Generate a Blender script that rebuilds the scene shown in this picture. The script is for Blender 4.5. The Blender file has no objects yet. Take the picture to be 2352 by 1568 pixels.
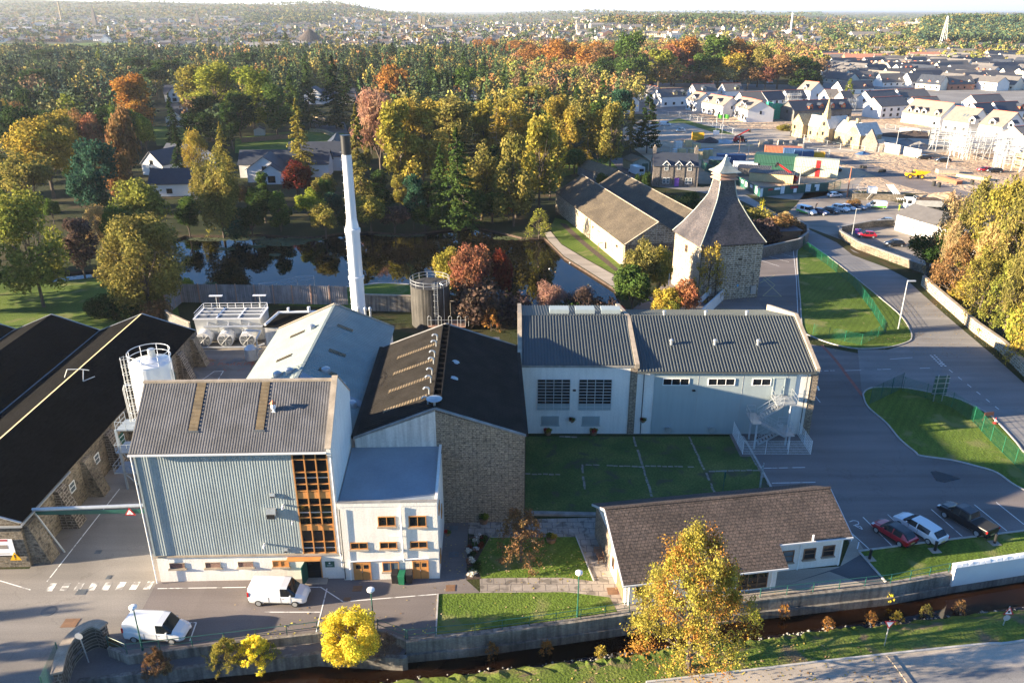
import bpy,math,random
import numpy as np
from mathutils import Vector,Matrix,geometry
SC=bpy.context.scene
COL=SC.collection
PI=math.pi
rad=math.radians
# ------------------------------------------------------------------ camera
H=46.0
F=1829.0
TH=math.atan(762/F)
cT,sT=math.cos(TH),math.sin(TH)
cd=bpy.data.cameras.new('camera')
cam=bpy.data.objects.new('camera',cd)
COL.objects.link(cam)
cam.location=(0,0,H)
cam.rotation_euler=(PI/2-TH,0,0)
cd.sensor_width=36.0
cd.lens=36.0*F/2352
cd.clip_start=0.5
cd.clip_end=200000
SC.camera=cam
# ------------------------------------------------------------------ light
SUN_EL,SUN_TO=12.5,10.0
w=bpy.data.worlds.new('World')
SC.world=w
w.use_nodes=True
nt=w.node_tree
sky=nt.nodes.new('ShaderNodeTexSky')
sky.sky_type='NISHITA'
sky.sun_disc=False
sky.sun_elevation=rad(SUN_EL)
sdx,sdy=-math.cos(rad(SUN_TO)),-math.sin(rad(SUN_TO))
sky.sun_rotation=math.atan2(sdx,sdy)
sky.air_density=1.0
sky.dust_density=0.0
sky.ozone_density=6.0
bg=nt.nodes['Background']
nt.links.new(sky.outputs[0],bg.inputs[0])
bg.inputs[1].default_value=0.063
sl=bpy.data.lights.new('sun','SUN')
sl.energy=5.0
sl.angle=rad(0.5)
sl.color=(1.0,0.82,0.58)
so=bpy.data.objects.new('sun',sl)
COL.objects.link(so)
dv=Vector((math.cos(rad(SUN_TO))*math.cos(rad(SUN_EL)),math.sin(rad(SUN_TO))*math.cos(rad(SUN_EL)),-math.sin(rad(SUN_EL))))
so.rotation_euler=dv.to_track_quat('-Z','Y').to_euler()
vs=SC.view_settings
vs.view_transform='Standard'
vs.look='None'
vs.exposure=2.42
vs.gamma=1.0
# ------------------------------------------------------------------ measuring helpers
def G(u,v,z=0.0):
 """point of the place at height z seen at (u, v) of the 2352 px wide photograph"""
 q=(v-784)/F
 k=(H-z)/(sT+q*cT)
 return (k*(u-1176)/F,k*(cT-q*sT))
def HT(Y,v):
 q=(v-784)/F
 return H-Y*(q*cT+sT)/(cT-q*sT)
def PX(x,y,z=0.0):
 d=y*cT+(H-z)*sT
 return (1176+F*x/d,784+F*((H-z)*cT-y*sT)/d)
BA=1.7
def W2(x,y,a=BA):
 a=rad(a)
 return (x*math.cos(a)-y*math.sin(a),x*math.sin(a)+y*math.cos(a))
def L2(x,y,a=BA):
 return W2(x,y,-a)
def rot2(p,a):
 return (p[0]*math.cos(a)-p[1]*math.sin(a),p[0]*math.sin(a)+p[1]*math.cos(a))
 # ------------------------------------------------------------------ materials
MATS={}
def nmat(name):
 m=bpy.data.materials.new(name)
 m.use_nodes=True
 MATS[name]=m
 return m,m.node_tree,m.node_tree.nodes['Principled BSDF']
def N(t,kind,**kw):
 n=t.nodes.new(kind)
 for k,v in kw.items():
  if k.startswith('i_'):
   n.inputs[k[2:].replace('_',' ')].default_value=v
  else:
   setattr(n,k,v)
 return n
def noise(t,scale,detail=4,coord='Object',dist=0.0,vec=None):
 if vec is None:
  tc=N(t,'ShaderNodeTexCoord')
  vec=tc.outputs[coord]
 n=N(t,'ShaderNodeTexNoise',i_Scale=scale,i_Detail=detail)
 n.inputs['Distortion'].default_value=dist
 t.links.new(vec,n.inputs['Vector'])
 return n.outputs['Fac']
def ramp(t,fac,stops):
 r=N(t,'ShaderNodeValToRGB')
 e=r.color_ramp.elements
 while len(e)<len(stops):
  e.new(0.5)
 for i,(p,c) in enumerate(stops):
  e[i].position=p
  e[i].color=(c[0],c[1],c[2],1)
 t.links.new(fac,r.inputs[0])
 return r.outputs[0]
def mixc(t,fac,a,b,mode='MIX'):
 m=N(t,'ShaderNodeMix',data_type='RGBA',blend_type=mode)
 for s,x in ((0,fac),(6,a),(7,b)):
  if hasattr(x,'is_output'):
   t.links.new(x,m.inputs[s])
  elif s==0:
   m.inputs[0].default_value=x
  else:
   m.inputs[s].default_value=(x[0],x[1],x[2],1)
 return m.outputs[2]
def bump(t,b,fac,strength=0.3,dist=0.05):
 n=N(t,'ShaderNodeBump')
 n.inputs['Strength'].default_value=strength
 n.inputs['Distance'].default_value=dist
 t.links.new(fac,n.inputs['Height'])
 t.links.new(n.outputs[0],b.inputs['Normal'])
def lerp3(a,k):
 return tuple(min(1,x*k) for x in a)
def plain(name,col,rough=0.7,var=0.15,scale=1.5,metal=0.0,bmp=0.0,fine=0.0,coord='Object',spec=0.5,streak=0.0):
 """one colour, mottled at two scales"""
 m,t,b=nmat(name)
 b.inputs['Roughness'].default_value=rough
 b.inputs['Metallic'].default_value=metal
 b.inputs['Specular IOR Level'].default_value=spec
 f=noise(t,scale,5,coord)
 c=ramp(t,f,[(0.3,lerp3(col,1-var)),(0.7,lerp3(col,1+var))])
 if fine:
  f2=noise(t,scale*14,3,coord)
  g=ramp(t,f2,[(0.3,(1-fine,)*3),(0.7,(1+fine*.0,)*3)])
  c=mixc(t,1.0,c,g,'MULTIPLY')
  if bmp:
   bump(t,b,f2,bmp)
 elif bmp:
  bump(t,b,f,bmp)
 if streak:
  tc=N(t,'ShaderNodeTexCoord')
  mp=N(t,'ShaderNodeMapping')
  mp.inputs['Scale'].default_value=(2.6,2.6,.16)
  t.links.new(tc.outputs['Object'],mp.inputs[0])
  g=ramp(t,noise(t,1.0,6,vec=mp.outputs[0]),[(0.34,(1-streak,)*3),(0.6,(1,)*3)])
  c=mixc(t,1.0,c,g,'MULTIPLY')
 t.links.new(c,b.inputs['Base Color'])
 return m
def bricky(name,c1,c2,mortar,bw,bh,ms=0.02,rough=0.9,spec=.4,var=0.35,bmp=0.5,offs=0.5,stain=0.3,squash=1.0):
 m,t,b=nmat(name)
 b.inputs['Roughness'].default_value=rough
 b.inputs['Specular IOR Level'].default_value=spec
 uv=N(t,'ShaderNodeUVMap')
 wv=N(t,'ShaderNodeTexNoise',i_Scale=1.3,i_Detail=2)
 t.links.new(uv.outputs[0],wv.inputs['Vector'])
 ad=N(t,'ShaderNodeVectorMath',operation='MULTIPLY_ADD')
 t.links.new(wv.outputs['Color'],ad.inputs[0])
 ad.inputs[1].default_value=(bh*.7*(1 if squash!=1 else .3),)*3
 t.links.new(uv.outputs[0],ad.inputs[2])
 br=N(t,'ShaderNodeTexBrick',offset=offs,squash=squash,squash_frequency=2)
 t.links.new(ad.outputs[0],br.inputs['Vector'])
 br.inputs['Scale'].default_value=1.0
 br.inputs['Brick Width'].default_value=bw
 br.inputs['Row Height'].default_value=bh
 br.inputs['Mortar Size'].default_value=ms
 br.inputs['Mortar Smooth'].default_value=0.3
 br.inputs['Bias'].default_value=0.0
 br.inputs['Color1'].default_value=(*c1,1)
 br.inputs['Color2'].default_value=(*c2,1)
 br.inputs['Mortar'].default_value=(*mortar,1)
 f=noise(t,0.35,6)
 s=ramp(t,f,[(0.35,(1-stain,)*3),(0.62,(1.0,)*3)])
 c=mixc(t,1.0,br.outputs['Color'],s,'MULTIPLY')
 f2=noise(t,6,3)
 s2=ramp(t,f2,[(0.3,(1-var,)*3),(0.7,(1.0,)*3)])
 c=mixc(t,1.0,c,s2,'MULTIPLY')
 mp=N(t,'ShaderNodeMapping')
 mp.inputs['Scale'].default_value=(1.1/bw,1.1/bh,1)
 t.links.new(uv.outputs[0],mp.inputs[0])
 g=ramp(t,noise(t,1.0,1,vec=mp.outputs[0]),[(0.36,(.55,)*3),(0.44,(1,)*3),(0.62,(1,)*3),(0.68,(1.2,)*3)])
 c=mixc(t,1.0,c,g,'MULTIPLY')
 t.links.new(c,b.inputs['Base Color'])
 iv=N(t,'ShaderNodeMath',operation='SUBTRACT')
 iv.inputs[0].default_value=1
 t.links.new(br.outputs['Fac'],iv.inputs[1])
 bump(t,b,iv.outputs[0],bmp,0.04)
 return m
def grassy(name,a,b_,c_,scale=0.12,dirt=None,mow=0.0):
 m,t,b=nmat(name)
 b.inputs['Roughness'].default_value=0.95
 b.inputs['Specular IOR Level'].default_value=0.15
 f=noise(t,scale,8)
 c=ramp(t,f,[(0.3,a),(0.5,b_),(0.72,c_)])
 f2=noise(t,5.0,4)
 g=ramp(t,f2,[(0.32,(.55,)*3),(0.7,(1.15,)*3)])
 c=mixc(t,1.0,c,g,'MULTIPLY')
 if mow:
  wv=N(t,'ShaderNodeTexWave',i_Scale=0.35,i_Distortion=1.0)
  tc=N(t,'ShaderNodeTexCoord')
  mp=N(t,'ShaderNodeMapping')
  mp.inputs['Rotation'].default_value=(0,0,0.6)
  t.links.new(tc.outputs['Object'],mp.inputs[0])
  t.links.new(mp.outputs[0],wv.inputs[0])
  g=ramp(t,wv.outputs['Fac'],[(0.2,(1-mow,)*3),(0.8,(1,)*3)])
  c=mixc(t,1.0,c,g,'MULTIPLY')
 if dirt:
  fd=noise(t,scale*2.2,6,dist=0.6)
  k=ramp(t,fd,[(0.56,(0,)*3),(0.66,(1,)*3)])
  c=mixc(t,k,c,dirt)
 t.links.new(c,b.inputs['Base Color'])
 bump(t,b,f2,0.6,0.12)
 return m
def asph(name,col,var=0.12,wear=0.0,rough=0.9,crack=0.16):
 m,t,b=nmat(name)
 b.inputs['Roughness'].default_value=rough
 b.inputs['Specular IOR Level'].default_value=0.25
 f=noise(t,0.09,7,dist=0.4)
 c=ramp(t,f,[(0.28,lerp3(col,1-var*1.5)),(0.5,col),(0.72,lerp3(col,1+var*1.6))])
 f2=noise(t,9,3)
 g=ramp(t,f2,[(0.3,(.86,)*3),(0.7,(1.08,)*3)])
 c=mixc(t,1.0,c,g,'MULTIPLY')
 tc=N(t,'ShaderNodeTexCoord')
 for rz,sc_,k0 in ((.35,(.03,.7,1),.90),(-.6,(.05,.55,1),.93)):
  mp=N(t,'ShaderNodeMapping')
  mp.inputs['Rotation'].default_value=(0,0,rz)
  mp.inputs['Scale'].default_value=sc_
  t.links.new(tc.outputs['Object'],mp.inputs[0])
  g=ramp(t,noise(t,1.0,4,vec=mp.outputs[0]),[(0.38,(k0,)*3),(0.6,(1.05,)*3)])
  c=mixc(t,1.0,c,g,'MULTIPLY')
 vp=N(t,'ShaderNodeTexVoronoi',distance='CHEBYCHEV',i_Scale=0.06)
 t.links.new(tc.outputs['Object'],vp.inputs['Vector'])
 sp=N(t,'ShaderNodeSeparateColor')
 t.links.new(vp.outputs['Color'],sp.inputs[0])
 g=ramp(t,sp.outputs[0],[(0.0,(.88,)*3),(0.25,(1,)*3),(0.85,(1,)*3),(1.0,(1.10,)*3)])
 c=mixc(t,1.0,c,g,'MULTIPLY')
 if crack:
  vo=N(t,'ShaderNodeTexVoronoi',feature='DISTANCE_TO_EDGE',i_Scale=0.075)
  nz=N(t,'ShaderNodeTexNoise',i_Scale=0.3,i_Detail=5)
  t.links.new(tc.outputs['Object'],nz.inputs['Vector'])
  ad=N(t,'ShaderNodeVectorMath',operation='MULTIPLY_ADD')
  t.links.new(nz.outputs['Color'],ad.inputs[0])
  ad.inputs[1].default_value=(7,7,7)
  t.links.new(tc.outputs['Object'],ad.inputs[2])
  t.links.new(ad.outputs[0],vo.inputs['Vector'])
  k=ramp(t,vo.outputs['Distance'],[(0.0,(1-crack,)*3),(0.006,(1,)*3)])
  c=mixc(t,1.0,c,k,'MULTIPLY')
 t.links.new(c,b.inputs['Base Color'])
 bump(t,b,f2,0.2,0.02)
 return m
def leafmat(name):
 """leaf colour comes from the object's own colour; each leaf clump differs a little"""
 m,t,b=nmat(name)
 oi=N(t,'ShaderNodeObjectInfo')
 ge=N(t,'ShaderNodeNewGeometry')
 g=ramp(t,ge.outputs['Random Per Island'],[(0.0,(.50,.55,.45)),(0.5,(.95,.95,.9)),(1.0,(1.5,1.38,1.1))])
 c=mixc(t,1.0,oi.outputs['Color'],g,'MULTIPLY')
 f=noise(t,4.2,3)
 hs=N(t,'ShaderNodeHueSaturation')
 mr=N(t,'ShaderNodeMapRange')
 t.links.new(f,mr.inputs[0])
 mr.inputs[1].default_value=.3
 mr.inputs[2].default_value=.7
 mr.inputs[3].default_value=.478
 mr.inputs[4].default_value=.518
 t.links.new(mr.outputs[0],hs.inputs['Hue'])
 t.links.new(c,hs.inputs['Color'])
 c=hs.outputs[0]
 t.nodes.remove(b)
 d=N(t,'ShaderNodeBsdfDiffuse')
 tr=N(t,'ShaderNodeBsdfTranslucent')
 mx=N(t,'ShaderNodeMixShader')
 mx.inputs[0].default_value=0.34
 t.links.new(c,d.inputs[0])
 t.links.new(c,tr.inputs[0])
 t.links.new(d.outputs[0],mx.inputs[1])
 t.links.new(tr.outputs[0],mx.inputs[2])
 t.links.new(mx.outputs[0],t.nodes['Material Output'].inputs[0])
 return m
def attrmat(name,rough=0.9):
 m,t,b=nmat(name)
 b.inputs['Roughness'].default_value=rough
 a=N(t,'ShaderNodeAttribute',attribute_name='tint')
 t.links.new(a.outputs['Color'],b.inputs['Base Color'])
 return m
def water(name,col,rough=0.04,bs=0.9,bstr=0.08):
 m,t,b=nmat(name)
 b.inputs['Roughness'].default_value=rough
 b.inputs['IOR'].default_value=1.33
 f=noise(t,0.25,5)
 c=ramp(t,f,[(0.35,lerp3(col,.5)),(0.7,lerp3(col,1.5))])
 t.links.new(c,b.inputs['Base Color'])
 bump(t,b,noise(t,bs,3),bstr,0.05)
 return m
M=MATS
asph('asphalt',(.19,.165,.155))
asph('asphalt_road',(.235,.225,.215),wear=1)
asph('asphalt_dark',(.11,.11,.115))
asph('concrete_yard',(.23,.21,.19),.16)
asph('concrete_pale',(.38,.33,.27),.15)
asph('gravel_lot',(.27,.235,.20),.25,crack=0)
asph('river_gravel',(.2,.18,.17),.3,crack=0)
bricky('paving',(.36,.31,.26),(.31,.27,.23),(.13,.11,.1),1.0,0.9,0.03,bmp=.2,stain=.15,offs=.5,var=.12)
grassy('grass',(.075,.125,.018),(.115,.18,.026),(.17,.23,.04),mow=.12,dirt=(.17,.18,.06))
grassy('grass_rough',(.07,.11,.018),(.125,.175,.03),(.21,.22,.055),.2,dirt=(.16,.12,.07))
grassy('grass_tank',(.06,.10,.03),(.095,.145,.04),(.15,.18,.055),.25,dirt=(.075,.08,.05))
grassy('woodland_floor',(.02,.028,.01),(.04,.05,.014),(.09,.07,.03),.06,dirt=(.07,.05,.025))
grassy('far_ground',(.05,.06,.03),(.11,.12,.05),(.19,.17,.10),.012,dirt=(.15,.14,.12))
grassy('field_green',(.10,.16,.03),(.13,.2,.04),(.17,.24,.05),.01)
def dirtmat():
 m,t,b=nmat('dirt')
 b.inputs['Roughness'].default_value=1
 f=noise(t,0.06,9,dist=.8)
 c=ramp(t,f,[(0.3,(.24,.16,.10)),(0.45,(.40,.28,.18)),(0.6,(.48,.36,.24)),(0.75,(.54,.43,.31))])
 t.links.new(c,b.inputs['Base Color'])
 bump(t,b,noise(t,.35,8,dist=1.2),1.0,0.9)
dirtmat()
plain('soil',(.09,.06,.045),1,.4,2,fine=.5,bmp=.8)
plain('kerb',(.42,.40,.37),.85,.15,2)
def worn(name,col,under,k=.56):
 m,t,b=nmat(name)
 b.inputs['Roughness'].default_value=.75
 n1=noise(t,1.1,8,dist=.5)
 g=ramp(t,n1,[(k-.04,col),(k+.06,under)])
 t.links.new(g,b.inputs['Base Color'])
worn('line_white',(.72,.71,.68),(.25,.235,.22),.60)
worn('zebra_white',(.70,.68,.62),(.25,.23,.21),.50)
plain('line_yellow',(.55,.45,.16),.6,.2,3,fine=.3)
plain('line_red',(.35,.10,.07),.7,.25,2,fine=.4)
plain('harl',(.80,.765,.70),.95,.06,.5,fine=.14,bmp=.35,streak=.08)
plain('harl_stained',(.70,.68,.63),.95,.10,.35,fine=.18,bmp=.3,streak=.3)
plain('house_white',(.68,.67,.65),.9,.05,.5)
plain('house_cream',(.66,.60,.50),.9,.08,.5)
plain('house_brick',(.42,.19,.12),.9,.15,2)
plain('cladding_grey',(.34,.395,.395),.45,.03,.4,streak=.06)
plain('metal_sheet_light',(.26,.30,.275),.5,.10,.5,metal=.1,fine=.15)
plain('sheet_cladding',(.30,.35,.355),.65,.10,.25,fine=.15,streak=.16)
plain('sheet_grey',(.10,.10,.108),.8,.28,.7,fine=.35)
plain('sheet_black',(.028,.025,.022),.95,.25,.6,fine=.3,spec=.1)
plain('sheet_slate',(.075,.085,.085),.5,.08,.3)
plain('glasfibre_brown',(.16,.115,.06),.7,.3,1.5,fine=.3)
plain('roof_slab_grey',(.24,.28,.32),.5,.12,.35,fine=.1)
plain('coping',(.40,.33,.25),.9,.25,1.2,fine=.3)
plain('coping_grey',(.28,.27,.25),.9,.25,1.2,fine=.3)
bricky('felt',(.011,.0105,.0105),(.008,.0075,.0075),(.005,.005,.005),.8,.3,.02,rough=1,spec=.05,stain=.35,bmp=.4)
plain('felt_sunlit',(.52,.42,.22),.85,.12,2)  # low sun on the dark roof slope, put into the colour
plain('felt_patch',(.10,.11,.12),.6,.3,1)
bricky('slates',(.095,.088,.085),(.13,.115,.10),(.04,.04,.04),.35,.28,.02,rough=.6,stain=.35,bmp=.6)
bricky('slates_old',(.16,.125,.08),(.115,.09,.06),(.05,.045,.04),.40,.26,.02,rough=.75,stain=.35,bmp=.5)
bricky('slates_kiln',(.14,.115,.11),(.095,.085,.09),(.05,.05,.05),.40,.30,.02,rough=.5,stain=.45,bmp=.5)
bricky('tiles_brown',(.155,.115,.095),(.10,.078,.068),(.035,.028,.025),.33,.30,.025,rough=.85,stain=.3,bmp=1.0)
plain('slate_estate',(.115,.108,.105),.7,.12,.8)
plain('slate_estate_pale',(.20,.175,.15),.75,.1,.8)
plain('slate_villa',(.035,.042,.058),.6,.15,1)
plain('ridge_red',(.50,.12,.06),.8,.1,3)
bricky('stone_block',(.46,.36,.25),(.31,.25,.19),(.17,.14,.11),.42,.20,.025,stain=.22,var=.4,squash=.8)
bricky('stone_old',(.36,.29,.20),(.15,.125,.10),(.30,.26,.20),.55,.30,.05,stain=.5,var=.5,squash=.7)
bricky('stone_kiln',(.44,.34,.21),(.24,.185,.12),(.62,.55,.44),.80,.36,.075,stain=.25,var=.3,squash=.7)
bricky('stone_dark',(.17,.135,.10),(.085,.07,.06),(.38,.33,.27),.65,.30,.05,stain=.35,squash=.7)
bricky('stone_cottage',(.30,.25,.215),(.24,.205,.18),(.2,.18,.16),.5,.25,.02,stain=.25)
bricky('stone_sand',(.58,.46,.27),(.45,.35,.20),(.38,.3,.2),.6,.3,.02,stain=.3)
bricky('brick_wall',(.33,.14,.09),(.24,.10,.07),(.35,.3,.26),.24,.08,.01)
bricky('block_wall',(.24,.23,.21),(.20,.19,.18),(.13,.13,.12),.45,.22,.015,stain=.3)
plain('concrete_wall',(.28,.25,.21),.95,.3,.5,fine=.3,bmp=.3,streak=.55)
plain('concrete_river',(.24,.22,.19),.95,.35,.4,fine=.35,bmp=.4,streak=.5)
plain('wood_orange',(.52,.235,.07),.55,.12,2)
plain('wood_brown',(.20,.11,.06),.7,.2,2)
plain('wood_grey',(.22,.19,.16),.9,.25,1.5)
plain('fence_tin',(.36,.33,.32),.7,.2,.8,fine=.2,streak=.35)
plain('white_paint',(.82,.82,.80),.45,.05,1)
plain('white_gloss',(.66,.67,.68),.2,.03,.6)
plain('galvanised',(.48,.50,.51),.4,.1,2,metal=.6)
plain('steel_light',(.50,.52,.53),.4,.08,1,metal=.2)
plain('green_paint',(.015,.09,.07),.45,.15,2)
plain('green_mesh',(.008,.13,.065),.5,.15,2)
plain('green_net',(.02,.30,.18),.8,.25,2)
plain('green_container',(.012,.075,.05),.6,.15,1)
plain('black_rubber',(.018,.018,.018),.8,.1,3)
plain('black_paint',(.02,.02,.022),.4,.1,3)
plain('rusty_tank',(.07,.065,.058),.75,.35,.4,fine=.35,streak=.75)
plain('red_paint',(.42,.02,.02),.35,.1,2)
plain('blue_paint',(.03,.09,.21),.5,.1,2)
plain('yellow_paint',(.80,.42,.01),.4,.1,2)
plain('timber_pale',(.60,.45,.24),.8,.1,2)
plain('grey_plastic',(.35,.35,.34),.6,.1,2)
plain('purple_paint',(.30,.10,.45),.5,.1,2)
plain('terracotta',(.35,.13,.07),.8,.2,3)
plain('bark',(.11,.085,.065),.95,.3,3,fine=.3)
plain('bark_pale',(.32,.27,.21),.9,.3,3)
plain('road_sign_white',(.80,.80,.80),.4,.03,3)
plain('sign_grey_back',(.36,.37,.38),.5,.08,3)
plain('hivis',(.45,.65,.03),.6,.1,8)
plain('skin',(.55,.36,.28),.6,.05,8)
plain('dark_cloth',(.03,.035,.05),.9,.1,8)
plain('lamp_globe',(.85,.85,.83),.3,.02,3)
plain('louvre',(.45,.26,.18),.7,.15,3)
plain('lead_copper',(.34,.36,.31),.4,.2,1.2,metal=.3)
plain('plastic_blue',(.1,.35,.6),.5,.1,3)
plain('cream_steel',(.42,.43,.33),.55,.06,1)
m_,t_,b_=nmat('glass_dark')
b_.inputs['Base Color'].default_value=(.012,.015,.018,1)
b_.inputs['Roughness'].default_value=.06
m_,t_,b_=nmat('glass_lit')
b_.inputs['Base Color'].default_value=(.10,.13,.15,1)
b_.inputs['Roughness'].default_value=.1
m_,t_,b_=nmat('tail_red')
b_.inputs['Base Color'].default_value=(.5,.01,.01,1)
b_.inputs['Roughness'].default_value=.25
m_,t_,b_=nmat('headlamp')
b_.inputs['Base Color'].default_value=(.7,.72,.74,1)
b_.inputs['Roughness'].default_value=.1
def carpaint(name,col,metal=0.2):
 m,t,b=nmat(name)
 b.inputs['Base Color'].default_value=(*col,1)
 b.inputs['Roughness'].default_value=.28
 b.inputs['Metallic'].default_value=metal
 b.inputs['Coat Weight'].default_value=.7
 b.inputs['Coat Roughness'].default_value=.05
 return m
carpaint('car_white',(.70,.71,.72),0)
carpaint('car_red',(.42,.015,.03))
carpaint('car_black',(.012,.013,.016))
carpaint('car_blue',(.015,.03,.12))
carpaint('car_navy',(.02,.05,.12))
carpaint('car_silver',(.42,.42,.40),.7)
carpaint('car_green',(.12,.50,.06),0)
leafmat('leaves')
attrmat('tinted')
attrmat('far_leaves',1.0)
water('pond_water',(.006,.0055,.004),.02,.8,.04)
water('river_water',(.014,.0065,.0035),.06,1.6,.10)
# ------------------------------------------------------------------ mesh builder
class MB:
 """collects faces; build() links them as one mesh object"""
 def __init__(s):
  s.v=[]
  s.f=[]
  s.m=[]
  s.mi=0
  s.fr=(0,0,0,0)
  s.sm=False
 def frame(s,x=0,y=0,a=0,z=0):
  s.fr=(x,y,z,rad(a))
  return s
 def mat(s,i):
  s.mi=i
  return s
 def P(s,p):
  x,y,z,a=s.fr
  if a:
   q=(p[0]*math.cos(a)-p[1]*math.sin(a),p[0]*math.sin(a)+p[1]*math.cos(a))
  else:
   q=p
  return (q[0]+x,q[1]+y,p[2]+z)
 def face(s,pts):
  b=len(s.v)
  s.v+=[s.P(p) for p in pts]
  s.f.append(tuple(range(b,b+len(pts))))
  s.m.append(s.mi)
  return s
 def mesh(s,vs,fs):
  b=len(s.v)
  s.v+=[s.P(p) for p in vs]
  for f in fs:
   s.f.append(tuple(i+b for i in f))
   s.m.append(s.mi)
  return s
 def box(s,x0,x1,y0,y1,z0,z1):
  return s.mesh([(x0,y0,z0),(x1,y0,z0),(x1,y1,z0),(x0,y1,z0),(x0,y0,z1),(x1,y0,z1),(x1,y1,z1),(x0,y1,z1)],[(0,3,2,1),(4,5,6,7),(0,1,5,4),(1,2,6,5),(2,3,7,6),(3,0,4,7)])
 def prism(s,pts,z0,z1):
  n=len(pts)
  return s.mesh([(p[0],p[1],z0) for p in pts]+[(p[0],p[1],z1) for p in pts],[tuple(range(n-1,-1,-1)),tuple(range(n,2*n))]+[(i,(i+1)%n,n+(i+1)%n,n+i) for i in range(n)])
 def hexa(s,lo,hi):
  """solid between two quads"""
  return s.mesh(list(lo)+list(hi),[(0,3,2,1),(4,5,6,7),(0,1,5,4),(1,2,6,5),(2,3,7,6),(3,0,4,7)])
 def slab(s,q,t):
  """thick sheet: quad q (corner list) and thickness t upwards along its normal"""
  a,b,c=Vector(q[0]),Vector(q[1]),Vector(q[2])
  n=(b-a).cross(c-b).normalized()
  if n.z<0:
   n=-n
  return s.hexa(q,[tuple(Vector(p)+n*t) for p in q])
 def tube(s,p,q,r,r2=None,n=6,cap=True):
  r2=r if r2 is None else r2
  a,b=Vector(p),Vector(q)
  d=(b-a)
  if d.length<1e-6:
   return s
  d.normalize()
  u=d.cross(Vector((0,0,1)) if abs(d.z)<.9 else Vector((1,0,0))).normalized()
  w_=d.cross(u)
  vs=[]
  for c,rr in ((a,r),(b,r2)):
   for i in range(n):
    t=2*PI*i/n
    vs.append(tuple(c+(u*math.cos(t)+w_*math.sin(t))*rr))
  fs=[(i,(i+1)%n,n+(i+1)%n,n+i) for i in range(n)]
  if cap:
   fs+=[tuple(range(n-1,-1,-1)),tuple(range(n,2*n))]
  return s.mesh(vs,fs)
 def path(s,pts,r,n=6):
  for a,b in zip(pts,pts[1:]):
   s.tube(a,b,r,n=n)
  return s
 def lathe(s,prof,n=24,c=(0,0)):
  vs,fs=[],[]
  for (r,z) in prof:
   for i in range(n):
    t=2*PI*i/n
    vs.append((c[0]+r*math.cos(t),c[1]+r*math.sin(t),z))
  for k in range(len(prof)-1):
   for i in range(n):
    j=(i+1)%n
    fs.append((k*n+i,k*n+j,(k+1)*n+j,(k+1)*n+i))
  fs.append(tuple(range(n-1,-1,-1)))
  fs.append(tuple(range((len(prof)-1)*n,len(prof)*n)))
  return s.mesh(vs,fs)
 def ball(s,c,r,n=10,sz=1.0):
  pr=[(max(.001,r*math.sin(PI*k/6)),c[2]-sz*r*math.cos(PI*k/6)) for k in range(7)]
  return s.lathe(pr,n,(c[0],c[1]))
 def corr(s,a,b,c,d,pitch=.3,amp=.05,prof='sine'):
  """ribbed sheet: ribs run a->d (and b->c), repeat along a->b"""
  A,B,C_,D=map(Vector,(a,b,c,d))
  n=(B-A).cross(D-A).normalized()
  k=max(1,int(round((B-A).length/pitch)))
  if prof=='sine':
   st=[(0,0),(.25,.7),(.5,1),(.75,.7)]
  elif prof=='rib':
   st=[(0,0),(.55,0),(.65,1),(.9,1)]
  else:
   st=[(0,0),(.8,0),(.86,1),(.94,1)]
  ts=[((i+o)/k,h) for i in range(k) for o,h in st]+[(1,0)]
  vs=[]
  for t,h in ts:
   vs.append(tuple(A.lerp(B,t)+n*amp*h))
  for t,h in ts:
   vs.append(tuple(D.lerp(C_,t)+n*amp*h))
  m=len(ts)
  return s.mesh(vs,[(i,i+1,m+i+1,m+i) for i in range(m-1)])
 def wbox(s,ox,oy,ang,a0,a1,o0,o1,z0,z1):
  """box on a wall: along a, outwards o"""
  f=s.fr
  ca,sa=math.cos(rad(ang)),math.sin(rad(ang))
  def pt(a,o,z):
   return (ox+a*ca+o*sa,oy+a*sa-o*ca,z)
  lo=[pt(a0,o1,z0),pt(a1,o1,z0),pt(a1,o0,z0),pt(a0,o0,z0)]
  hi=[pt(a0,o1,z1),pt(a1,o1,z1),pt(a1,o0,z1),pt(a0,o0,z1)]
  return s.hexa(lo,hi)
 def build(s,name,mats,parent=None,smooth=False,uv=True,label=None):
  me=bpy.data.meshes.new(name)
  me.from_pydata(s.v,[],s.f)
  if isinstance(mats,str):
   mats=[mats]
  for m in mats:
   me.materials.append(M[m])
  if len(mats)>1:
   me.polygons.foreach_set('material_index',s.m)
  if uv:
   uvl=me.uv_layers.new(name='UVMap')
   V=s.v
   out=[]
   for f in s.f:
    a,b,c=V[f[0]],V[f[1]],V[f[2]]
    e1=(b[0]-a[0],b[1]-a[1],b[2]-a[2])
    e2=(c[0]-a[0],c[1]-a[1],c[2]-a[2])
    nx,ny,nz=e1[1]*e2[2]-e1[2]*e2[1],e1[2]*e2[0]-e1[0]*e2[2],e1[0]*e2[1]-e1[1]*e2[0]
    l=math.sqrt(nx*nx+ny*ny+nz*nz) or 1
    nx,ny,nz=nx/l,ny/l,nz/l
    h=math.hypot(nx,ny)
    if h<.05:
     for i in f:
      out+=[V[i][0],V[i][1]]
    else:
     tx,ty=-ny/h,nx/h
     bx,by,bz=-ty*0+ny*0-nz*ty,nz*tx,nx*ty-ny*tx
     for i in f:
      p=V[i]
      out+=[p[0]*tx+p[1]*ty,p[0]*bx+p[1]*by+p[2]*bz]
   uvl.data.foreach_set('uv',out)
  me.validate()
  if smooth:
   me.polygons.foreach_set('use_smooth',[True]*len(me.polygons))
  o=bpy.data.objects.new(name,me)
  COL.objects.link(o)
  if parent is not None:
   o.parent=parent
  if label:
   o['label']=label
  return o
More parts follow.
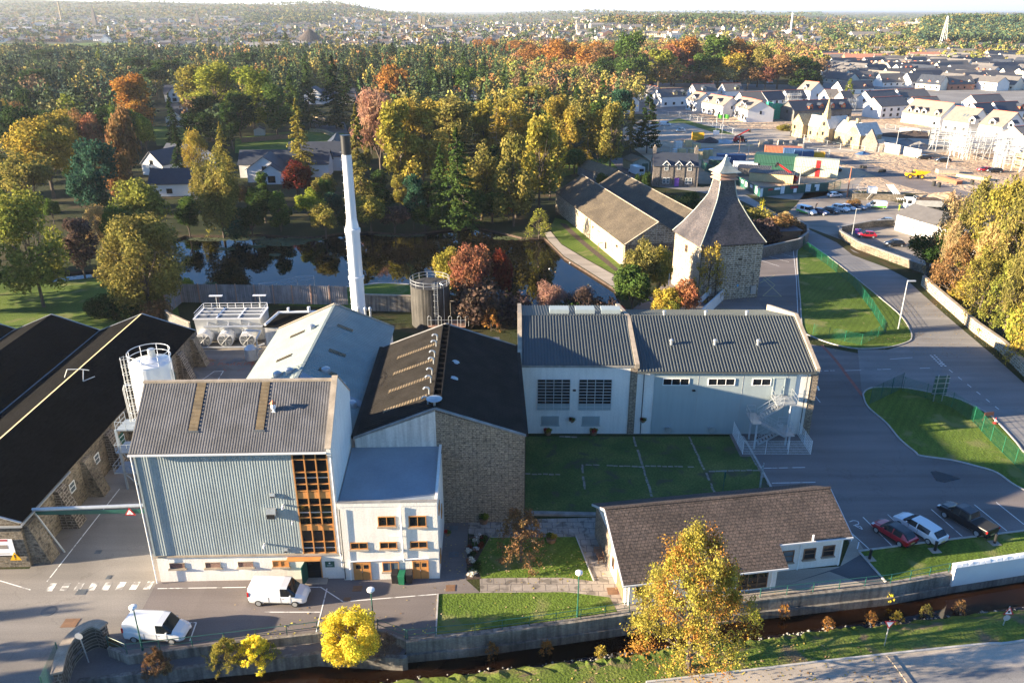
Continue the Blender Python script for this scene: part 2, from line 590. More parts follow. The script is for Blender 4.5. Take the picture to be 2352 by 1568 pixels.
def thing(name,label,cat,x=0,y=0,z=0,rot=0,group=None):
 o=bpy.data.objects.new(name,None)
 COL.objects.link(o)
 o.location=(x,y,z)
 o.rotation_euler=(0,0,rad(rot))
 o.empty_display_size=.5
 if label:
  o['label']=label
 o['category']=cat
 if group:
  o['group']=group
 return o
def tag(o,label,cat,group=None):
 o['label']=label
 o['category']=cat
 if group:
  o['group']=group
 return o
def struct(o,kind='structure',label=None):
 o['kind']=kind
 if label:
  o['label']=label
 return o
def copy_thing(r,x,y,z=0,rot=0,label=None,group=None,sc=None):
 n=r.copy()
 COL.objects.link(n)
 n.location=(x,y,z)
 n.rotation_euler=(0,0,rad(rot))
 if sc:
  n.scale=sc
 if label:
  n['label']=label
 if group:
  n['group']=group
 for ch in r.children:
  c=ch.copy()
  COL.objects.link(c)
  c.parent=n
  for g in ch.children:
   d=g.copy()
   COL.objects.link(d)
   d.parent=c
 return n
def sheet(name,px,z,mat,kind='structure',world=False,label=None):
 """flat sheet whose outline is given by points of the photograph on the ground"""
 pts=px if world else [G(u,v,0) for u,v in px]
 b=MB()
 ar=sum(p[0]*q[1]-q[0]*p[1] for p,q in zip(pts,pts[1:]+pts[:1]))
 if ar<0:
  pts=pts[::-1]
 b.face([(p[0],p[1],z) for p in pts])
 o=b.build(name,mat)
 return struct(o,kind,label)
def ribbon(b,pts,wd,z0,z1,close=False):
 """raised band along a line of ground points"""
 n=len(pts)
 L,R=[],[]
 for i in range(n):
  p=Vector(pts[i])
  if close:
   q0,q1=Vector(pts[i-1]),Vector(pts[(i+1)%n])
  else:
   q0,q1=Vector(pts[max(0,i-1)]),Vector(pts[min(n-1,i+1)])
  d=(q1-q0).normalized()
  nn=Vector((-d.y,d.x))*wd/2
  L.append(p+nn)
  R.append(p-nn)
 rng=range(n if close else n-1)
 for i in rng:
  j=(i+1)%n
  b.hexa([(R[i].x,R[i].y,z0),(R[j].x,R[j].y,z0),(L[j].x,L[j].y,z0),(L[i].x,L[i].y,z0)],[(R[i].x,R[i].y,z1),(R[j].x,R[j].y,z1),(L[j].x,L[j].y,z1),(L[i].x,L[i].y,z1)])
 return b
def flat(b,pts,wd,z):
 for p,q in zip(pts,pts[1:]):
  p,q=Vector(p),Vector(q)
  d=(q-p).normalized()
  n=Vector((-d.y,d.x))*wd/2
  b.face([(p.x-n.x,p.y-n.y,z),(q.x-n.x,q.y-n.y,z),(q.x+n.x,q.y+n.y,z),(p.x+n.x,p.y+n.y,z)])
 return b
def inpoly(x,y,poly):
 c=False
 j=len(poly)-1
 for i in range(len(poly)):
  xi,yi=poly[i]
  xj,yj=poly[j]
  if (yi>y)!=(yj>y) and x<(xj-xi)*(y-yi)/(yj-yi)+xi:
   c=not c
  j=i
 return c
def gp(px):
 return [G(u,v) for u,v in px]
def smooth_line(pts,k=4):
 """rounded line through the points (Catmull-Rom)"""
 out=[]
 n=len(pts)
 for i in range(n-1):
  p0,p1,p2,p3=(Vector(pts[max(0,i-1)]),Vector(pts[i]),Vector(pts[i+1]),Vector(pts[min(n-1,i+2)]))
  for j in range(k):
   t=j/k
   out.append(tuple(.5*((2*p1)+(p2-p0)*t+(2*p0-5*p1+4*p2-p3)*t*t+(3*p1-p0-3*p2+p3)*t**3)))
 out.append(tuple(pts[-1]))
 return out
 # ================================================================== THE SETTING
def sst(a,b,x):
 t=max(0.0,min(1.0,(x-a)/(b-a)))
 return t*t*(3-2*t)
def terr(x,y):
 """height of the land far away"""
 if y<650:
  return 0.0
 a=x/y
 h=0.0
 h+=68*sst(2300,4600,y)*sst(-.12,-.22,a)
 h+=16*sst(1500,2900,y)*sst(-.02,-.14,a)
 h+=18*sst(1000,1700,y)*sst(.03,.12,a)*sst(.44,.33,a)
 h+=22*sst(1000,1500,y)*sst(.40,.52,a)*sst(3600,1900,y)
 h+=14*math.sin(x*.0017+1)*sst(2200,5000,y)+8*math.sin(x*.0061)*sst(2500,5000,y)
 h+=3*math.sin(x*.011)*math.cos(y*.008)*sst(700,1400,y)
 return max(h,0.0) if y<9000 else 0.0
POND=gp([(100,650),(132,627),(211,619),(300,590),(425,541),(517,541),(599,538),(714,544),(777,535),(846,531),(935,538),(1011,528),(1093,521),(1143,531),(1198,545),(1250,545),(1259,553),(1297,591),(1346,621),(1392,650),(1410,662),(1424,690),(1427,706),(1389,712),(1250,716),(1130,705),(1050,680),(990,664),(939,653),(879,650),(813,657),(747,663),(640,667),(500,668),(420,664),(300,650),(227,636),(115,648)])
RN=gp([(2700,1240),(2352,1290),(2180,1317),(2044,1342),(1744,1374.5),(1447,1407.5),(1277,1432),(1091,1456),(930,1471),(868,1447),(730,1455),(517,1479),(293,1506),(249,1487),(243,1455),(205,1472),(160,1510),(140,1560),(125,1680),(110,1900)])
RS=gp([(500,1900),(620,1640),(850,1597),(1091,1567),(1338,1537),(1460,1519),(1611,1501),(1734,1489),(1901,1464),(2051,1450),(2352,1414),(2720,1368)])
RIVER=RN+RS
def ground_mesh():
 x0,x1,y0,y1=-700,760,-30,650
 pts,edges=[],[]
 def loop(p):
  b=len(pts)
  pts.extend(Vector(q) for q in p)
  edges.extend((b+i,b+(i+1)%len(p)) for i in range(len(p)))
 loop([(x0,y0),(x1,y0),(x1,y1),(x0,y1)])
 loop(POND)
 loop(RIVER)
 for i in range(1,14):
  for j in range(1,7):
   pts.append(Vector((x0+(x1-x0)*i/14,y0+(y1-y0)*j/7)))
 v,e,f=geometry.delaunay_2d_cdt(pts,edges,[],0,1e-4)[:3]
 out=[]
 for t in f:
  cx=sum(v[i].x for i in t)/len(t)
  cy=sum(v[i].y for i in t)/len(t)
  if not inpoly(cx,cy,POND) and not inpoly(cx,cy,RIVER):
   out.append(t)
 b=MB()
 b.mesh([(q.x,q.y,0.0) for q in v],out)
 # the land beyond, all in the same sheet
 ys=[650,700,760,830,910,1000,1100,1200,1320,1450,1600,1750,1900,2100,2300,2600,2900,3300,3800,4400,5200,6200,7600,9500,14000,30000,90000]
 n=60
 vs,fs=[],[]
 for y in ys:
  for i in range(n+1):
   a=-1.1+2.3*i/n
   vs.append((a*y,y,terr(a*y,y)))
 for k in range(len(ys)-1):
  for i in range(n):
   p=k*(n+1)+i
   fs.append((p,p+1,p+n+2,p+n+1))
 b.mesh(vs,fs)
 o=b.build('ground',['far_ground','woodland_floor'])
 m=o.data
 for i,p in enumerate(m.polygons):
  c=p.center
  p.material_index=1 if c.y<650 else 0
 return struct(o)
ground_mesh()
# water of the pond, the lade and their banks
b=MB()
b.face([(p[0],p[1],-0.45) for p in (POND if sum(p[0]*q[1]-q[0]*p[1] for p,q in zip(POND,POND[1:]+POND[:1]))>0 else POND[::-1])])
struct(b.build('pond_water','pond_water'))
b=MB()
for p,q in zip(POND,POND[1:]+POND[:1]):
 b.face([(p[0],p[1],0),(q[0],q[1],0),(q[0],q[1],-1.2),(p[0],p[1],-1.2)])
struct(b.build('pond_bank','soil'))
b=MB()
x0,x1=-60,95
b.face([(-80,10,-1.8),(140,10,-1.8),(140,75,-1.8),(-80,75,-1.8)])
struct(b.build('river_water','river_water'))
WE=[(480,1640),(620,1600),(845,1568),(1091,1541),(1338,1514),(1460,1496),(1612,1479),(1734,1466.6),(1901,1442.7),(2051,1429),(2352,1395),(2720,1350)]
we=[G(u,v,-1.8) for u,v in WE]
b=MB()
random.seed(5)
ncol=40
def lerp_line(pts,t):
 k=t*(len(pts)-1)
 i=min(int(k),len(pts)-2)
 return Vector(pts[i]).lerp(Vector(pts[i+1]),k-i)
for i in range(150):
 t0,t1=i/150,(i+1)/150
 A,B=lerp_line(we,t0),lerp_line(we,t1)
 C_,D=lerp_line(RS,t0),lerp_line(RS,t1)
 rr=lambda q,s:(random.seed(int(q*1e4)+s),random.uniform(-.12,.12))[1]
 rows=[]
 for k in range(4):
  f=k/3
  z=-1.95+1.95*f**.8
  rows.append(((A.x+(C_.x-A.x)*f+(rr(t0,k) if k<3 else 0),A.y+(C_.y-A.y)*f+(rr(t0,k+9)*2 if k<3 else 0),z),(B.x+(D.x-B.x)*f+(rr(t1,k) if k<3 else 0),B.y+(D.y-B.y)*f+(rr(t1,k+9)*2 if k<3 else 0),z)))
 for k in range(3):
  b.face([rows[k][0],rows[k][1],rows[k+1][1],rows[k+1][0]])
struct(b.build('river_bank','grass_rough'))
# stones along the foot of that bank
b=MB()
random.seed(8)
for i in range(420):
 p=lerp_line(we,random.random())
 r=random.uniform(.06,.2)
 cx,cy=p.x+random.uniform(-.2,.2),p.y+random.uniform(-.55,.12)
 z=-1.86+random.uniform(0,.12)
 vs=[]
 for (dx,dy,dz) in ((-1,0,0),(0,-1,0),(1,0,0),(0,1,0),(0,0,1)):
  k=random.uniform(.6,1.2)*r
  vs.append((cx+dx*k,cy+dy*k,z+dz*k*.8))
 b.mesh(vs,[(0,1,4),(1,2,4),(2,3,4),(3,0,4)])
o=b.build('river_stones','coping_grey')
struct(o,'stuff','grey stones along the water line below the grass verge')
o['category']='stones'
# gravel planting strip below the car park
BED=[(868,1450),(730,1455),(517,1479),(293,1506),(249,1487),(243,1455),(205,1472),(160,1510),(140,1560),(125,1660),(181,1600)]
bedlow=[(140,1640),(184,1562),(300,1548),(517,1523),(574,1518),(730,1500),(925,1510)]
bp=[G(u,v) for u,v in [(935,1471),(868,1446),(730,1453),(517,1477),(293,1504),(249,1485),(243,1453),(205,1470),(160,1508),(140,1558),(120,1680)]]+[G(u,v,-.75) for u,v in bedlow]
sheet('gravel_bed',bp,-.75,'river_gravel',world=True)
# surfaces (each about 4 mm above the one below)
def sh(name,px,lvl,mat,kind='structure'):
 return sheet(name,px,.004*lvl,mat,kind)
lc=[W2(x,y) for x,y in ((-41.3,108),(-41.3,46),(-60,40),(-60,20),(-27,20),(-27,58),(-20,70),(-12,108))]
yard=sheet('yard',[W2(x,y) for x,y in ((-75,59),(-75,38),(-38,38))]+[G(120,1690),G(145,1545),G(207,1470),G(243,1453),G(283,1484),G(361,1335),G(375,1330)]+[W2(-27,62),W2(-25,121),W2(-46,121),W2(-41.3,59)],.008,'concrete_yard',world=True)
sheet('car_park',gp([(361,1335),(283,1485),(250,1486),(293,1505),(517,1477),(730,1453),(868,1446),(935,1470),(1001,1463),(1006,1364),(1104,1361),(1071,1331),(1076,1190),(1210,1190),(1210,1150),(380,1200)]),.004,'asphalt',world=True)
LAWN1=[(1006,1364),(1100,1361),(1298,1359),(1400,1371),(1420,1408),(1277,1424),(1091,1447),(1001,1461)]
sh('river_lawn',LAWN1,5,'grass')
sh('footpath',[(1102,1331),(1112,1228),(1076,1226),(1076,1192),(1210,1192),(1375,1188),(1372,1228),(1440,1390),(1422,1412),(1400,1372),(1298,1361),(1103,1362)],3,'paving')
LAWN2=[(1105,1328),(1160,1326.5),(1298,1326),(1364,1334.5),(1323,1232.5),(1125,1234),(1094,1289)]
sh('garden_lawn',LAWN2,5,'grass')
sh('flower_bed_soil',[(1071,1331),(1105,1329),(1094,1289),(1125,1233),(1077,1229)],6,'soil')
sh('river_terrace',[(1422,1412),(1440,1388),(1500,1340),(1790,1310),(1930,1300),(1960,1225),(2036,1340),(1744,1373),(1447,1406)],2,'concrete_pale')
sh('side_path',[(1797,1345),(1925,1303),(1985,1268),(2036,1339),(1990,1343),(1905,1312)],4,'asphalt_dark')
LAWN3=[(1196,1002),(1705,1002),(1773,1122),(1390,1182),(1204,1178)]
sh('tank_lawn',LAWN3,4,'grass_tank')
sh('car_park_east',[(1640,560),(1835,560),(1835,690),(1860,790),(1990,815),(2130,795),(2352,868),(2900,1050),(2900,1180),(2352,1228),(2150,1250),(1962,1272),(1945,1232),(1775,1122),(1700,1000),(1700,830),(1440,720)],1,'asphalt')
ROAD=[(2900,1500),(2900,900),(2352,835),(2300,806),(2190,722),(2115,656),(1960,575),(1800,500),(1700,440),(1590,428),(1500,420),(1500,428),(1600,440),(1700,460),(1796,505),(1856,556),(1957,631),(2038,697),(2071,728),(2093,757),(2098,775),(2087,787),(2039,803),(1970,803),(1980,905),(2074,888),(2135,898),(2205,915),(2275,950),(2330,1004),(2400,1070)]
sh('road',ROAD,2,'asphalt_road')
LAWN_E=[(1831,577),(1856,557),(1900,588),(1957,632),(2038,698),(2071,728),(2090,757),(2094,774),(2084,786),(2038,798),(1970,801),(1915,791),(1865,773),(1844,756),(1838,690)]
LAWN_D=[(1982,906),(1990,896),(2011,890),(2074,891),(2135,901),(2203,917),(2272,953),(2327,1008),(2354,1041),(2396,1071),(2700,1210),(2500,1170),(2352,1125),(2290,1086),(2240,1070),(2187,1057),(2116,1047),(2102,1038),(2066,1008),(2036,972),(1993,934)]
LAWN_F=[(1972,1266),(2150,1243),(2352,1219),(2700,1175),(2700,1225),(2352,1280),(2187,1305),(2176,1312),(2039,1337)]
sh('triangle_lawn',LAWN_E,5,'grass')
sh('oval_lawn',LAWN_D,5,'grass')
sh('verge_lawn',LAWN_F,5,'grass')
sh('left_lawn',[(-150,655),(0,650),(115,650),(227,638),(300,652),(400,668),(420,760),(-150,760)],2,'grass')
sh('chimney_lawn',[(640,668),(747,664),(813,658),(879,651),(939,654),(990,666),(1050,700),(1010,720),(640,700)],3,'grass')
sh('barn_lawn',[(1263,525),(1275,500),(1304,508),(1433,614),(1418,634),(1340,590),(1290,560)],3,'grass')
sh('barn_track',[(1285,512),(1300,515),(1345,556),(1400,600),(1424,622),(1412,622),(1350,572),(1310,538)],4,'soil')
sh('pond_path',[(1250,535),(1265,532),(1290,562),(1340,592),(1418,636),(1420,668),(1392,648),(1346,619),(1297,589),(1259,551)],4,'concrete_pale')
sh('villa_lawn',[(540,318),(600,308),(700,300),(790,295),(790,352),(540,352)],3,'grass')
sh('upper_villa_lawn',[(350,292),(430,288),(440,338),(360,335)],3,'grass')
sh('villa_drive',[(715,272),(790,278),(800,306),(730,304)],4,'asphalt')
sh('glade',[(1270,370),(1470,360),(1480,395),(1330,398),(1270,410)],3,'grass')
sh('cottage_yard',[(1400,365),(1460,360),(1478,400),(1470,430),(1430,400)],4,'asphalt')
sh('south_verge',[(500,1900),(620,1640),(850,1597),(1091,1567),(1338,1537),(1460,1519),(1611,1501),(1734,1489),(1901,1464),(2051,1450),(2352,1414),(2720,1368),(2720,1400),(2352,1470),(2250,1479),(1949,1511),(1665,1545),(1484,1566),(1300,1590),(900,1660),(700,1900)],3,'grass_rough')
sh('south_road',[(900,1660),(1300,1590),(1484,1567),(1665,1546),(1949,1512),(2250,1480),(2352,1471),(2720,1402),(2720,1900),(800,1900)],4,'concrete_pale')
sh('estate_streets',[(1400,262),(1420,190),(1890,196),(1905,148),(2040,132),(2352,128),(2900,128),(2900,330),(2352,262)],2,'asphalt_road')
sh('estate_ground',[(1420,300),(1500,262),(1750,250),(1850,238),(2100,240),(2352,270),(2900,300),(2900,480),(1560,420),(1440,330)],1,'dirt')
sh('gravel_car_park',[(1796,500),(1830,470),(1850,440),(1960,440),(2080,470),(2200,520),(2200,600),(2144,621),(1925,548)],3,'gravel_lot')
sh('estate_road',[(1440,300),(1560,268),(1700,295),(1850,300),(2200,290),(2352,300),(2352,330),(2150,352),(1900,350),(1560,320),(1440,330)],3,'concrete_pale')
sh('site_road',[(1890,355),(1905,352),(2352,478),(2352,505),(2300,490),(2050,420)],4,'asphalt')
sh('estate_lawn',[(1520,283),(1560,272),(1650,296),(1690,310),(1640,305),(1570,283)],4,'grass')
sh('site_access',[(1600,434),(1830,460),(1960,440),(1990,400),(1900,440),(1660,420)],3,'gravel_lot')
sh('west_courtyard_apron',[(455,795),(600,790),(600,801),(450,806)],3,'concrete_pale')
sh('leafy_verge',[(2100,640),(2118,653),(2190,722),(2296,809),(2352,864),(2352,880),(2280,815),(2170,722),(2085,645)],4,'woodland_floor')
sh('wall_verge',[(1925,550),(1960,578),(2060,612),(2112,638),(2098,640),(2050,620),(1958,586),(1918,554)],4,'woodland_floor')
# kerbs
def kerb(name,px,wd=.16,h=.12,close=False,mat='kerb',label=None):
 b=MB()
 ribbon(b,smooth_line(gp(px),5),wd,-.05,h,close)
 o=b.build(name,mat)
 return struct(o)
kerb('kerb',LAWN_E[1:]+LAWN_E[:2])
kerb('kerb',LAWN_D[:11])
kerb('kerb',[(2700,1210),(2500,1170),(2352,1125),(2290,1086),(2240,1070),(2187,1057),(2116,1047),(2102,1038),(2066,1008),(2036,972),(1993,934),(1982,906)])
kerb('kerb',[(2037,1340),(1972,1266)])
kerb('kerb',[(1972,1266),(2150,1243),(2352,1219),(2700,1175)])
kerb('kerb',[(939,653),(879,650),(813,657),(747,663),(690,667)],.45,.06)
kerb('kerb',[(1484,1567),(1665,1546),(1949,1512),(2250,1480),(2352,1471),(2720,1402)])
kerb('kerb',[(1773,1124),(1739,1060),(1706,1003)],.2,.15)
kerb('kerb',[(1364,1334.5),(1323,1232.5)],.1,.1)
kerb('kerb',[(1001,1461),(1006,1364)],.12,.1)
kerb('kerb',[(1390,1184),(1204,1180)],.5,.25,mat='coping_grey')
kerb('road_joint',[(2042,1506),(2062,1530),(2098,1580)],.45,.1,mat='coping')
sh('dark_road_patch',[(1900,1575),(2352,1530),(2600,1500),(2600,1700),(1900,1700)],5,'asphalt_road')
# painted lines
b=MB()
def ln(p,q,wd=.1,z=.016):
 flat(b,[G(*p),G(*q)],wd,z)
for p,q in (((362,1351),(565,1348)),((697,1348),(737,1348)),((737,1348),(788,1381)),((788,1381),(1003,1364)),((751,1351),(726,1452)),((608,1405),(735,1405)),((437,1429),(451,1429)),((451,1429),(436,1471)),((275,1122),(108,1335)),((0,1333),(70,1354)),((1982,1187),(2048,1252)),((2039,1181),(2103,1242)),((2138.7,1169),(2210,1231)),((2237.5,1158),(2313,1219)),((2288,1153),(2352,1204)),((1751,1075),(1849,1073)),((1773,1109),(1873,1107)),((1955,1223),(1995,1259)),((1960,1226),(1955,1242)),((1973,1244),(1969,1260)),((1867,903),(1884,924)),((1829,640),(1834,757)),((1822,575),(1829,640)),((456,878),(492,853)),((492,853),(513,852)),((513,852),(497,878)),((1748,598),(1790,612)),((1752,585),(1812,602)),((1770,576),(1830,592)),((1939,851),(1978,850))):
 ln(p,q)
flat(b,smooth_line(gp([(1951,1198),(1960,1195),(1970,1197),(1972,1203),(1964,1205),(1968,1209),(1980,1215)]),4),.09,.016)
flat(b,gp([(1960,1206),(1976,1208),(1981,1215)]),.09,.016)
for i in range(8):
 t=i/8
 ln((2137+170*t,815+135*t),(2137+170*(t+.05),815+135*(t+.05)),.12)
for i in range(7):
 t=i/7
 for dx in (0,9):
  ln((2137+dx+28*t,815+28*t),(2137+dx+28*(t+.08),815+28*(t+.08)),.25)
for u0,u1,v0,v1 in ((1878,1888,851.5,851.4),(1893,1903,851.3,851.2),(1907,1917,851,850.9),(2015,2046,848.5,847.8),(2113,2136,845.5,845)):
 ln((u0,v0),(u1,v1),.12)
ln((2041,825),(2096,821),.1)
o=b.build('road_markings','line_white')
struct(o)
b=MB()
for i in range(8):
 u=104+i*32
 p=[G(u+2,1357),G(u+19,1357),G(u+30,1338.5),G(u+14,1338.5)]
 v=1354.5-i*.3
 b.face([(*G(u,1357-i*.6),.0165),(*G(u+16,1357-i*.6),.0165),(*G(u+27,1339-i*.6),.0165),(*G(u+12,1339-i*.6),.0165)])
struct(b.build('zebra_crossing','zebra_white'))
b=MB()
for p,q in (((1752,680),(1780,655)),((1780,655),(1755,635)),((1752,680),(1795,681)),((1795,681),(1753,640)),((1745,650),(1780,632)),((1640,715),(1690,724)),((1690,712),(1690,724)),((1645,708),(1690,712))):
 flat(b,[G(*p),G(*q)],.12,.016)
struct(b.build('yellow_hatching','line_yellow'))
b=MB()
flat(b,smooth_line(gp([(1888,793),(1920,828),(1950,868),(1982,910)]),4),.45,.016)
struct(b.build('red_threshold_line','line_red'))
# lettering painted on the courtyard: NO PARKING
def text_mesh(name,body,size,mat,parent=None,loc=(0,0,0),rot=(0,0,0),extr=.003,bold=0.0,align='CENTER'):
 c=bpy.data.curves.new(name,'FONT')
 c.body=body
 c.size=size
 c.align_x=align
 c.align_y='CENTER'
 c.extrude=extr
 c.offset=bold
 c.resolution_u=2
 o=bpy.data.objects.new(name,c)
 COL.objects.link(o)
 dg=bpy.context.evaluated_depsgraph_get()
 me=bpy.data.meshes.new_from_object(o.evaluated_get(dg))
 bpy.data.objects.remove(o)
 me.materials.clear()
 me.materials.append(M[mat])
 n=bpy.data.objects.new(name,me)
 COL.objects.link(n)
 n.location=loc
 n.rotation_euler=rot
 if parent is not None:
  n.parent=parent
 return n
tx=G(528,836)
struct(text_mesh('yard_lettering','NO PARKING',1.5,'line_red',None,(tx[0],tx[1],.02),(0,0,rad(BA)),.002))
b=MB()
for p,q in (((478,822),(496,829)),((505,829),(520,822)),((560,820),(590,840)),((585,818),(575,850)),((512,846),(520,852)),((545,852),(565,845))):
 flat(b,[G(*p),G(*q)],.13,.016)
struct(b.build('red_yard_lines','line_red'))
# drain covers and manholes
for (u,v,w_,h_,m) in ((395,1441,.7,.6,'felt_patch'),(395,1417,.6,.5,'felt_patch'),(162,1430,1.2,1.0,'wood_brown'),(112,1403,0,.6,'felt_patch'),(187,1359,.8,.7,'felt_patch'),(250,1325,.4,.5,'felt_patch'),(226,1267,.6,.5,'felt_patch'),(821,1351,.8,.7,'wood_brown'),(797,1376,.6,.5,'wood_brown'),(1035,1350,.8,.8,'wood_brown'),(1042,1212,.8,.7,'felt_patch'),(1042,1273,.9,.8,'felt_patch'),(1407,1357,.9,.9,'wood_brown'),(485,828,1,.6,'wood_brown'),(527,833,1,.6,'felt_patch'),(505,848,.9,.6,'felt_patch'),(2290,1290,.8,.6,'felt_patch'),(545,826,0,.7,'felt_patch')):
 x,y=G(u,v)
 b=MB().frame(x,y,BA)
 if w_:
  b.box(-w_/2,w_/2,-h_/2,h_/2,.005,.035)
  for k in range(4):
   b.box(-w_/2+.08,w_/2-.08,-h_/2+.1+k*h_/5,-h_/2+.14+k*h_/5,.035,.045)
 else:
  b.lathe([(h_,.005),(h_,.03),(h_*.9,.034)],20)
 o=b.build('manhole_cover',m)
 tag(o,None,'manhole cover','covers set in the paving')
 del o['label']
 o['_al']='iron cover set flat in the ground'
sh('puddle',[(2137,1083),(2150,1081),(2200,1096),(2206,1099),(2170,1108),(2150,1104)],6,'river_water')
def dist_px(o):
 p=o.matrix_world.translation
 return p
 # ================================================================== BUILDING HELPERS
def al(o,base,cat=None,group=None):
 o['_al']=base
 if cat:
  o['category']=cat
 if group:
  o['group']=group
 return o
def gable(root,x0,x1,y0,y1,eave,ridge,axis='y',rp=None,wall='harl',roof='felt',ov=.2,th=.12,zb=-.05,corr=None,eave2=None,wall_name='wall',ovg=None):
 """pitched building: axis = direction of the ridge; rp = ridge position across; eave2 = height of the far/right eave"""
 e2=eave if eave2 is None else eave2
 ovg=ov if ovg is None else ovg
 b=MB()
 if axis=='y':
  rp=(x0+x1)/2 if rp is None else rp
  sec=[(x0,zb),(x1,zb),(x1,e2),(rp,ridge),(x0,eave)]
  n=5
  vs=[(p[0],y0,p[1]) for p in sec]+[(p[0],y1,p[1]) for p in sec]
 else:
  rp=(y0+y1)/2 if rp is None else rp
  sec=[(y0,zb),(y1,zb),(y1,e2),(rp,ridge),(y0,eave)]
  vs=[(x1,p[0],p[1]) for p in sec]+[(x0,p[0],p[1]) for p in sec]
 b.mesh(vs,[(0,1,2,3,4),(9,8,7,6,5)]+[((i+1)%5,i,i+5,(i+1)%5+5) for i in range(5)])
 w_=b.build(wall_name,wall,root)
 r=MB()
 g=.03
 for side in (0,1):
  if axis=='y':
   xe,ze=(x0,eave) if side==0 else (x1,e2)
   s=-1 if side==0 else 1
   sl=(ridge-ze)/abs(rp-xe)
   q=[(xe+s*ov,y0-ovg,ze-sl*ov+g),(xe+s*ov,y1+ovg,ze-sl*ov+g),(rp,y1+ovg,ridge+g),(rp,y0-ovg,ridge+g)]
  else:
   ye,ze=(y0,eave) if side==0 else (y1,e2)
   s=-1 if side==0 else 1
   sl=(ridge-ze)/abs(rp-ye)
   q=[(x0-ovg,ye+s*ov,ze-sl*ov+g),(x1+ovg,ye+s*ov,ze-sl*ov+g),(x1+ovg,rp,ridge+g),(x0-ovg,rp,ridge+g)]
  if corr:
   pitch,amp,prof=corr
   r.slab(q,th*.5)
   up=Vector((0,0,th*.5+.01+(.02 if prof=='sine' else .01)))
   if axis=='y':
    a,bb,c,d=q
    if side==0:
     r.corr(tuple(Vector(bb)+up),tuple(Vector(a)+up),tuple(Vector(d)+up),tuple(Vector(c)+up),pitch,amp,prof)
    else:
     r.corr(tuple(Vector(a)+up),tuple(Vector(bb)+up),tuple(Vector(c)+up),tuple(Vector(d)+up),pitch,amp,prof)
   else:
    a,bb,c,d=q
    if side==0:
     r.corr(tuple(Vector(a)+up),tuple(Vector(bb)+up),tuple(Vector(c)+up),tuple(Vector(d)+up),pitch,amp,prof)
    else:
     r.corr(tuple(Vector(bb)+up),tuple(Vector(a)+up),tuple(Vector(d)+up),tuple(Vector(c)+up),pitch,amp,prof)
  else:
   r.slab(q,th)
 ro=r.build('roof',roof,root)
 return w_,ro
def window(root,ox,oy,ang,a,z,wd,ht,fr='white_paint',nx=2,ny=1,glass='glass_dark',fw=.07,sill=None,out=.0,name='window',label=None):
 """window standing on a wall; a, z = lower left corner along the wall"""
 b=MB()
 b.mat(0).wbox(ox,oy,ang,a,a+wd,out+.005,out+.02,z,z+ht)
 b.mat(1)
 t=out+.08
 b.wbox(ox,oy,ang,a-fw,a,out,t,z-fw,z+ht+fw)
 b.wbox(ox,oy,ang,a+wd,a+wd+fw,out,t,z-fw,z+ht+fw)
 b.wbox(ox,oy,ang,a,a+wd,out,t,z-fw,z)
 b.wbox(ox,oy,ang,a,a+wd,out,t,z+ht,z+ht+fw)
 for i in range(1,nx):
  c=a+wd*i/nx
  b.wbox(ox,oy,ang,c-fw*.4,c+fw*.4,out+.021,t-.02,z,z+ht)
 for j in range(1,ny):
  c=z+ht*j/ny
  b.wbox(ox,oy,ang,a,a+wd,out+.021,t-.03,c-fw*.4,c+fw*.4)
 o=b.build(name,[glass,fr],root,label=label)
 if sill:
  s=MB().wbox(ox,oy,ang,a-.15,a+wd+.15,out+.001,out+.2,z-fw-.13,z-fw-.002)
  s.build('sill',sill,o)
 return o
def door(root,ox,oy,ang,a,z,wd,ht,col='wood_orange',lights=0,double=False,out=0.,name='door',label=None):
 b=MB()
 b.mat(0).wbox(ox,oy,ang,a,a+wd,out+.005,out+.06,z,z+ht)
 b.mat(1).wbox(ox,oy,ang,a-.08,a,out,out+.1,z,z+ht+.08).wbox(ox,oy,ang,a+wd,a+wd+.08,out,out+.1,z,z+ht+.08).wbox(ox,oy,ang,a,a+wd,out,out+.1,z+ht,z+ht+.08)
 if double:
  b.mat(2).wbox(ox,oy,ang,a+wd/2-.015,a+wd/2+.015,out+.06,out+.065,z,z+ht)
 for i in range(lights):
  w1=wd/(2*lights)
  c=a+wd*(i+.5)/lights
  b.mat(2).wbox(ox,oy,ang,c-w1*.6,c+w1*.6,out+.06,out+.07,z+ht*.68,z+ht*.9)
 o=b.build(name,[col,col,'glass_dark'],root,label=label)
 h=MB()
 h.wbox(ox,oy,ang,a+wd*(.46 if double else .85),a+wd*(.46 if double else .85)+.05,out+.06,out+.12,z+ht*.45,z+ht*.45+.14)
 h.build('handle','galvanised',o)
 return o
def pipe(root,pts,r=.06,mat='white_paint',name='downpipe'):
 b=MB()
 b.path(pts,r,6)
 return b.build(name,mat,root)
 # ================================================================== THE WORKS
 # ---- mash house: tall, clad in grey sheet, brown glazed bay
T=thing('mash_house','tall mash house clad in ribbed grey sheet with an orange framed glazed bay','industrial building',*W2(-28.9,56.9),0,BA)
w0,d0=15.9,9.2
b=MB()
b.box(0,w0,0,d0,-.05,2.62)
b.build('base_wall','harl',T,label='white harled base wall below the cladding')
b=MB()
b.box(-.12,w0+.02,-.18,.3,2.62,2.80)
b.build('base_ledge','coping',T)
b=MB()
vs=[(.15,.15,2.8),(.15,d0,2.8),(.15,d0,13.2),(.15,4.6,16.8),(.15,.15,13.2)]
vs2=[(w0-.02,p[1],p[2]) for p in vs]
b.mesh(vs+vs2,[(0,1,2,3,4),(9,8,7,6,5)]+[((i+1)%5,i,i+5,(i+1)%5+5) for i in range(5)])
b.build('upper_wall','harl',T)
bx0,bx1=12.55,15.45
b=MB()
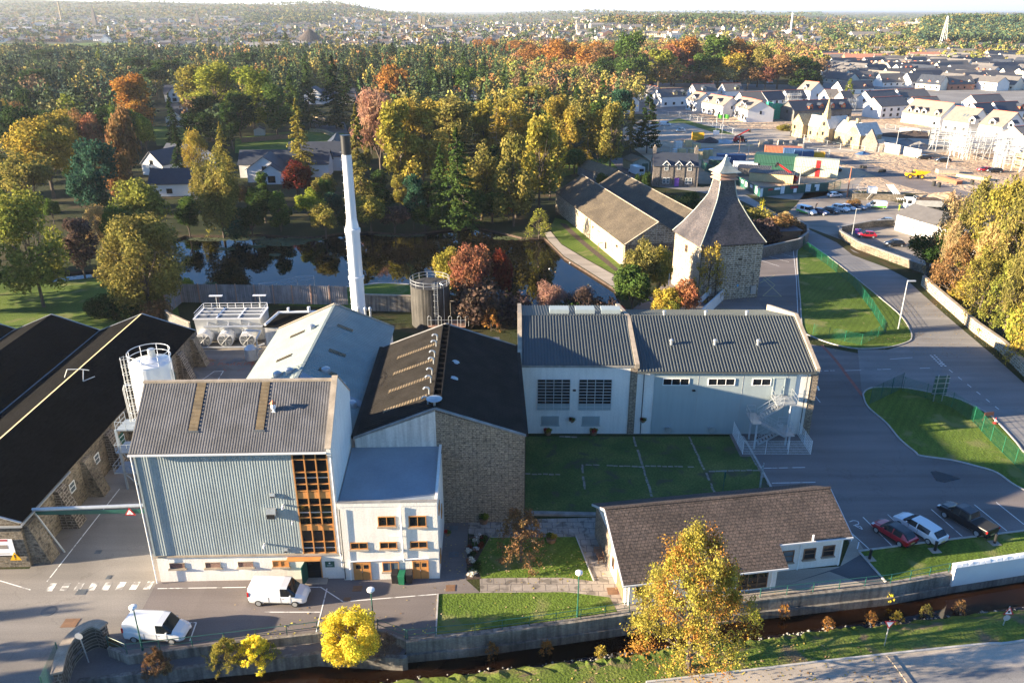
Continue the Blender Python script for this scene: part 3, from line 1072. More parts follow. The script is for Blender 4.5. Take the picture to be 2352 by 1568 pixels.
b.mat(0).corr((-.02,-.05,2.8),(bx0,-.05,2.8),(bx0,-.05,13.25),(-.02,-.05,13.25),.22,.02)
b.mat(0).corr((-.04,d0,2.8),(-.04,-.02,2.8),(-.04,-.02,13.25),(-.04,d0,13.25),.22,.02)
b.mat(1).box(-.10,.06,-.13,.02,2.8,13.25)
b.box(bx0-.05,bx0+.06,-.12,.1,2.8,13.25)
b.build('cladding',['sheet_cladding','sheet_cladding'],T)
b=MB()
b.face([(9.6,-.125,4.2),(9.95,-.125,4.2),(10.0,-.125,6.9),(9.75,-.125,6.9)])
# glazed bay
B=MB()
B.box(bx0+.1,bx1,-.02,.12,2.8,13.2)
bay=B.build('glazing','glass_dark',T)
B=MB()
for i in range(4):
 x=bx0+.1+(bx1-bx0-.1)*i/3
 B.box(x-.05,x+.05,-.17,-.02,2.8,13.2)
for z in (2.85,4.0,5.7,6.45,7.7,9.1,9.75,10.9,12.1,13.05):
 B.box(bx0+.1,bx1,-.13,-.021,z-.04,z+.04)
for z0 in (5.15,8.35):
 B.box(bx0+.1,bx1,-.10,-.022,z0,z0+.62)
B.build('glazing_frame','wood_orange',T)
B=MB()
for z in (6.9,10.3,3.3):
 MB().box(bx0+.1,bx1,-.06,-.023,z,z+.08).build('inner_rail','steel_light',T)
B=MB()
B.box(bx1,w0,-.1,.14,2.8,13.3)
B.build('corner_wall','harl',T)
# roof
B=MB()
q=[(-.25,-.45,12.98),(w0-.35,-.45,12.98),(w0-.35,4.6,16.95),(-.25,4.6,16.95)]
B.mat(0).slab(q,.06)
up=Vector((0,0,.10))
for xa,xb in ((-.25,4.15),(5.0,9.55),(10.35,w0-.35)):
 B.mat(0).corr((xa,-.45,13.08),(xb,-.45,13.08),(xb,4.6,17.05),(xa,4.6,17.05),.22,.02)
for xa,xb,mm in ((4.15,5.0,1),(9.55,10.35,1)):
 B.mat(0).corr((xa,-.45,13.08),(xb,-.45,13.08),(xb,1.0,14.22),(xa,1.0,14.22),.22,.02)
 B.mat(2).box(xa-.05,xb+.05,.9,1.02,14.15,14.3)
B.mat(0).slab([(-.25,d0+.4,13.0),(w0-.35,d0+.4,13.0),(w0-.35,4.6,16.95),(-.25,4.6,16.95)],.12)
roof=B.build('roof',['sheet_grey','glasfibre_brown','felt_patch'],T)
for xa,xb in ((4.15,5.0),(9.55,10.35)):
 B=MB()
 B.corr((xa+.06,4.5,16.99),(xa+.06,1.0,14.25),(xb-.06,1.0,14.25),(xb-.06,4.5,16.99),.35,.06)
 B.build('rooflight','glasfibre_brown',roof)
B=MB().box(-.3,w0-.3,4.45,4.75,16.98,17.16)
B.build('ridge','coping',T)
B=MB()
pts=[(-.55,12.7),(d0+.2,12.7),(d0+.2,13.6),(4.6,17.35),(-.55,13.4)]
vs=[(w0-.34,p[0],p[1]) for p in pts]+[(w0+.01,p[0],p[1]) for p in pts]
B.mesh(vs,[(4,3,2,1,0),(5,6,7,8,9)]+[(i,(i+1)%5,(i+1)%5+5,i+5) for i in range(5)])
B.build('gable_parapet','harl',T)
B=MB()
B.slab([(w0-.42,-.62,13.36),(w0+.07,-.62,13.36),(w0+.07,4.6,17.37),(w0-.42,4.6,17.37)],.09)
B.slab([(w0-.42,d0+.25,13.62),(w0+.07,d0+.25,13.62),(w0+.07,4.6,17.37),(w0-.42,4.6,17.37)],.09)
B.build('coping','coping',T)
B=MB()
B.box(-.3,w0-.35,-.62,-.46,12.88,13.0)
B.path([(-.2,-.3,13.0),(-.2,-.3,.1)],.055)
B.path([(w0-.12,-.22,13.3),(w0-.12,-.22,2.9),(w0-.05,-.2,2.5),(w0-.05,-.2,1.0)],.055)
B.build('gutter','white_gloss',T)
for a in (1.05,4.1,6.9):
 window(T,0,0,0,a,1.45,1.25,.52,'coping',1,1,'brick_wall',.02,'coping',name='blocked_window')
window(T,0,0,0,9.9,1.45,1.3,.55,'wood_orange',2,1,'wood_orange',.06,'coping',name='shuttered_window')
B=MB()
B.mat(0).box(12.75,13.95,-.02,.35,.15,2.15)
B.mat(1).box(12.65,12.75,-.05,.2,.1,2.22)
B.box(13.95,14.05,-.05,.2,.1,2.22)
B.box(12.65,14.05,-.05,.2,2.15,2.25)
dr=B.build('doorway',['glass_dark','wood_orange'],T)
B=MB().wbox(12.75,-.03,-100,0,1.15,-.03,.03,.15,2.1)
B.build('door','green_paint',T)
B=MB().box(11.2,14.1,-.55,-.02,2.28,2.4)
B.build('door_canopy','wood_orange',T)
B=MB().box(12.5,14.5,-.75,-.02,0,.14)
B.build('door_step','concrete_pale',T)
B=MB()
B.mat(0).box(14.35,15.15,-.05,-.002,1.25,1.85)
sg=B.build('notice_board',['green_paint'],T)
B=MB().tube((14.74,-.051,1.68),(14.74,-.058,1.68),.075,n=14).box(14.50,14.98,-.056,-.051,1.47,1.49).box(14.53,14.95,-.056,-.051,1.38,1.39)
B.build('emblem','road_sign_white',sg)
# vents on the cladding
for (x,z,sx,sz,m) in ((10.0,6.65,.8,.85,'galvanised'),(10.45,8.55,.42,.4,'galvanised'),(11.0,3.0,.35,.4,'galvanised')):
 B=MB()
 B.hexa([(x,-.7*sx,z),(x+sx,-.7*sx,z),(x+sx,-.12,z),(x,-.12,z)],[(x,-.45*sx,z+sz),(x+sx,-.45*sx,z+sz),(x+sx,-.12,z+sz),(x,-.12,z+sz)])
 v=B.build('vent_hood',m,T)
 B=MB()
 B.box(x+.06,x+sx-.06,-.7*sx-.02,-.7*sx-.003,z+.04,z+sz*.55) if sx>.6 else B.box(x+.03,x+sx-.03,-.7*sx-.02,-.7*sx-.003,z+.04,z+sz*.4)
 B.build('grille','black_paint',v)
for (x,z) in ((11.45,7.75),(9.45,3.85),(12.1,6.2)):
 B=MB().path([(x,-.1,z),(x,-.5,z+.1),(x+.02,-.55,z-.12)],.06 if x>12 else .10,8)
 B.build('vent_pipe','white_gloss',T)
B=MB().lathe([(.10,14.3),(.12,15.5),(.2,15.52),(.22,15.75),(.05,16.05)],8,(10.9,2.4))
B.box(10.75,11.05,2.25,2.55,14.0,15.3)
B.build('roof_vent','white_paint',T)
B=MB().lathe([(.26,15.95),(.27,16.0),(.02,16.3)],4,(10.9,2.4))
B.build('roof_vent_cap','terracotta',T)
# dark streaks are loose soot on the sheet
# ---- office block
T=thing('office_block','white harled office block with a flat grey roof and orange windows and doors','office building',*W2(-12.95,56.65),0,BA)
B=MB()
B.box(0,8.3,0,8.2,-.05,7.55)
B.build('wall','harl',T)
B=MB()
B.slab([(0.02,.02,7.6),(8.28,.02,7.6),(8.28,8.15,8.45),(0.02,8.15,8.45)],.08)
B.build('roof','roof_slab_grey',T)
B=MB()
B.box(-.02,8.32,-.05,.22,7.55,7.95)
B.slab([(8.1,.2,7.75),(8.34,.2,7.75),(8.34,8.2,8.6),(8.1,8.2,8.6)],.14)
B.box(8.1,8.31,.22,8.2,7.5,7.74)
B.build('parapet','harl',T)
B=MB().box(-.04,8.36,-.09,.26,7.96,8.0)
B.build('parapet_cap','coping_grey',T)
for a,z,w_,h_ in ((3.35,5.65,1.35,.85),(5.95,5.55,1.35,.95),(.85,3.35,1.35,.55),(3.35,3.35,1.35,.55),(5.95,3.35,1.35,.55),(3.45,.95,1.3,.85)):
 window(T,0,0,0,a,z,w_,h_,'wood_orange',2,1,'glass_dark' if z>1 else 'glass_lit',.07,'coping')
door(T,0,0,0,.95,.05,1.35,1.75,lights=2,double=True)
door(T,0,0,0,6.05,.05,1.25,1.85,lights=2,double=True)
for a,z in ((1.5,5.6),(4.2,3.4),(1.0,.9)):
 window(T,8.3,0,90,a,z,.9,.8,'wood_orange',2)
pipe(T,[(5.25,-.12,7.5),(5.25,-.12,2.2),(5.3,-.12,2.05)],.07)
pipe(T,[(.6,-.12,.1),(.6,-.12,2.05),(7.4,-.12,2.25)],.06)
pipe(T,[(4.1,-.1,4.65),(5.2,-.1,4.6)],.03)
pipe(T,[(.15,-.12,7.4),(.12,-.12,.2)],.04,'black_paint')
# ---- tun room with black corrugated roof
T=thing('tun_room','wide stone gabled tun room with a black ribbed roof lit on its west side','industrial building',*W2(-12.6,64.8),0,BA)
wc,dc,xr=15.7,21.4,7.5
B=MB()
sec=[(0,-.05),(xr-.2,-.05),(xr-.2,12.25),(xr-.2,12.28),(0,9.55)]
vs=[(p[0],0,p[1]) for p in ((0,-.05),(xr,-.05),(xr,12.2),(0,9.4))]+[(p[0],dc,p[1]) for p in ((0,-.05),(xr,-.05),(xr,12.2),(0,9.4))]
B.mesh(vs,[(0,1,2,3),(7,6,5,4),(1,0,4,5),(2,1,5,6),(3,2,6,7),(0,3,7,4)])
B.build('wall','harl_stained',T,label='white rendered left half of the gable')
B=MB()
vs=[(p[0],0-.01,p[1]) for p in ((xr,-.05),(wc,-.05),(wc,9.4),(xr,12.2))]+[(p[0],dc,p[1]) for p in ((xr,-.05),(wc,-.05),(wc,9.4),(xr,12.2))]
B.mesh(vs,[(0,1,2,3),(7,6,5,4),(1,0,4,5),(2,1,5,6),(3,2,6,7),(0,3,7,4)])
B.build('wall','stone_block',T,label='squared sandstone right half of the gable')
B=MB()
q1=[(0.1,.15,9.5),(xr,.15,12.3),(xr,dc-.2,12.3),(.1,dc-.2,9.5)]
B.slab(q1,.06)
B.corr((.1,dc-.2,9.6),(.1,.3,9.6),(xr-.3,.3,12.29),(xr-.3,dc-.2,12.29),.42,.075)
B.slab([(xr,.15,12.3),(wc-.1,.15,9.5),(wc-.1,dc-.2,9.5),(xr,dc-.2,12.3)],.06)
B.corr((wc-.1,.3,9.6),(wc-.1,dc-.2,9.6),(xr+.3,dc-.2,12.29),(xr+.3,.3,12.29),.42,.075)
rf=B.build('roof','sheet_black',T)
for y in (3.0,7.2,11.4,15.6):
 B=MB()
 zf=lambda x:9.6+2.8*(x-.1)/(xr-.1)
 B.corr((2.4,y,zf(2.4)+.08),(xr-.9,y,zf(xr-.9)+.08),(xr-.9,y+.65,zf(xr-.9)+.08),(2.4,y+.65,zf(2.4)+.08),.3,.06)
 B.box(2.3,2.4,y-.06,y+.7,zf(2.3),zf(2.3)+.12)
 B.build('rooflight','glasfibre_brown',rf,label='ribbed brown translucent strip')
B=MB()
B.mat(0).box(xr-.32,xr-.24,1.2,dc-1,12.15,12.75)
B.box(xr+.42,xr+.5,1.2,dc-1,12.15,12.75)
for i in range(17):
 y=1.2+(dc-2.2)*i/16
 B.box(xr-.24,xr+.42,y-.04,y+.04,12.2,12.7)
B.mat(0).box(xr-.24,xr+.42,1.2,dc-1,12.15,12.32)
B.build('ridge_vent',['sheet_black'],T)
for y in (1.6,3.6,6.2,8.0,10.6,12.4,15.2,17.0):
 B=MB()
 x=xr-.75
 B.path([(x,y,12.1),(x,y,12.65),(x-.12,y,12.85),(x-.38,y,12.88),(x-.55,y,12.68)],.09,8)
 B.build('swan_neck_vent','galvanised',T)
for y in (7.6,11.6):
 B=MB()
 zc=11.6
 B.lathe([(.62,zc-.4),(.62,zc),(.55,zc+.25),(.3,zc+.42),(.02,zc+.48)],14,(xr+1.3,y))
 B.build('dome_vent','galvanised',T)
B=MB().lathe([(.5,12.9),(.72,12.98),(.74,13.02),(.3,13.1),(.02,13.12)],18,(xr-.1,.9))
B.tube((xr-.1,.9,12.2),(xr-.1,.9,12.95),.12)
B.build('roof_fan','galvanised',T)
B=MB()
for yy in (-.08,dc-.25):
 B.slab([(-.1,yy,9.42),(xr,yy,12.35),(xr,yy+.36,12.35),(-.1,yy+.36,9.42)],.12)
 B.slab([(wc+.1,yy,9.42),(xr,yy,12.35),(xr,yy+.36,12.35),(wc+.1,yy+.36,9.42)],.12)
B.build('coping','coping_grey',T)
B=MB()
B.box(wc-.12,wc+.35,.3,dc,9.25,9.62)
B.box(-.35,.12,.3,dc,9.25,9.6)
B.build('valley_gutter','sheet_black',T)
B=MB().box(wc+.02,wc+.1,.2,.3,0,9.3)
B.build('downpipe','black_paint',T)
# ---- still house with pale ribbed roof
T=thing('still_house','low wide still house with a pale grey ribbed roof beside the chimney','industrial building',*W2(-26.7,67.5),0,BA)
gable(T,0,14.2,0,27.6,8.4,11.5,'y',7.1,'harl_stained','metal_sheet_light',.25,.12,corr=(.42,.05,'rib'),ovg=.1)
B=MB()
B.slab([(-.2,27.6,8.4),(7.1,27.6,11.65),(7.1,27.95,11.65),(-.2,27.95,8.4)],.14)
B.slab([(14.4,27.6,8.4),(7.1,27.6,11.65),(7.1,27.95,11.65),(14.4,27.95,8.4)],.14)
B.build('coping','coping',T)
B=MB().box(6.95,7.25,0,27.5,11.62,11.7)
B.build('ridge','metal_sheet_light',T)
zl=lambda x:8.42+3.12*(x/7.1 if x<7.1 else (14.2-x)/7.1)
for (x,y) in ((3.6,21.2),(3.7,14.0),(9.3,21.6),(9.6,14.4),(9.5,9.2)):
 s=1 if x>7.1 else-1
 B=MB()
 for k in range(1):
  xa,xb=x-.9,x+.9
  B.corr((xa,y,zl(xa)+.15),(xb,y,zl(xb)+.15),(xb,y+.7,zl(xb)+.15),(xa,y+.7,zl(xa)+.15),.2,.05)
 B.build('rooflight','glasfibre_brown',T)
for (x,y) in ((5.5,21.3),(4.3,9.2),(5.7,8.7),(9.3,9.6),(11.2,7.6),(12.7,4.6)):
 z=zl(x)
 B=MB()
 B.lathe([(.50,z-.25),(.50,z+.28),(.45,z+.48),(.26,z+.62),(.02,z+.66)],16,(x,y))
 B.build('dome_vent','galvanised',T)
B=MB()
B.slab([(7.3,6.2,zl(7.3)+.16),(14.3,4.4,zl(14.2)+.16),(14.3,5.6,zl(14.2)+.16),(7.3,7.6,zl(7.3)+.16)],.02)
B.build('flashing','roof_slab_grey',T)
# ---- bottling halls in a row, white and grey
EA=-.36
ex,ey=G(1196,995)
T=thing('white_hall','white hall with two big gridded windows under a ribbed blue grey roof','industrial building',ex,ey,0,EA)
we_,de_=13.0,19.5
gable(T,0,we_,0,de_,8.75,11.25,'x',9,'harl','sheet_slate',.1,.12,corr=(.36,.09,'rib'),ovg=-.1)
for i,x in enumerate((1.9,6.65)):
 B=MB()
 B.mat(0).box(x,x+3.75,-.01,.3,3.15,7.05)
 B.mat(1)
 for k in range(5):
  xx=x+3.75*k/4
  B.box(xx-.035,xx+.035,-.09,-.012,3.15,7.05)
 for k in range(11):
  z=3.15+3.9*k/10
  B.box(x,x+3.75,-.075,-.013,z-.03,z+.03)
 gw=B.build('grid_window',['glass_dark','steel_light'],T)
 B=MB().box(x,x+3.75,-.06,-.014,3.2,3.85)
 B.build('lower_panel','cladding_grey',gw)
 B=MB()
 for k in range(8):
  B.box(x+.5,x+2.55,-.08-.0*k,-.001,1.15+k*.15,1.15+k*.15+.11)
 B.box(x+.4,x+2.65,-.05,0,1.0,1.14)
 B.build('louvre_vent','cladding_grey',T)
 B=MB().tube((x+1.9,.18,4.2),(x+1.9,.18,5.4),.01)
B=MB()
B.box(-.35,we_+.35,-.12,.25,8.55,8.82)
B.build('eaves_band','coping_grey',T)
for x,n in ((-.4,'parapet'),(we_-.1,'parapet')):
 B=MB()
 zz=11.75 if x<0 else 11.4
 pts=[(-.2,8.5),(de_,8.5),(de_,9.2),(9,zz),(-.2,9.05)]
 vs=[(x,p[0],p[1]) for p in pts]+[(x+.5,p[0],p[1]) for p in pts]
 B.mesh(vs,[(4,3,2,1,0),(5,6,7,8,9)]+[(i,(i+1)%5,(i+1)%5+5,i+5) for i in range(5)])
 B.build(n,'coping',T)
B=MB().box(-.4,.05,-.05,3,-.05,8.5)
B.build('corner_wall','stone_dark',T)
B=MB().box(we_-.55,we_+.25,-.12,.4,-.05,8.5)
B.build('stone_pilaster','stone_block',T)
for k in range(3):
 B=MB().box(3.6+k*3.2,6.4+k*3.2-.4,10.5,12,11,11.6)
 B.build('roof_unit','cladding_grey',T)
B=MB().box(5.95,6.3,-.28,0,5.65,5.8)
B.build('flood_lamp','black_paint',T)
T=thing('grey_clad_hall','long hall with pale grey wall panels, slit windows and a ribbed slate coloured roof','industrial building',*[a+b_ for a,b_ in zip((ex,ey),W2(13.25,0,EA))],0,EA)
wf=20.2
gable(T,0,wf,0,de_,8.15,11.25,'x',9,'harl','sheet_slate',.3,.12,corr=(.36,.09,'rib'),ovg=-.05)
B=MB()
B.box(2.0,wf-2.1,-.10,-.002,.1,7.9)
B.build('wall_panels','cladding_grey',T)
B=MB()
for x in (6.95,12.05,17.1):
 B.box(x,x+.05,-.115,-.1,.1,7.9)
for z in (2.0,4.0,6.0):
 B.box(2.0,wf-2.1,-.105,-.1,z,z+.012)
B.build('panel_joints','grey_plastic',T)
for x,w_,n in ((3.0,2.9,3),(8.15,2.95,3),(13.2,2.0,2)):
 window(T,0,0,0,x,6.45,w_,.75,'white_paint',n,1,'glass_dark',.07,None,.1)
door(T,0,0,0,15.6,5.2,1.2,2.1,'cladding_grey',out=.1,label='pale grey door at the top of the fire stair')
B=MB()
B.box(wf-.45,wf+.35,-.15,.6,-.05,8.1)
B.box(wf+.0,wf+.34,.6,de_,-.05,8.2)
B.build('stone_pilaster','stone_block',T)
B=MB()
pts=[(-.2,8.0),(de_,8.0),(de_,9.1),(9,11.75),(-.2,8.6)]
vs=[(wf-.02,p[0],p[1]) for p in pts]+[(wf+.4,p[0],p[1]) for p in pts]
B.mesh(vs,[(4,3,2,1,0),(5,6,7,8,9)]+[(i,(i+1)%5,(i+1)%5+5,i+5) for i in range(5)])
B.build('parapet','coping',T)
B=MB().box(-.1,wf,-.42,-.28,7.95,8.1)
B.path([(.75,-.2,7.9),(.75,-.2,.05)],.06)
B.path([(wf-.9,-.2,7.9),(wf-.9,-.2,.05)],.06)
B.build('gutter','sheet_slate',T)
for x in (4.4,9.5,14.55):
 for yy,zz in ((4.0,9.5),(9.6,11.0)):
  B=MB()
  B.lathe([(.17,zz),(.15,zz+.55),(.23,zz+.6),(.23,zz+.8),(.1,zz+.9)],10,(x,yy))
  B.build('roof_vent','galvanised',T)
for x in (4.0,9.05):
 B=MB()
 B.tube((x,-.1,.75),(x,-.4,.75),.3,.34,14)
 B.box(x-.45,x-.28,-.14,-.1,.75,1.0)
 B.build('wall_fan','galvanised',T)
B=MB().box(6.35,6.7,-.35,-.1,5.7,5.85)
B.build('flood_lamp','black_paint',T)
B=MB().box(wf+.36,wf+.7,.1,.4,5.9,6.1)
B.path([(wf+.6,.2,6.0),(wf+.75,.1,5.7)],.1)
B.build('security_camera','white_gloss',T)
# fire stair
S=thing('fire_stair','galvanised steel fire stair zigzagging up to a grey door','staircase',*[a+b_ for a,b_ in zip((ex,ey),W2(13.25+12.5,0,EA))],0,EA)
B=MB()
B.box(2.9,5.2,-2.6,-.25,5.05,5.15)
B.box(0.1,1.2,-3.6,-.9,3.2,3.3)
B.box(3.9,5.0,-3.6,-.9,1.7,1.8)
B.box(0.0,1.2,-3.6,-1.2,.9,1.0) if False else None
S1=B.build('landing','galvanised',S)
def flight(p,q,wd,n):
 B=MB()
 P_,Q=Vector(p),Vector(q)
 for s in (-wd/2,wd/2):
  B.hexa([(P_.x,P_.y+s-.02,P_.z-.15),(Q.x,Q.y+s-.02,Q.z-.15),(Q.x,Q.y+s+.02,Q.z-.15),(P_.x,P_.y+s+.02,P_.z-.15)],[(P_.x,P_.y+s-.02,P_.z+.1),(Q.x,Q.y+s-.02,Q.z+.1),(Q.x,Q.y+s+.02,Q.z+.1),(P_.x,P_.y+s+.02,P_.z+.1)])
 for i in range(n):
  c=P_.lerp(Q,(i+.5)/n)
  B.box(c.x-.13,c.x+.13,c.y-wd/2,c.y+wd/2,c.z-.02,c.z+.02)
 B.build('flight','galvanised',S)
 B=MB()
 for s in (-wd/2,wd/2):
  for h in (.55,1.05):
   B.tube((P_.x,P_.y+s,P_.z+h),(Q.x,Q.y+s,Q.z+h),.025)
  for i in range(5):
   c=P_.lerp(Q,i/4)
   B.tube((c.x,c.y+s,c.z),(c.x,c.y+s,c.z+1.05),.022)
 B.build('handrail','galvanised',S)
flight((3.6,-2.2,5.1),(1.1,-2.2,3.25),1.0,9)
flight((1.1,-3.2,3.25),(3.9,-3.2,1.75),.9,8)
flight((3.9,-2.2,1.75),(1.3,-2.2,.1),.9,8)
B=MB()
def rail(pts):
 for h in (.5,1.0):
  B.path([(p[0],p[1],p[2]+h) for p in pts],.025)
 for p in pts:
  B.tube((p[0],p[1],p[2]),(p[0],p[1],p[2]+1.0),.025)
rail([(2.9,-.4,5.1),(2.9,-1.6,5.1)])
rail([(3.7,-2.6,5.1),(5.2,-2.6,5.1),(5.2,-1.4,5.1),(5.2,-.3,5.1)])
rail([(1.1,-.9,3.25),(.1,-.9,3.25),(.1,-2.2,3.25),(.1,-3.6,3.25),(1.1,-3.6,3.25)])
rail([(3.9,-.9,1.75),(5.0,-.9,1.75),(5.0,-2.4,1.75),(5.0,-3.6,1.75),(3.9,-3.6,1.75)])
B.build('guard_rail','galvanised',S)
for x,y,z in ((.7,-3.4,3.2),(4.5,-2.5,5.05),(.7,-1.2,3.2),(4.5,-3.5,1.7)):
 B=MB().tube((x,y,0),(x,y,z),.11,n=8)
 B.build('post','steel_light',S)
 # mesh cage round the stair foot
S=thing('mesh_cage_fence','white mesh panels fencing in the foot of the fire stair','fence',*[a+b_ for a,b_ in zip((ex,ey),W2(13.25+11.6,0,EA))],0,EA)
def mesh_fence(S,pts,h,mat,step=.16,vstep=.28,r=.012,post=.035,z=0,name='mesh_panel',every=2.5):
 for p,q in zip(pts,pts[1:]):
  P_,Q=Vector((p[0],p[1],z)),Vector((q[0],q[1],z))
  l=(Q-P_).length
  B=MB()
  n=max(1,int(l/step))
  for i in range(n+1):
   c=P_.lerp(Q,i/n)
   B.tube(c,c+Vector((0,0,h)),r,n=3,cap=False)
  m=max(1,int(h/vstep))
  for j in range(m+1):
   B.tube(P_+Vector((0,0,.05+(h-.05)*j/m)),Q+Vector((0,0,.05+(h-.05)*j/m)),r*1.2,n=3,cap=False)
  B.build(name,mat,S)
  k=max(1,int(round(l/every)))
  for i in range(k+(1 if q is pts[-1] else 0)):
   c=P_.lerp(Q,i/k)
   MB().tube(c,c+Vector((0,0,h+.06)),post,n=5).build('post',mat,S)
mesh_fence(S,[(0,-.2),(0,-4.6),(7.6,-4.6),(7.6,-.2)],1.7,'white_paint',.13,.3,.010,.03)
sheet('stair_slab',[tuple(a+b_ for a,b_ in zip((ex,ey),W2(13.25+x,y,EA))) for x,y in ((11.2,0),(11.2,-5.1),(19.9,-5.1),(19.9,0))],.028,'asphalt',world=True)
# ---- reception cottage by the lade
FA=9.1
fx,fy=G(1435,1388)
T=thing('reception_cottage','low white cottage with a long brown tiled roof beside the lade','cottage',fx,fy,0,FA)
def Fz(y):
 return 2.45+(5.35-2.45)*y/6.0
b=MB()
sec=[(0,-.05),(9.7,-.05),(9.7,3.35),(6.0,5.3),(0,2.4)]
b.mesh([(13.4,p[0],p[1]) for p in sec]+[(0,p[0],p[1]) for p in sec],[(0,1,2,3,4),(9,8,7,6,5)]+[((i+1)%5,i,i+5,(i+1)%5+5) for i in range(5)])
sec=[(2.0,-.05),(9.7,-.05),(9.7,3.35),(6.0,5.28),(2.0,Fz(2.0)-.06)]
b.mesh([(20.5,p[0],p[1]) for p in sec]+[(13.41,p[0],p[1]) for p in sec],[(0,1,2,3,4),(9,8,7,6,5)]+[((i+1)%5,i,i+5,(i+1)%5+5) for i in range(5)])
b.build('wall','harl',T)
b=MB().box(-.06,.3,4.6,9.72,-.05,3.3)
b.build('stone_wall','stone_block',T,label='stone faced back half of the gable wall')
b=MB()
t=.16
b.slab([(-.35,-.35,Fz(-.35)),(14.1,-.35,Fz(-.35)),(14.1,2.0,Fz(2.0)),(-.35,2.0,Fz(2.0))],t)
b.slab([(-.35,2.0,Fz(2.0)),(20.95,2.0-.35,Fz(1.65)),(20.95,6.0,5.35),(-.35,6.0,5.35)],t) if False else b.slab([(14.1,1.6,Fz(1.6)),(20.95,1.6,Fz(1.6)),(20.95,6.0,5.35),(14.1,6.0,5.35)],t)
b.slab([(-.35,2.0,Fz(2.0)),(14.1,2.0,Fz(2.0)),(14.1,6.0,5.35),(-.35,6.0,5.35)],t)
b.slab([(-.35,10.0,3.2),(20.95,10.0,3.2),(20.95,6.0,5.35),(-.35,6.0,5.35)],t)
b.build('roof','tiles_brown',T)
b=MB().slab([(-.4,5.85,5.48),(21.0,5.85,5.48),(21.0,6.0,5.56),(-.4,6.0,5.56)],.05).slab([(-.4,6.2,5.46),(21.0,6.2,5.46),(21.0,6.0,5.56),(-.4,6.0,5.56)],.05)
b.build('ridge','tiles_brown',T)
b=MB()
for x in (-.42,20.96):
 y0,z0=(-.4,Fz(-.4)) if x<0 else (1.55,Fz(1.55))
 b.hexa([(x,y0,z0-.08),(x+.06,y0,z0-.08),(x+.06,6.0,5.26),(x,6.0,5.26)],[(x,y0,z0+.16),(x+.06,y0,z0+.16),(x+.06,6.0,5.5),(x,6.0,5.5)])
 b.hexa([(x,6.0,5.26),(x+.06,6.0,5.26),(x+.06,10.0,3.12),(x,10.0,3.12)],[(x,6.0,5.5),(x+.06,6.0,5.5),(x+.06,10.0,3.36),(x,10.0,3.36)])
b.box(-.42,14.1,-.5,-.37,2.2,2.34)
b.box(14.12,21.0,1.42,1.56,3.15,3.29)
b.build('barge_board','white_gloss',T)
for (a,z,w_,h_,oy) in ((.9,1.0,1.0,.85,0),(8.4,1.0,1.0,.9,0),(14.9,1.0,.95,1.1,2.0),(16.9,1.1,1.0,1.0,2.0),(18.7,1.2,1.0,1.0,2.0)):
 window(T,0,oy,0,a,z,w_,h_,'wood_brown',1,2 if oy else 1,'glass_lit' if a==14.9 else 'glass_dark',.07,'coping')
window(T,0,0,0,9.9,.3,2.6,1.75,'wood_brown',3,1,'glass_dark',.07)
window(T,0,0,0,5.1,1.1,1.8,.8,'wood_brown',2,1,'glass_dark',.07,'coping')
window(T,-.0,9.7,-90,5.8,1.0,.5,1.0,'wood_brown',1,1)
b=MB().wbox(0,9.7,-90,7.2,9.2,.01,.05,.05,2.05)
b.build('gable_door','wood_brown',T)
for (x,y,z) in ((4.2,-.12,2.2),(12.9,-.12,2.2),(.25,-.12,2.2),(16.4,1.88,3.1),(20.3,1.88,3.1)):
 pipe(T,[(x,y,z),(x,y,.05)],.05)
for x,y in ((7.2,-.1),(17.2,1.5)):
 MB().tube((x,y,Fz(y)+.2),(x-.05,y-.05,Fz(y)+.8),.09).build('boiler_flue','white_gloss',T)
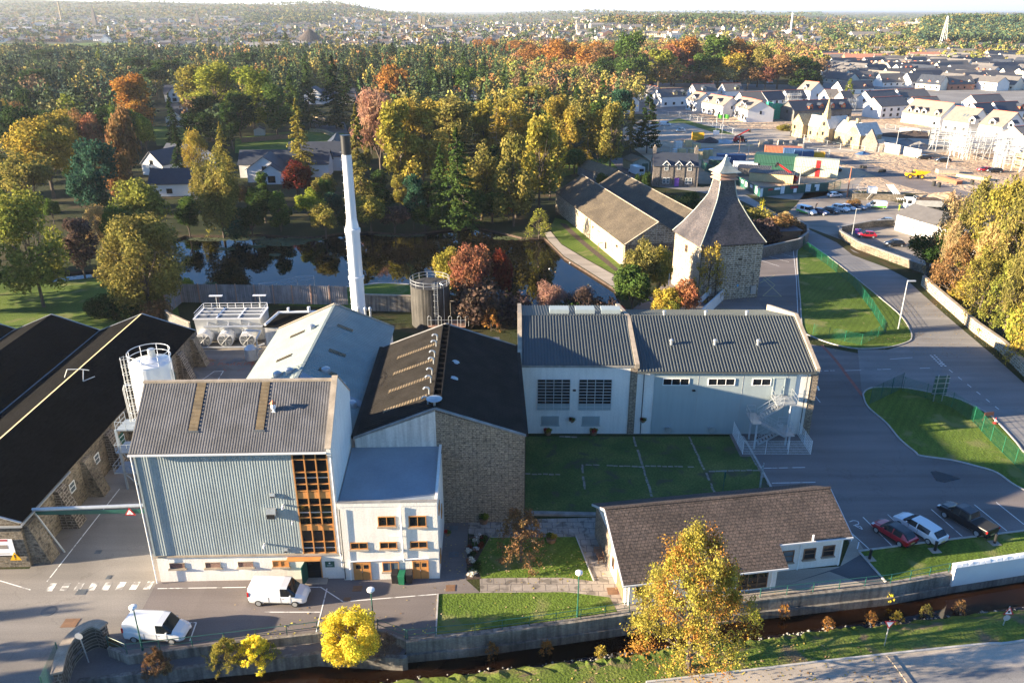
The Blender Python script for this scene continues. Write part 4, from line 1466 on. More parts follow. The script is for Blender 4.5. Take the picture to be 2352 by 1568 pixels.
 # ---- dark roofed dunnage warehouses on the left
WR=[]
for k,(xe,xr_,xv,yf,m) in enumerate(((-41.3,-47.9,-54.2,104.0,'nearest the white silo, sunlit strip painted along its ridge'),(-54.2,-60.3,-66.2,104.2,'in the middle of the row of three'),(-66.2,-72.2,-78.1,105.0,'at the far left of the row of three'))):
 T=thing('warehouse','long dark felt roofed stone warehouse '+m,'warehouse',*W2(xe,59.3),0,BA,group='stone warehouses side by side')
 dep=yf-59.3
 wd=xe-xv
 rx=xe-xr_
 hr=7.15
 sec=[(-wd,-.05),(0,-.05),(0,4.75),(-rx,hr),(-wd,4.75)]
 b=MB()
 b.mesh([(p[0],0,p[1]) for p in sec]+[(p[0],dep,p[1]) for p in sec],[(0,1,2,3,4),(9,8,7,6,5)]+[((i+1)%5,i,i+5,(i+1)%5+5) for i in range(5)])
 b.build('wall','stone_old',T)
 b=MB()
 b.slab([(.25,-.15,4.7),(-rx,-.15,hr+.06),(-rx,dep+.15,hr+.06),(.25,dep+.15,4.7)],.1)
 b.slab([(-wd+.1,-.15,4.8),(-rx,-.15,hr+.06),(-rx,dep+.15,hr+.06),(-wd+.1,dep+.15,4.8)],.1)
 rf=b.build('roof','felt',T)
 if k==0:
  b=MB()
  b.slab([(-rx-.62,-.1,hr-.13),(-rx-.02,-.1,hr+.16),(-rx-.02,dep+.1,hr+.16),(-rx-.62,dep+.1,hr-.13)],.03)  # sunlit top of the west slope, painted as a sand coloured strip
  b.build('ridge_sun_strip','felt_sunlit',T,label='sand coloured strip standing for sunlight along the ridge')
 b=MB()
 b.box(-wd-.12,-wd+.22,-.1,dep,4.8,4.93)
 b.build('valley_gutter','felt_patch',T)
 b=MB()
 for yy in (-.22,dep+.1):
  b.slab([(.3,yy,4.75),(-rx,yy,hr+.14),(-rx,yy+.16,hr+.14),(.3,yy+.16,4.75)],.1)
  b.slab([(-wd,yy,4.85),(-rx,yy,hr+.14),(-rx,yy+.16,hr+.14),(-wd,yy+.16,4.85)],.1)
 b.build('verge_flashing','galvanised',T)
 if k==0:
  b=MB().box(.26,.42,-.2,8.5,4.5,4.66)
  b.box(-14,.42,-.42,-.26,4.45,4.6)
  b.build('gutter','galvanised',T)
  for i in range(9):
   y=.3+i*5.35
   b=MB()
   b.hexa([(0,y,-.05),(1.7,y,-.05),(1.7,y+1.5,-.05),(0,y+1.5,-.05)],[(0,y,4.3),(.45,y,4.1),(.45,y+1.5,4.1),(0,y+1.5,4.3)])
   b.build('buttress','stone_dark' if i%2 else 'stone_old',T)
  for i in (3,5,6):
   b=MB().wbox(0,0,90,3.2+i*5.35,4.3+i*5.35,.01,.08,.1,2.4)
   b.build('door','green_paint',T)
  for i in (1,2,4):
   window(T,0,0,90,3.0+i*5.35,2.2,.9,.9,'white_paint',1,2,'glass_lit')
  for (y,x) in ((25.2,-3.9),):
   pass
 for yy in ((12,27) if k else ()):
  b=MB().slab([(-rx+1.2,yy,hr-.45),(-rx+2.6,yy,hr-1.1),(-rx+2.6,yy+.8,hr-1.1),(-rx+1.2,yy+.8,hr-.45)],.04)
  b.build('roof_patch','felt_patch',rf)
 WR.append(T)
 # bracket frames standing on the warehouse ridge
x,y=W2(-47.6,84.5)
T=thing('roof_bracket','small grey metal bracket frame standing on the warehouse roof ridge','bracket',x,y,7.35,BA)
b=MB()
b.path([(-1.4,0,-.4),(-.9,0,.6),(.6,0,.6),(1.6,-.1,.5)],.05).path([(.9,0,.55),(1.1,-.9,-.5),(2.2,-.3,-.2)],.05)
b.build('frame','galvanised',T)
# banners and signs on the warehouse front
x,y=W2(-45.8,59.2)
T=thing('wall_banner','white banner with a magenta band and dark blocks on the warehouse front','banner',x,y,0,BA)
b=MB()
b.mat(0).box(0,3.6,-.06,-.01,1.4,3.1)
b.mat(1).box(-.2,3.2,-.07,-.061,2.9,3.08)
b.mat(2).box(1.2,1.9,-.07,-.061,2.1,2.5).box(2.2,3.1,-.07,-.061,2.1,2.5).box(1.2,3.1,-.07,-.061,1.55,1.62)
b.build('panel',['road_sign_white','car_red','wood_grey'],T)
x,y=W2(-42.3,59.15)
T=thing('warning_sign','yellow triangular warning sign on the stone warehouse corner','sign',x,y,0,BA)
b=MB()
b.mat(0).mesh([(-.5,-.06,.9),(.5,-.06,.9),(0,-.06,1.75),(-.5,-.02,.9),(.5,-.02,.9),(0,-.02,1.75)],[(0,1,2),(5,4,3),(0,3,4,1),(1,4,5,2),(2,5,3,0)])
b.mat(1).box(-.06,.06,-.07,-.061,1.15,1.5).box(-.06,.06,-.07,-.061,1.0,1.09)
b.build('panel',['yellow_paint','black_paint'],T)
# height bar over the lane
T=thing('height_bar','silver pipe and green beam across the lane between warehouse and mash house','height bar',*W2(-41.2,61.2),0,BA)
b=MB().tube((0.1,0,4.75),(12.3,.2,4.95),.17,n=10)
b.build('pipe','galvanised',T)
b=MB().box(0.2,12.3,.1,.2,4.1,4.5)
b.build('beam','green_paint',T)
b=MB().tube((1.9,.1,0),(.2,.1,4.3),.08)
b.build('post','galvanised',T)
b=MB()
b.mat(0).mesh([(8.1,.03,3.95),(9.1,.03,3.95),(8.6,.03,4.75),(8.1,.08,3.95),(9.1,.08,3.95),(8.6,.08,4.75)],[(0,1,2),(5,4,3),(0,3,4,1),(1,4,5,2),(2,5,3,0)])
b.mat(1).mesh([(8.28,.02,4.06),(8.92,.02,4.06),(8.6,.02,4.56)],[(0,1,2)])
b.mat(2).box(8.43,8.77,.01,.018,4.18,4.2).box(8.46,8.74,.01,.018,4.27,4.29).box(8.57,8.63,.01,.018,4.07,4.12).box(8.58,8.62,.01,.018,4.42,4.47)
b.build('warning_sign',['red_paint','road_sign_white','black_paint'],T)
# ---- white silo with its caged ladder
sx_,sy_=W2(-33.8,73.3)
T=thing('silo','tall white silo with a railed top and caged ladder behind the mash house','silo',sx_,sy_,-2.0,BA)
R_=1.98
b=MB().lathe([(.3,2.5),(R_,4.6),(R_,15.6),(R_-.05,15.75),(0.4,16.15),(.01,16.17)],40)
b.build('tank','white_gloss',T,smooth=False)
for a in range(4):
 t=PI/4+a*PI/2
 MB().tube((1.7*math.cos(t),1.7*math.sin(t),0),(1.7*math.cos(t),1.7*math.sin(t),5),.12).build('leg','roof_slab_grey',T)
b=MB()
n=24
for h in (16.25,16.85):
 b.path([(R_*math.cos(2*PI*i/n),R_*math.sin(2*PI*i/n),h) for i in range(n+1)],.035,5)
for i in range(8):
 t=2*PI*i/8
 b.tube((R_*math.cos(t),R_*math.sin(t),15.7),(R_*math.cos(t),R_*math.sin(t),16.85),.035)
b.build('top_rail','white_gloss',T)
MB().lathe([(.35,16.0),(.35,16.9),(.3,16.95)],14,(.1,.4)).build('filter','galvanised',T)
b=MB()
cx=-R_-.35
for k in range(9):
 z=9.5+k*.85
 b.path([(cx+.38*math.cos(t),-.4+.38*math.sin(t),z) for t in [i*PI/5 for i in range(11)]],.025,4)
for t in (2.0,3.14,4.3,0,1.2,5):
 b.tube((cx+.38*math.cos(t),-.4+.38*math.sin(t),9.5),(cx+.38*math.cos(t),-.4+.38*math.sin(t),16.4),.02,n=4)
for k in range(22):
 b.tube((cx+.3,-.6,9.3+k*.33),(cx+.3,-.2,9.3+k*.33),.018,n=4)
b.build('caged_ladder','steel_light',T)
b=MB().path([(-R_-.1,.3,13),(-R_-1.1,.2,13.1),(-R_-1.3,.2,12.6),(-R_-1.2,.2,9)],.10,8)
b.path([(R_+.15,-.3,15),(R_+.15,-.3,6)],.07)
b.build('filling_pipe','galvanised',T)
for z,x0_,x1_ in ((8.9,-3.9,-1.9),(6.3,-4.4,-2),(3.9,-5.0,-2)):
 b=MB().box(x0_,x1_,-1.7,.6,z,z+.12)
 for h in (.5,1.0):
  b.path([(x1_,-1.7,z+h),(x0_,-1.7,z+h),(x0_,.6,z+h)],.03)
 for p in ((x0_,-1.7),(x0_,.6),((x0_+x1_)/2,-1.7),(x0_,-.5)):
  b.tube((p[0],p[1],z),(p[0],p[1],z+1),.03)
 b.build('platform','roof_slab_grey',T)
b=MB()
for x,y in ((-2.1,-1.6),(-4.0,-1.6),(-2.1,.5)):
 b.box(x-.1,x+.1,y-.1,y+.1,0,9)
b.path([(-4,-1.6,3.9),(-2.2,-1.6,1.8)],.08).path([(-4.3,-1.0,6.3),(-2.6,-1.0,3.9)],.06)
b.build('support_frame','roof_slab_grey',T)
# ---- boiler chimney
T=thing('chimney','very tall slim white steel chimney with a black top','chimney',*W2(-17.55,100.7),0,BA)
cz=lambda v:HT(T.location.y,v)
b=MB().lathe([(.92,0),(.92,13.2),(1.04,13.25),(1.04,13.6),(.90,13.65),(.90,19.5)],28)
b.build('lower_shaft','white_gloss',T,smooth=False)
b=MB().lathe([(.9,19.5),(1.02,19.52),(1.02,20.0),(.86,20.1),(.66,21.3),(.60,29.4)],28)
b.build('upper_shaft','white_gloss',T,smooth=False)
b=MB().lathe([(.615,29.4),(.60,31.6),(.64,31.62),(.64,31.75),(.5,31.76)],28)
b.build('black_top','black_paint',T)
b=MB()
for k in range(28):
 b.box(-1.08+(.0 if k<18 else .25),-.85+(.0 if k<18 else .3),-.05,.05,4+k*.95,4.05+k*.95)
b.build('rungs','galvanised',T)
for u_ in (823,839,850):
 x,y=(u_-1176)/F*(97*cT+36*sT),97
 v=thing('flue',None,'flue',x,y,0,0,'steel flues beside the chimney')
 al(v,'short steel flue')
 MB().lathe([(.13,0),(.13,9.9),(.2,9.95),(.2,10.25),(.1,10.4)],12).build('pipe','galvanised',v)
 # ---- dark round tank with railing
T=thing('storage_tank','round stained steel tank with a railing round its flat top','tank',*G(991,742),0,0)
R_=3.05
hz=6.5
b=MB().lathe([(R_,0),(R_,hz),(R_+.06,hz+.02),(R_+.06,hz+.12),(R_-.1,hz+.14),(.02,hz+.3)],40)
b.build('shell','rusty_tank',T)
b=MB()
for h in (hz+.6,hz+1.1):
 b.path([(R_*math.cos(2*PI*i/28),R_*math.sin(2*PI*i/28),h) for i in range(29)],.035,5)
for i in range(14):
 t=2*PI*i/14
 b.tube((R_*math.cos(t),R_*math.sin(t),hz),(R_*math.cos(t),R_*math.sin(t),hz+1.1),.035)
b.build('top_rail','galvanised',T)
b=MB()
for s in (-.25,.25):
 b.path([(1.2+s,-R_-.15,.5),(1.2+s,-R_-.15,hz+1.1),(1.2+s,-R_+.7,hz+1.1),(1.2+s,-R_+.8,hz+.2)],.03)
for k in range(24):
 b.tube((.95,-R_-.15,.5+k*.3),(1.45,-R_-.15,.5+k*.3),.02,n=4)
for k in range(5):
 b.path([(1.2+.4*math.cos(t),-R_-.35-.3*math.sin(t),3+k*1.0) for t in [i*PI/5 for i in range(6)]],.022,4)
b.path([(2.3,-2.3,.2),(2.3,-2.3,hz+.6),(1.7,-1.7,hz+.7)],.05)
b.build('ladder','galvanised',T)
# platform by the tank
T=thing('valve_platform','low rusty platform with grey hoop rails at the foot of the round tank','platform',*G(1010,748),0,0)
b=MB().box(-1.6,4.2,-2.2,.6,.6,.8)
b.build('deck','louvre',T)
b=MB()
for x in (-1.6,0,1.6,3.0,4.2):
 b.path([(x,-2.2,.8),(x,-2.2,2.3),(x+.25,-2.2,2.5),(x+.5,-2.2,2.3),(x+.5,-2.2,.8)],.04)
b.path([(-1.6,-2.2,1.8),(4.2,-2.2,1.8)],.03)
b.build('hoop_rail','galvanised',T)
# ---- cooling tower unit with three fans
T=thing('cooling_tower','white steel cooling tower unit with three round fans and an open top','cooling tower',*W2(-43.4,110.8),0,BA)
LX,DY=9.6,4.2
b=MB()
b.hexa([(0,0,1.6),(LX,0,1.6),(LX,DY,1.6),(0,DY,1.6)],[(0,-.5,4.0),(LX,-.5,4.0),(LX,DY,4.0),(0,DY,4.0)])
b.hexa([(0,.6,.3),(LX,.6,.3),(LX,DY,.3),(0,DY,.3)],[(0,0,1.6),(LX,0,1.6),(LX,DY,1.6),(0,DY,1.6)])
b.build('casing','steel_light',T)
b=MB()
b.box(.2,LX-.2,-.3,DY-.2,4.005,4.1)
b.build('drift_screen','felt_patch',T)
b=MB()
for x in (0,LX/3,2*LX/3,LX):
 b.box(x-.12,x+.12,-.5,DY,4.0,4.2)
for y in (-.5,DY*.3,DY*.62,DY-.15):
 b.box(0,LX,y,y+.12,4.02,4.22)
for x in (0,LX):
 for h in (4.5,4.9):
  b.tube((x,DY,h),(x,0,h),.04)
for h in (4.5,4.9):
 b.tube((0,DY,h),(LX,DY,h),.04)
for i in range(9):
 b.tube((LX*i/8,DY,4.0),(LX*i/8,DY,4.9),.04)
b.build('top_frame','white_gloss',T)
for i in range(3):
 x=LX*(i+.5)/3-.3
 b=MB().tube((x,.3,1.3),(x,-1.5,1.2),1.15,1.15,24)
 fn=b.build('fan_cowl','white_gloss',T)
 b=MB().tube((x,-1.51,1.2),(x,-1.53,1.2),1.02,1.02,24)
 b.build('fan_mesh','felt_patch',fn)
 b=MB()
 for k in range(8):
  t=k*PI/4
  b.tube((x,-1.56,1.2),(x+.9*math.cos(t),-1.56,1.2+.9*math.sin(t)),.014,n=4)
 b.build('fan_guard','white_gloss',fn)
 b=MB().path([(x-.5,-1.6,0),(x,-1.4,.3),(x+.5,-1.6,0)],.08)
 b.build('leg','galvanised',T)
b=MB().path([(1.5,-1.0,3.1),(LX+.6,-1.0,3.1),(LX+1.2,-1.1,3.3),(LX+1.2,-1.2,.6)],.16,8)
b.path([(.5,-2.0,.2),(LX-.5,-2.0,.25),(LX+.6,-1.6,.6)],.16,8)
for x in (2,5,8):
 b.tube((x,-1.0,3.1),(x,-.3,3.6),.12)
b.build('water_pipe','galvanised',T)
b=MB()
for x in (3.3,6.8):
 b.box(x,x+.1,-.62,-.3,.3,4.0)
b.build('frame_post','galvanised',T)
for x in (1.6,8.2):
 v=thing('gantry_lamp',None,'lamp',*W2(-43.4+x,116.2),0,BA,'lamps behind the cooling tower')
 al(v,'flat white lamp on a post behind the cooling tower')
 MB().tube((0,0,0),(0,0,5.6),.06).build('pole','galvanised',v)
 MB().box(-1,1,-.2,.2,5.6,5.75).build('lamp_head','white_gloss',v)
 # plant room beside the cooling tower
T=thing('plant_room','flat roofed plant room with white pipes beside the cooling tower','plant room',*W2(-32.6,105.2),0,BA)
MB().box(0.4,6.5,1.5,8,0,4.2).build('wall','harl_stained',T)
MB().box(0.2,6.7,1.3,8.2,4.2,4.35).build('roof','felt',T)
b=MB().path([(.5,1.6,4.5),(1.6,5.5,4.9),(7.5,5.7,4.9)],.2,8).path([(3,5.6,4.9),(3,5.6,5.6)],.2).path([(6,5.6,4.9),(6,5.6,5.7)],.25)
b.build('pipe','white_gloss',T)
b=MB().lathe([(.9,.6),(.9,2.2),(.5,2.6),(.02,2.7)],16,(-1.0,-1.5))
b.build('vessel','galvanised',T)
b=MB().path([(-2.4,1,3.9),(0,1,3.8),(0,-1.5,3.6),(0,-1.5,1.5),(-1,-1.5,1.2)],.12,8).path([(-2.5,.4,1.1),(0,.2,1.4)],.1)
b.build('pipework','galvanised',T)
# lean-to roofs between still house and tun room
T=thing('lean_to','small dark roofed lean-to between the two ribbed roofs','shed',*W2(-12.0,86.6),0,BA)
MB().box(0,13,0,8.5,0,5.2).build('wall','block_wall',T)
b=MB()
b.slab([(0,0,5.3),(13.2,0,5.3),(13.2,8.6,5.6),(0,8.6,5.6)],.1)
b.corr((0,0,5.42),(13.2,0,5.42),(13.2,8.6,5.72),(0,8.6,5.72),.9,.12,'box')
b.build('roof','sheet_black',T)
MB().box(10,13.2,3,8.5,5.2,7.0).build('upper_box','fence_tin',T)
# wires and pond fences
def wall_run(name,label,cat,pts,th,h,mat,cap=None,z=-.1,capm='coping',px=True,hs=None,group=None):
 P_=gp(pts) if px else pts
 o=P_[0]
 T=thing(name,label,cat,o[0],o[1],0,0,group)
 R=[(p[0]-o[0],p[1]-o[1]) for p in P_]
 b=MB()
 ribbon(b,R,th,z,h)
 b.build('wall',mat,T)
 if cap:
  b=MB()
  ribbon(b,R,th+.1,h,h+cap)
  b.build('coping',capm,T)
 return T
wall_run('retaining_wall','stained concrete wall behind the pale ribbed roof and beside the tank','wall',[(815,712),(950,716)],.35,2.7,'concrete_wall',.18)
wall_run('retaining_wall','low concrete wall right of the round tank','wall',[(1030,722),(1130,735)],.35,2.2,'concrete_wall',.18)
# corrugated perimeter fence round the cooling yard
def tin_fence(label,pts,h):
 P_=gp(pts)
 o=P_[0]
 T=thing('corrugated_fence',label,'fence',o[0],o[1])
 b=MB()
 for p,q in zip(P_,P_[1:]):
  a,c=(p[0]-o[0],p[1]-o[1]),(q[0]-o[0],q[1]-o[1])
  b.corr((a[0],a[1],0),(c[0],c[1],0),(c[0],c[1],h),(a[0],a[1],h),.35,.07,'rib')
 b.build('panel','fence_tin',T)
 for p,q in zip(P_,P_[1:]):
  l=math.dist(p,q)
  for i in range(int(l/3.2)+1):
   t=i*3.2/l
   x,y=p[0]+(q[0]-p[0])*t-o[0],p[1]+(q[1]-p[1])*t-o[1]
   MB().box(x-.09,x+.09,y-.14,y+.04,0,h+.1).build('post','louvre',T)
tin_fence('tall corrugated grey fence behind the cooling tower',[(385,722),(418,694),(800,700)],3.3)
wall_run('yard_wall','grey block wall around the corner of the cooling yard','wall',[(375,735),(392,752),(440,775)],.25,2.4,'block_wall',.1)
for k in range(9):
 t=thing('pond_rail',None,'railing',*G(597+0,665)) if k==0 else t
b=MB()
b.path([(0,0,1.1),(3,.4,1.2),(6.5,1.3,1.9),(9.3,2.0,1.9)],.04).path([(0,0,.6),(3,.4,.7),(6.5,1.3,1.3),(9.3,2,1.3)],.03)
for p in ((0,0,1.1),(3,.4,1.2),(6.5,1.3,1.9),(9.3,2,1.9)):
 b.tube((p[0],p[1],-.5),p,.04)
b.build('rail','galvanised',t)
t['label']='thin grey handrail at the near edge of the pond, left of the chimney'
b=MB()
b.path([(-.6+.9*math.cos(a),-.3+.5*math.sin(a),.15) for a in [i*PI/6 for i in range(13)]],.09,5)
b.build('hose_coil','plastic_blue',t)
# ================================================================== KILN AND BARNS
T=thing('malt_kiln','square stone malt kiln with a tall swept slate roof and pagoda vent','kiln',31.4,127.8,0,13.6)
KX,KY=11.4,10.4
MB().box(0,KX,0,KY,-.1,9.8).build('wall','stone_kiln',T)
def rings(b,cx,cy,secs,cap=True):
 vs=[]
 for hx,hy,z in secs:
  vs+=[(cx-hx,cy-hy,z),(cx+hx,cy-hy,z),(cx+hx,cy+hy,z),(cx-hx,cy+hy,z)]
 fs=[]
 for k in range(len(secs)-1):
  for i in range(4):
   j=(i+1)%4
   fs.append((k*4+i,k*4+j,k*4+4+j,k*4+4+i))
 fs.append((3,2,1,0))
 n=len(secs)*4
 fs.append((n-4,n-3,n-2,n-1))
 b.mesh(vs,fs)
 return b
cx,cy=KX/2,KY/2
SEC=[(cx+.35,cy+.35,9.65),(cx+.35,cy+.35,9.8),(4.7,4.3,11.7),(3.3,3.1,14.0),(2.15,2.1,16.1),(1.75,1.72,17.0),(1.5,1.5,18.2),(1.25,1.25,19.9)]
rings(MB(),cx,cy,SEC).build('roof','slates_kiln',T)
for sx,sy in ((-1,-1),(1,-1),(1,1),(-1,1)):
 MB().path([(cx+sx*h[0],cy+sy*h[1],h[2]+.03) for h in SEC[1:]],.09,5).build('lead_hip','lead_copper',T)
b=MB()
for z,r in ((19.75,1.72),(20.35,1.66)):
 rings(b,cx,cy,[(r,r,z),(r,r,z+.12),(1.15,1.15,z+.62)])
b.build('louvre','louvre',T)
rings(MB(),cx,cy,[(1.1,1.1,19.8),(1.1,1.1,21.2)]).build('vent_core','black_paint',T)
cp=rings(MB(),cx,cy,[(2.0,2.0,20.95),(1.98,1.98,21.05),(1.35,1.35,21.45),(.85,.85,21.95),(.45,.45,22.6),(.14,.14,23.4)]).build('pagoda_cap','lead_copper',T)
MB().ball((cx,cy,23.55),.2).build('finial','white_gloss',T)
b=MB()
b.box(-.03,0,4,5,6.9,8.3)
window(T,0,KY,-90,4.6,7.4,.8,1.1,'wood_brown',2,2)
pipe(T,[(3.3,-.1,9.6),(3.3,-.1,.1)],.06,'black_paint')
pipe(T,[(.12,-.1,9.6),(.12,-.1,.1)],.05,'black_paint')
MB().box(9.9,10.9,-.3,0,.7,2.2).build('electric_cabinet','galvanised',T)
pipe(T,[(10.2,-.08,2.2),(10.2,-.08,4.5)],.04,'black_paint','conduit')
MB().box(7,7.6,-.3,0,7.0,7.2).build('flood_lamp','black_paint',T)
MB().box(7.3,7.6,-.05,0,2.2,2.6).build('parking_sign','plastic_blue',T)
b=MB().tube((-.2,-.05,9.7),(-.2,KY,9.7),.07).tube((-.2,-.2,9.65),(KX+.2,-.2,9.65),.07)
b.build('gutter','black_paint',T)
BR=12.9
T=thing('malt_barn','long stone malt barn beside the pond with its sunlit wall facing the water','barn',21.6,147.4,0,BR,'malt barns side by side')
gable(T,0,13,0,48.3,4.5,8.5,'y',6.5,'stone_kiln','slates_old',.15,.14)
b=MB()
b.slab([(-.1,-.25,4.6),(6.5,-.25,8.6),(6.5,.05,8.6),(-.1,.05,4.6)],.1).slab([(13.1,-.25,4.6),(6.5,-.25,8.6),(6.5,.05,8.6),(13.1,.05,4.6)],.1)
b.box(6.4,6.6,0,48.3,8.62,8.75)
b.build('coping','coping',T)
MB().box(0,13,-.04,-.01,0,4.5).build('gable_wall','stone_dark',T,label='dark weathered gable wall')
for (y,z,w_,h_) in ((10.5,.8,.6,1.3),(4.0,2.9,.7,.4),(19,2.9,.5,.5)):
 window(T,0,48,-90,48-y-w_,z,w_,h_,'wood_brown',1,1)
pipe(T,[(-.12,21,4.4),(-.12,21,.1)],.05,'black_paint')
pipe(T,[(-.12,.3,4.4),(-.12,.3,.1)],.05,'black_paint')
MB().path([(-1.0,12.5,0),(-1.0,12.5,1.5),(0,12.5,1.6)],.06).build('vent_pipe','wood_brown',T)
b=MB()
for i in range(8):
 b.box(-1.1,0,43.8+i*.32,44.1+i*.32,.1+i*.2,.16+i*.2)
b.path([(-1.1,43.8,1.0),(-1.1,46.4,2.6)],.04)
b.build('outside_stair','wood_brown',T)
T=thing('malt_barn','rear malt barn, its roof half in shade, between pond barn and cottage','barn',*[a+c for a,c in zip((21.6,147.4),rot2((13,6),rad(BR)))],0,BR,'malt barns side by side')
gable(T,0,11,0,49,4.4,7.7,'y',5.4,'stone_kiln','slates_old',.1,.14)
b=MB().box(5.3,5.5,0,49,7.8,7.92)
b.build('ridge','coping',T)
# cottage with the purple door
T=thing('stone_cottage','two storey grey stone cottage with a purple door and three dormers','house',39.5,224,0,-5.5)
gable(T,0,12.5,0,9.6,5.6,8.5,'x',4.8,'stone_cottage','slate_villa',.2,.15,ovg=.02)
for x in (.0,11.6):
 MB().box(x,x+.9,4.3,5.6,8.0,10.2).build('chimney_stack','stone_cottage',T)
 MB().tube((x+.45,4.9,10.2),(x+.45,4.9,10.8),.15).build('chimney_pot','coping',T)
for x,z,w_,h_ in ((2.9,.95,.75,1.5),(4.2-.3,.95,.75,1.5),(9.1,.95,.75,1.5),(10.1,.95,.75,1.5),(3.1,4.1,1.0,1.6),(6.6,4.4,.8,1.3),(9.5,4.1,1.0,1.6)):
 if z<2:
  window(T,0,0,0,x,z,w_-.1,h_,'white_paint',1,2,'glass_lit',.08)
for x,w_ in ((3.1,1.0),(6.6,.8),(9.5,1.0)):
 c=x+w_/2
 b=MB()
 b.mesh([(c-.8,-.02,5.5),(c+.8,-.02,5.5),(c+.8,-.02,6.2),(c,-.02,7.0),(c-.8,-.02,6.2),(c-.8,3,5.5),(c+.8,3,5.5),(c+.8,3,6.2),(c,3,7.0),(c-.8,3,6.2)],[(0,1,2,3,4),(0,4,9,5),(1,6,7,2),(9,8,7,6,5)])
 dm=b.build('dormer','stone_cottage',T)
 b=MB().slab([(c-1.05,-.2,6.02),(c,-.2,7.08),(c,3.2,7.08),(c-1.05,3.2,6.02)],.1).slab([(c+1.05,-.2,6.02),(c,-.2,7.08),(c,3.2,7.08),(c+1.05,3.2,6.02)],.1)
 b.build('dormer_roof','slate_villa',dm)
 b=MB().path([(c-1.1,-.25,6.0),(c,-.25,7.15),(c+1.1,-.25,6.0)],.07,4)
 b.build('dormer_barge','white_paint',dm)
 window(dm,0,-.03,0,x+.05,4.6 if w_>.9 else 4.9,w_-.1,1.5 if w_>.9 else 1.2,'white_paint',1,2,'glass_lit',.08)
door(T,0,0,0,6.2,.1,1.05,2.3,'purple_paint',label='purple front door')
for x in (1.8,5.5,8.6,11.6):
 pipe(T,[(x,-.1,5.5),(x,-.1,.1)],.06,'black_paint')
window(T,0,9.6,-90,3,4.5,.6,1.2,'white_paint',1,2)
# long shed with mossy tin roof and the green shed
x,y=G(1392,425)
T=thing('long_shed','long low shed with a rusty mossy corrugated roof behind the malt barns','shed',x,y,0,24)
gable(T,0,7,0,17,2.6,4.1,'y',None,'block_wall','glasfibre_brown',.3,.08,corr=(.5,.08,'sine'))
x,y=G(1452,395)
T=thing('green_shed','green timber shed with a rusty ridged roof left of the stone cottage','shed',x,y,0,14)
gable(T,0,5.5,0,8,2.9,4.0,'y',None,'lead_copper','glasfibre_brown',.3,.08,corr=(.5,.08,'sine'))
door(T,0,0,0,3.2,.1,1.8,2.2,'green_paint',double=True)
# white villas among the trees
def villa(label,u,v,rot,parts,h=1.0,win=True):
 """parts: list of (x0,x1,y0,y1,eave,ridge,axis)"""
 x,y=G(u,v)
 T=thing('villa',label,'house',x,y,0,rot,'white villas in the wood behind the pond')
 for (x0,x1,y0,y1,e,r,ax) in parts:
  gable(T,x0,x1,y0,y1,e,r,ax,None,'house_white','slate_villa',.35,.14)
  if ax=='y':
   c=(x0+x1)/2
   window(T,x0,y0,0,(x1-x0)/2-1.0,.5,2.0,1.8,'black_paint',3,1,'glass_dark',.05)
   if r>5.5:
    window(T,x0,y0,0,(x1-x0)/2-.6,3.3,1.2,1.2,'black_paint',2,1,'glass_dark',.05)
  else:
   window(T,x0,y0,0,(x1-x0)*.3,.8,1.4,1.2,'black_paint',2,1,'glass_dark',.05)
 return T
villa('white villa with steep navy roofs at the far left clearing, upper of two',375,236,8,[(0,14,4,12,4,8.2,'x'),(2.5,9.5,0,6,4.2,7.6,'y')])
villa('white villa with a dark garage door facing the lawn, lower of two',372,292,5,[(2,18,5,13,5,8.4,'x'),(2,9,0,6,4.0,6.8,'y')])
villa('white villa with broad gables half hidden left of the tall willow',335,398,-22,[(0,14,6,15,3.6,7.4,'x'),(1,9,-2,8,3.4,7.0,'y')])
villa('white villa with a plain navy roof behind the pale round tree',378,455,6,[(-4,10,2,10,3.4,6.6,'x'),(8,16,-2,6,3.4,6.6,'y')])
villa('white villa with two cross gables right of the tall willow',556,418,3,[(-2,24,6,14,4,7.4,'x'),(2,12,-1,8,3.8,7.2,'y'),(6,13,-4,0,3,5.4,'y')])
villa('white villa with a hipped bay behind the dark red tree',672,402,3,[(-2,14,6,14,4.6,8.2,'x'),(3,10,0,7,3.6,6.6,'y')])
villa('tall white villa gable immediately left of the chimney top',750,385,8,[(-1,7,0,14,5.2,8.6,'y')])
villa('small blue roofed house deep among the conifers above the pond',1010,232,0,[(0,20,0,9,3.5,6.5,'x')])
villa('pale house behind the tall dark conifers left of the bare tree',700,240,0,[(0,9,0,9,5.5,8.5,'y'),(9,26,0,9,4,7.5,'x')])
x,y=G(1394,196)
T=thing('bungalow','long slate roofed bungalow with one wide dormer at the wood edge','house',x,y,0,-2)
gable(T,0,26,0,10,3.4,7.6,'x',None,'house_cream','slate_villa',.4,.15)
dm=MB().box(8,13.5,1.5,6,4,6.4).build('dormer','house_brick',T)
window(T,8,1.5,0,.5,4.5,4.5,1.3,'white_gloss',4)
for a,w_ in ((1,3),(7,3),(17.5,4.5)):
 window(T,0,0,0,a,1,w_,1.4,'white_gloss',3)
MB().box(27,31,2,8,0,4.4).build('garage','stone_cottage',T)
x,y=G(1636,190)
T=thing('bungalow','small pale bungalow under the orange beeches','house',x,y,0,0)
gable(T,0,14,0,8,3,5.5,'x',None,'house_white','tiles_brown',.4,.15)
for a in (1,5,9.5):
 window(T,0,0,0,a,1,2,1.3,'white_gloss',3)
 # small garden buildings
T=thing('garden_shed','small white shed by the dark garden fence','shed',*G(584,312),0,10)
gable(T,0,4,0,4,2.2,3.2,'y',None,'house_white','slate_villa',.2,.1)
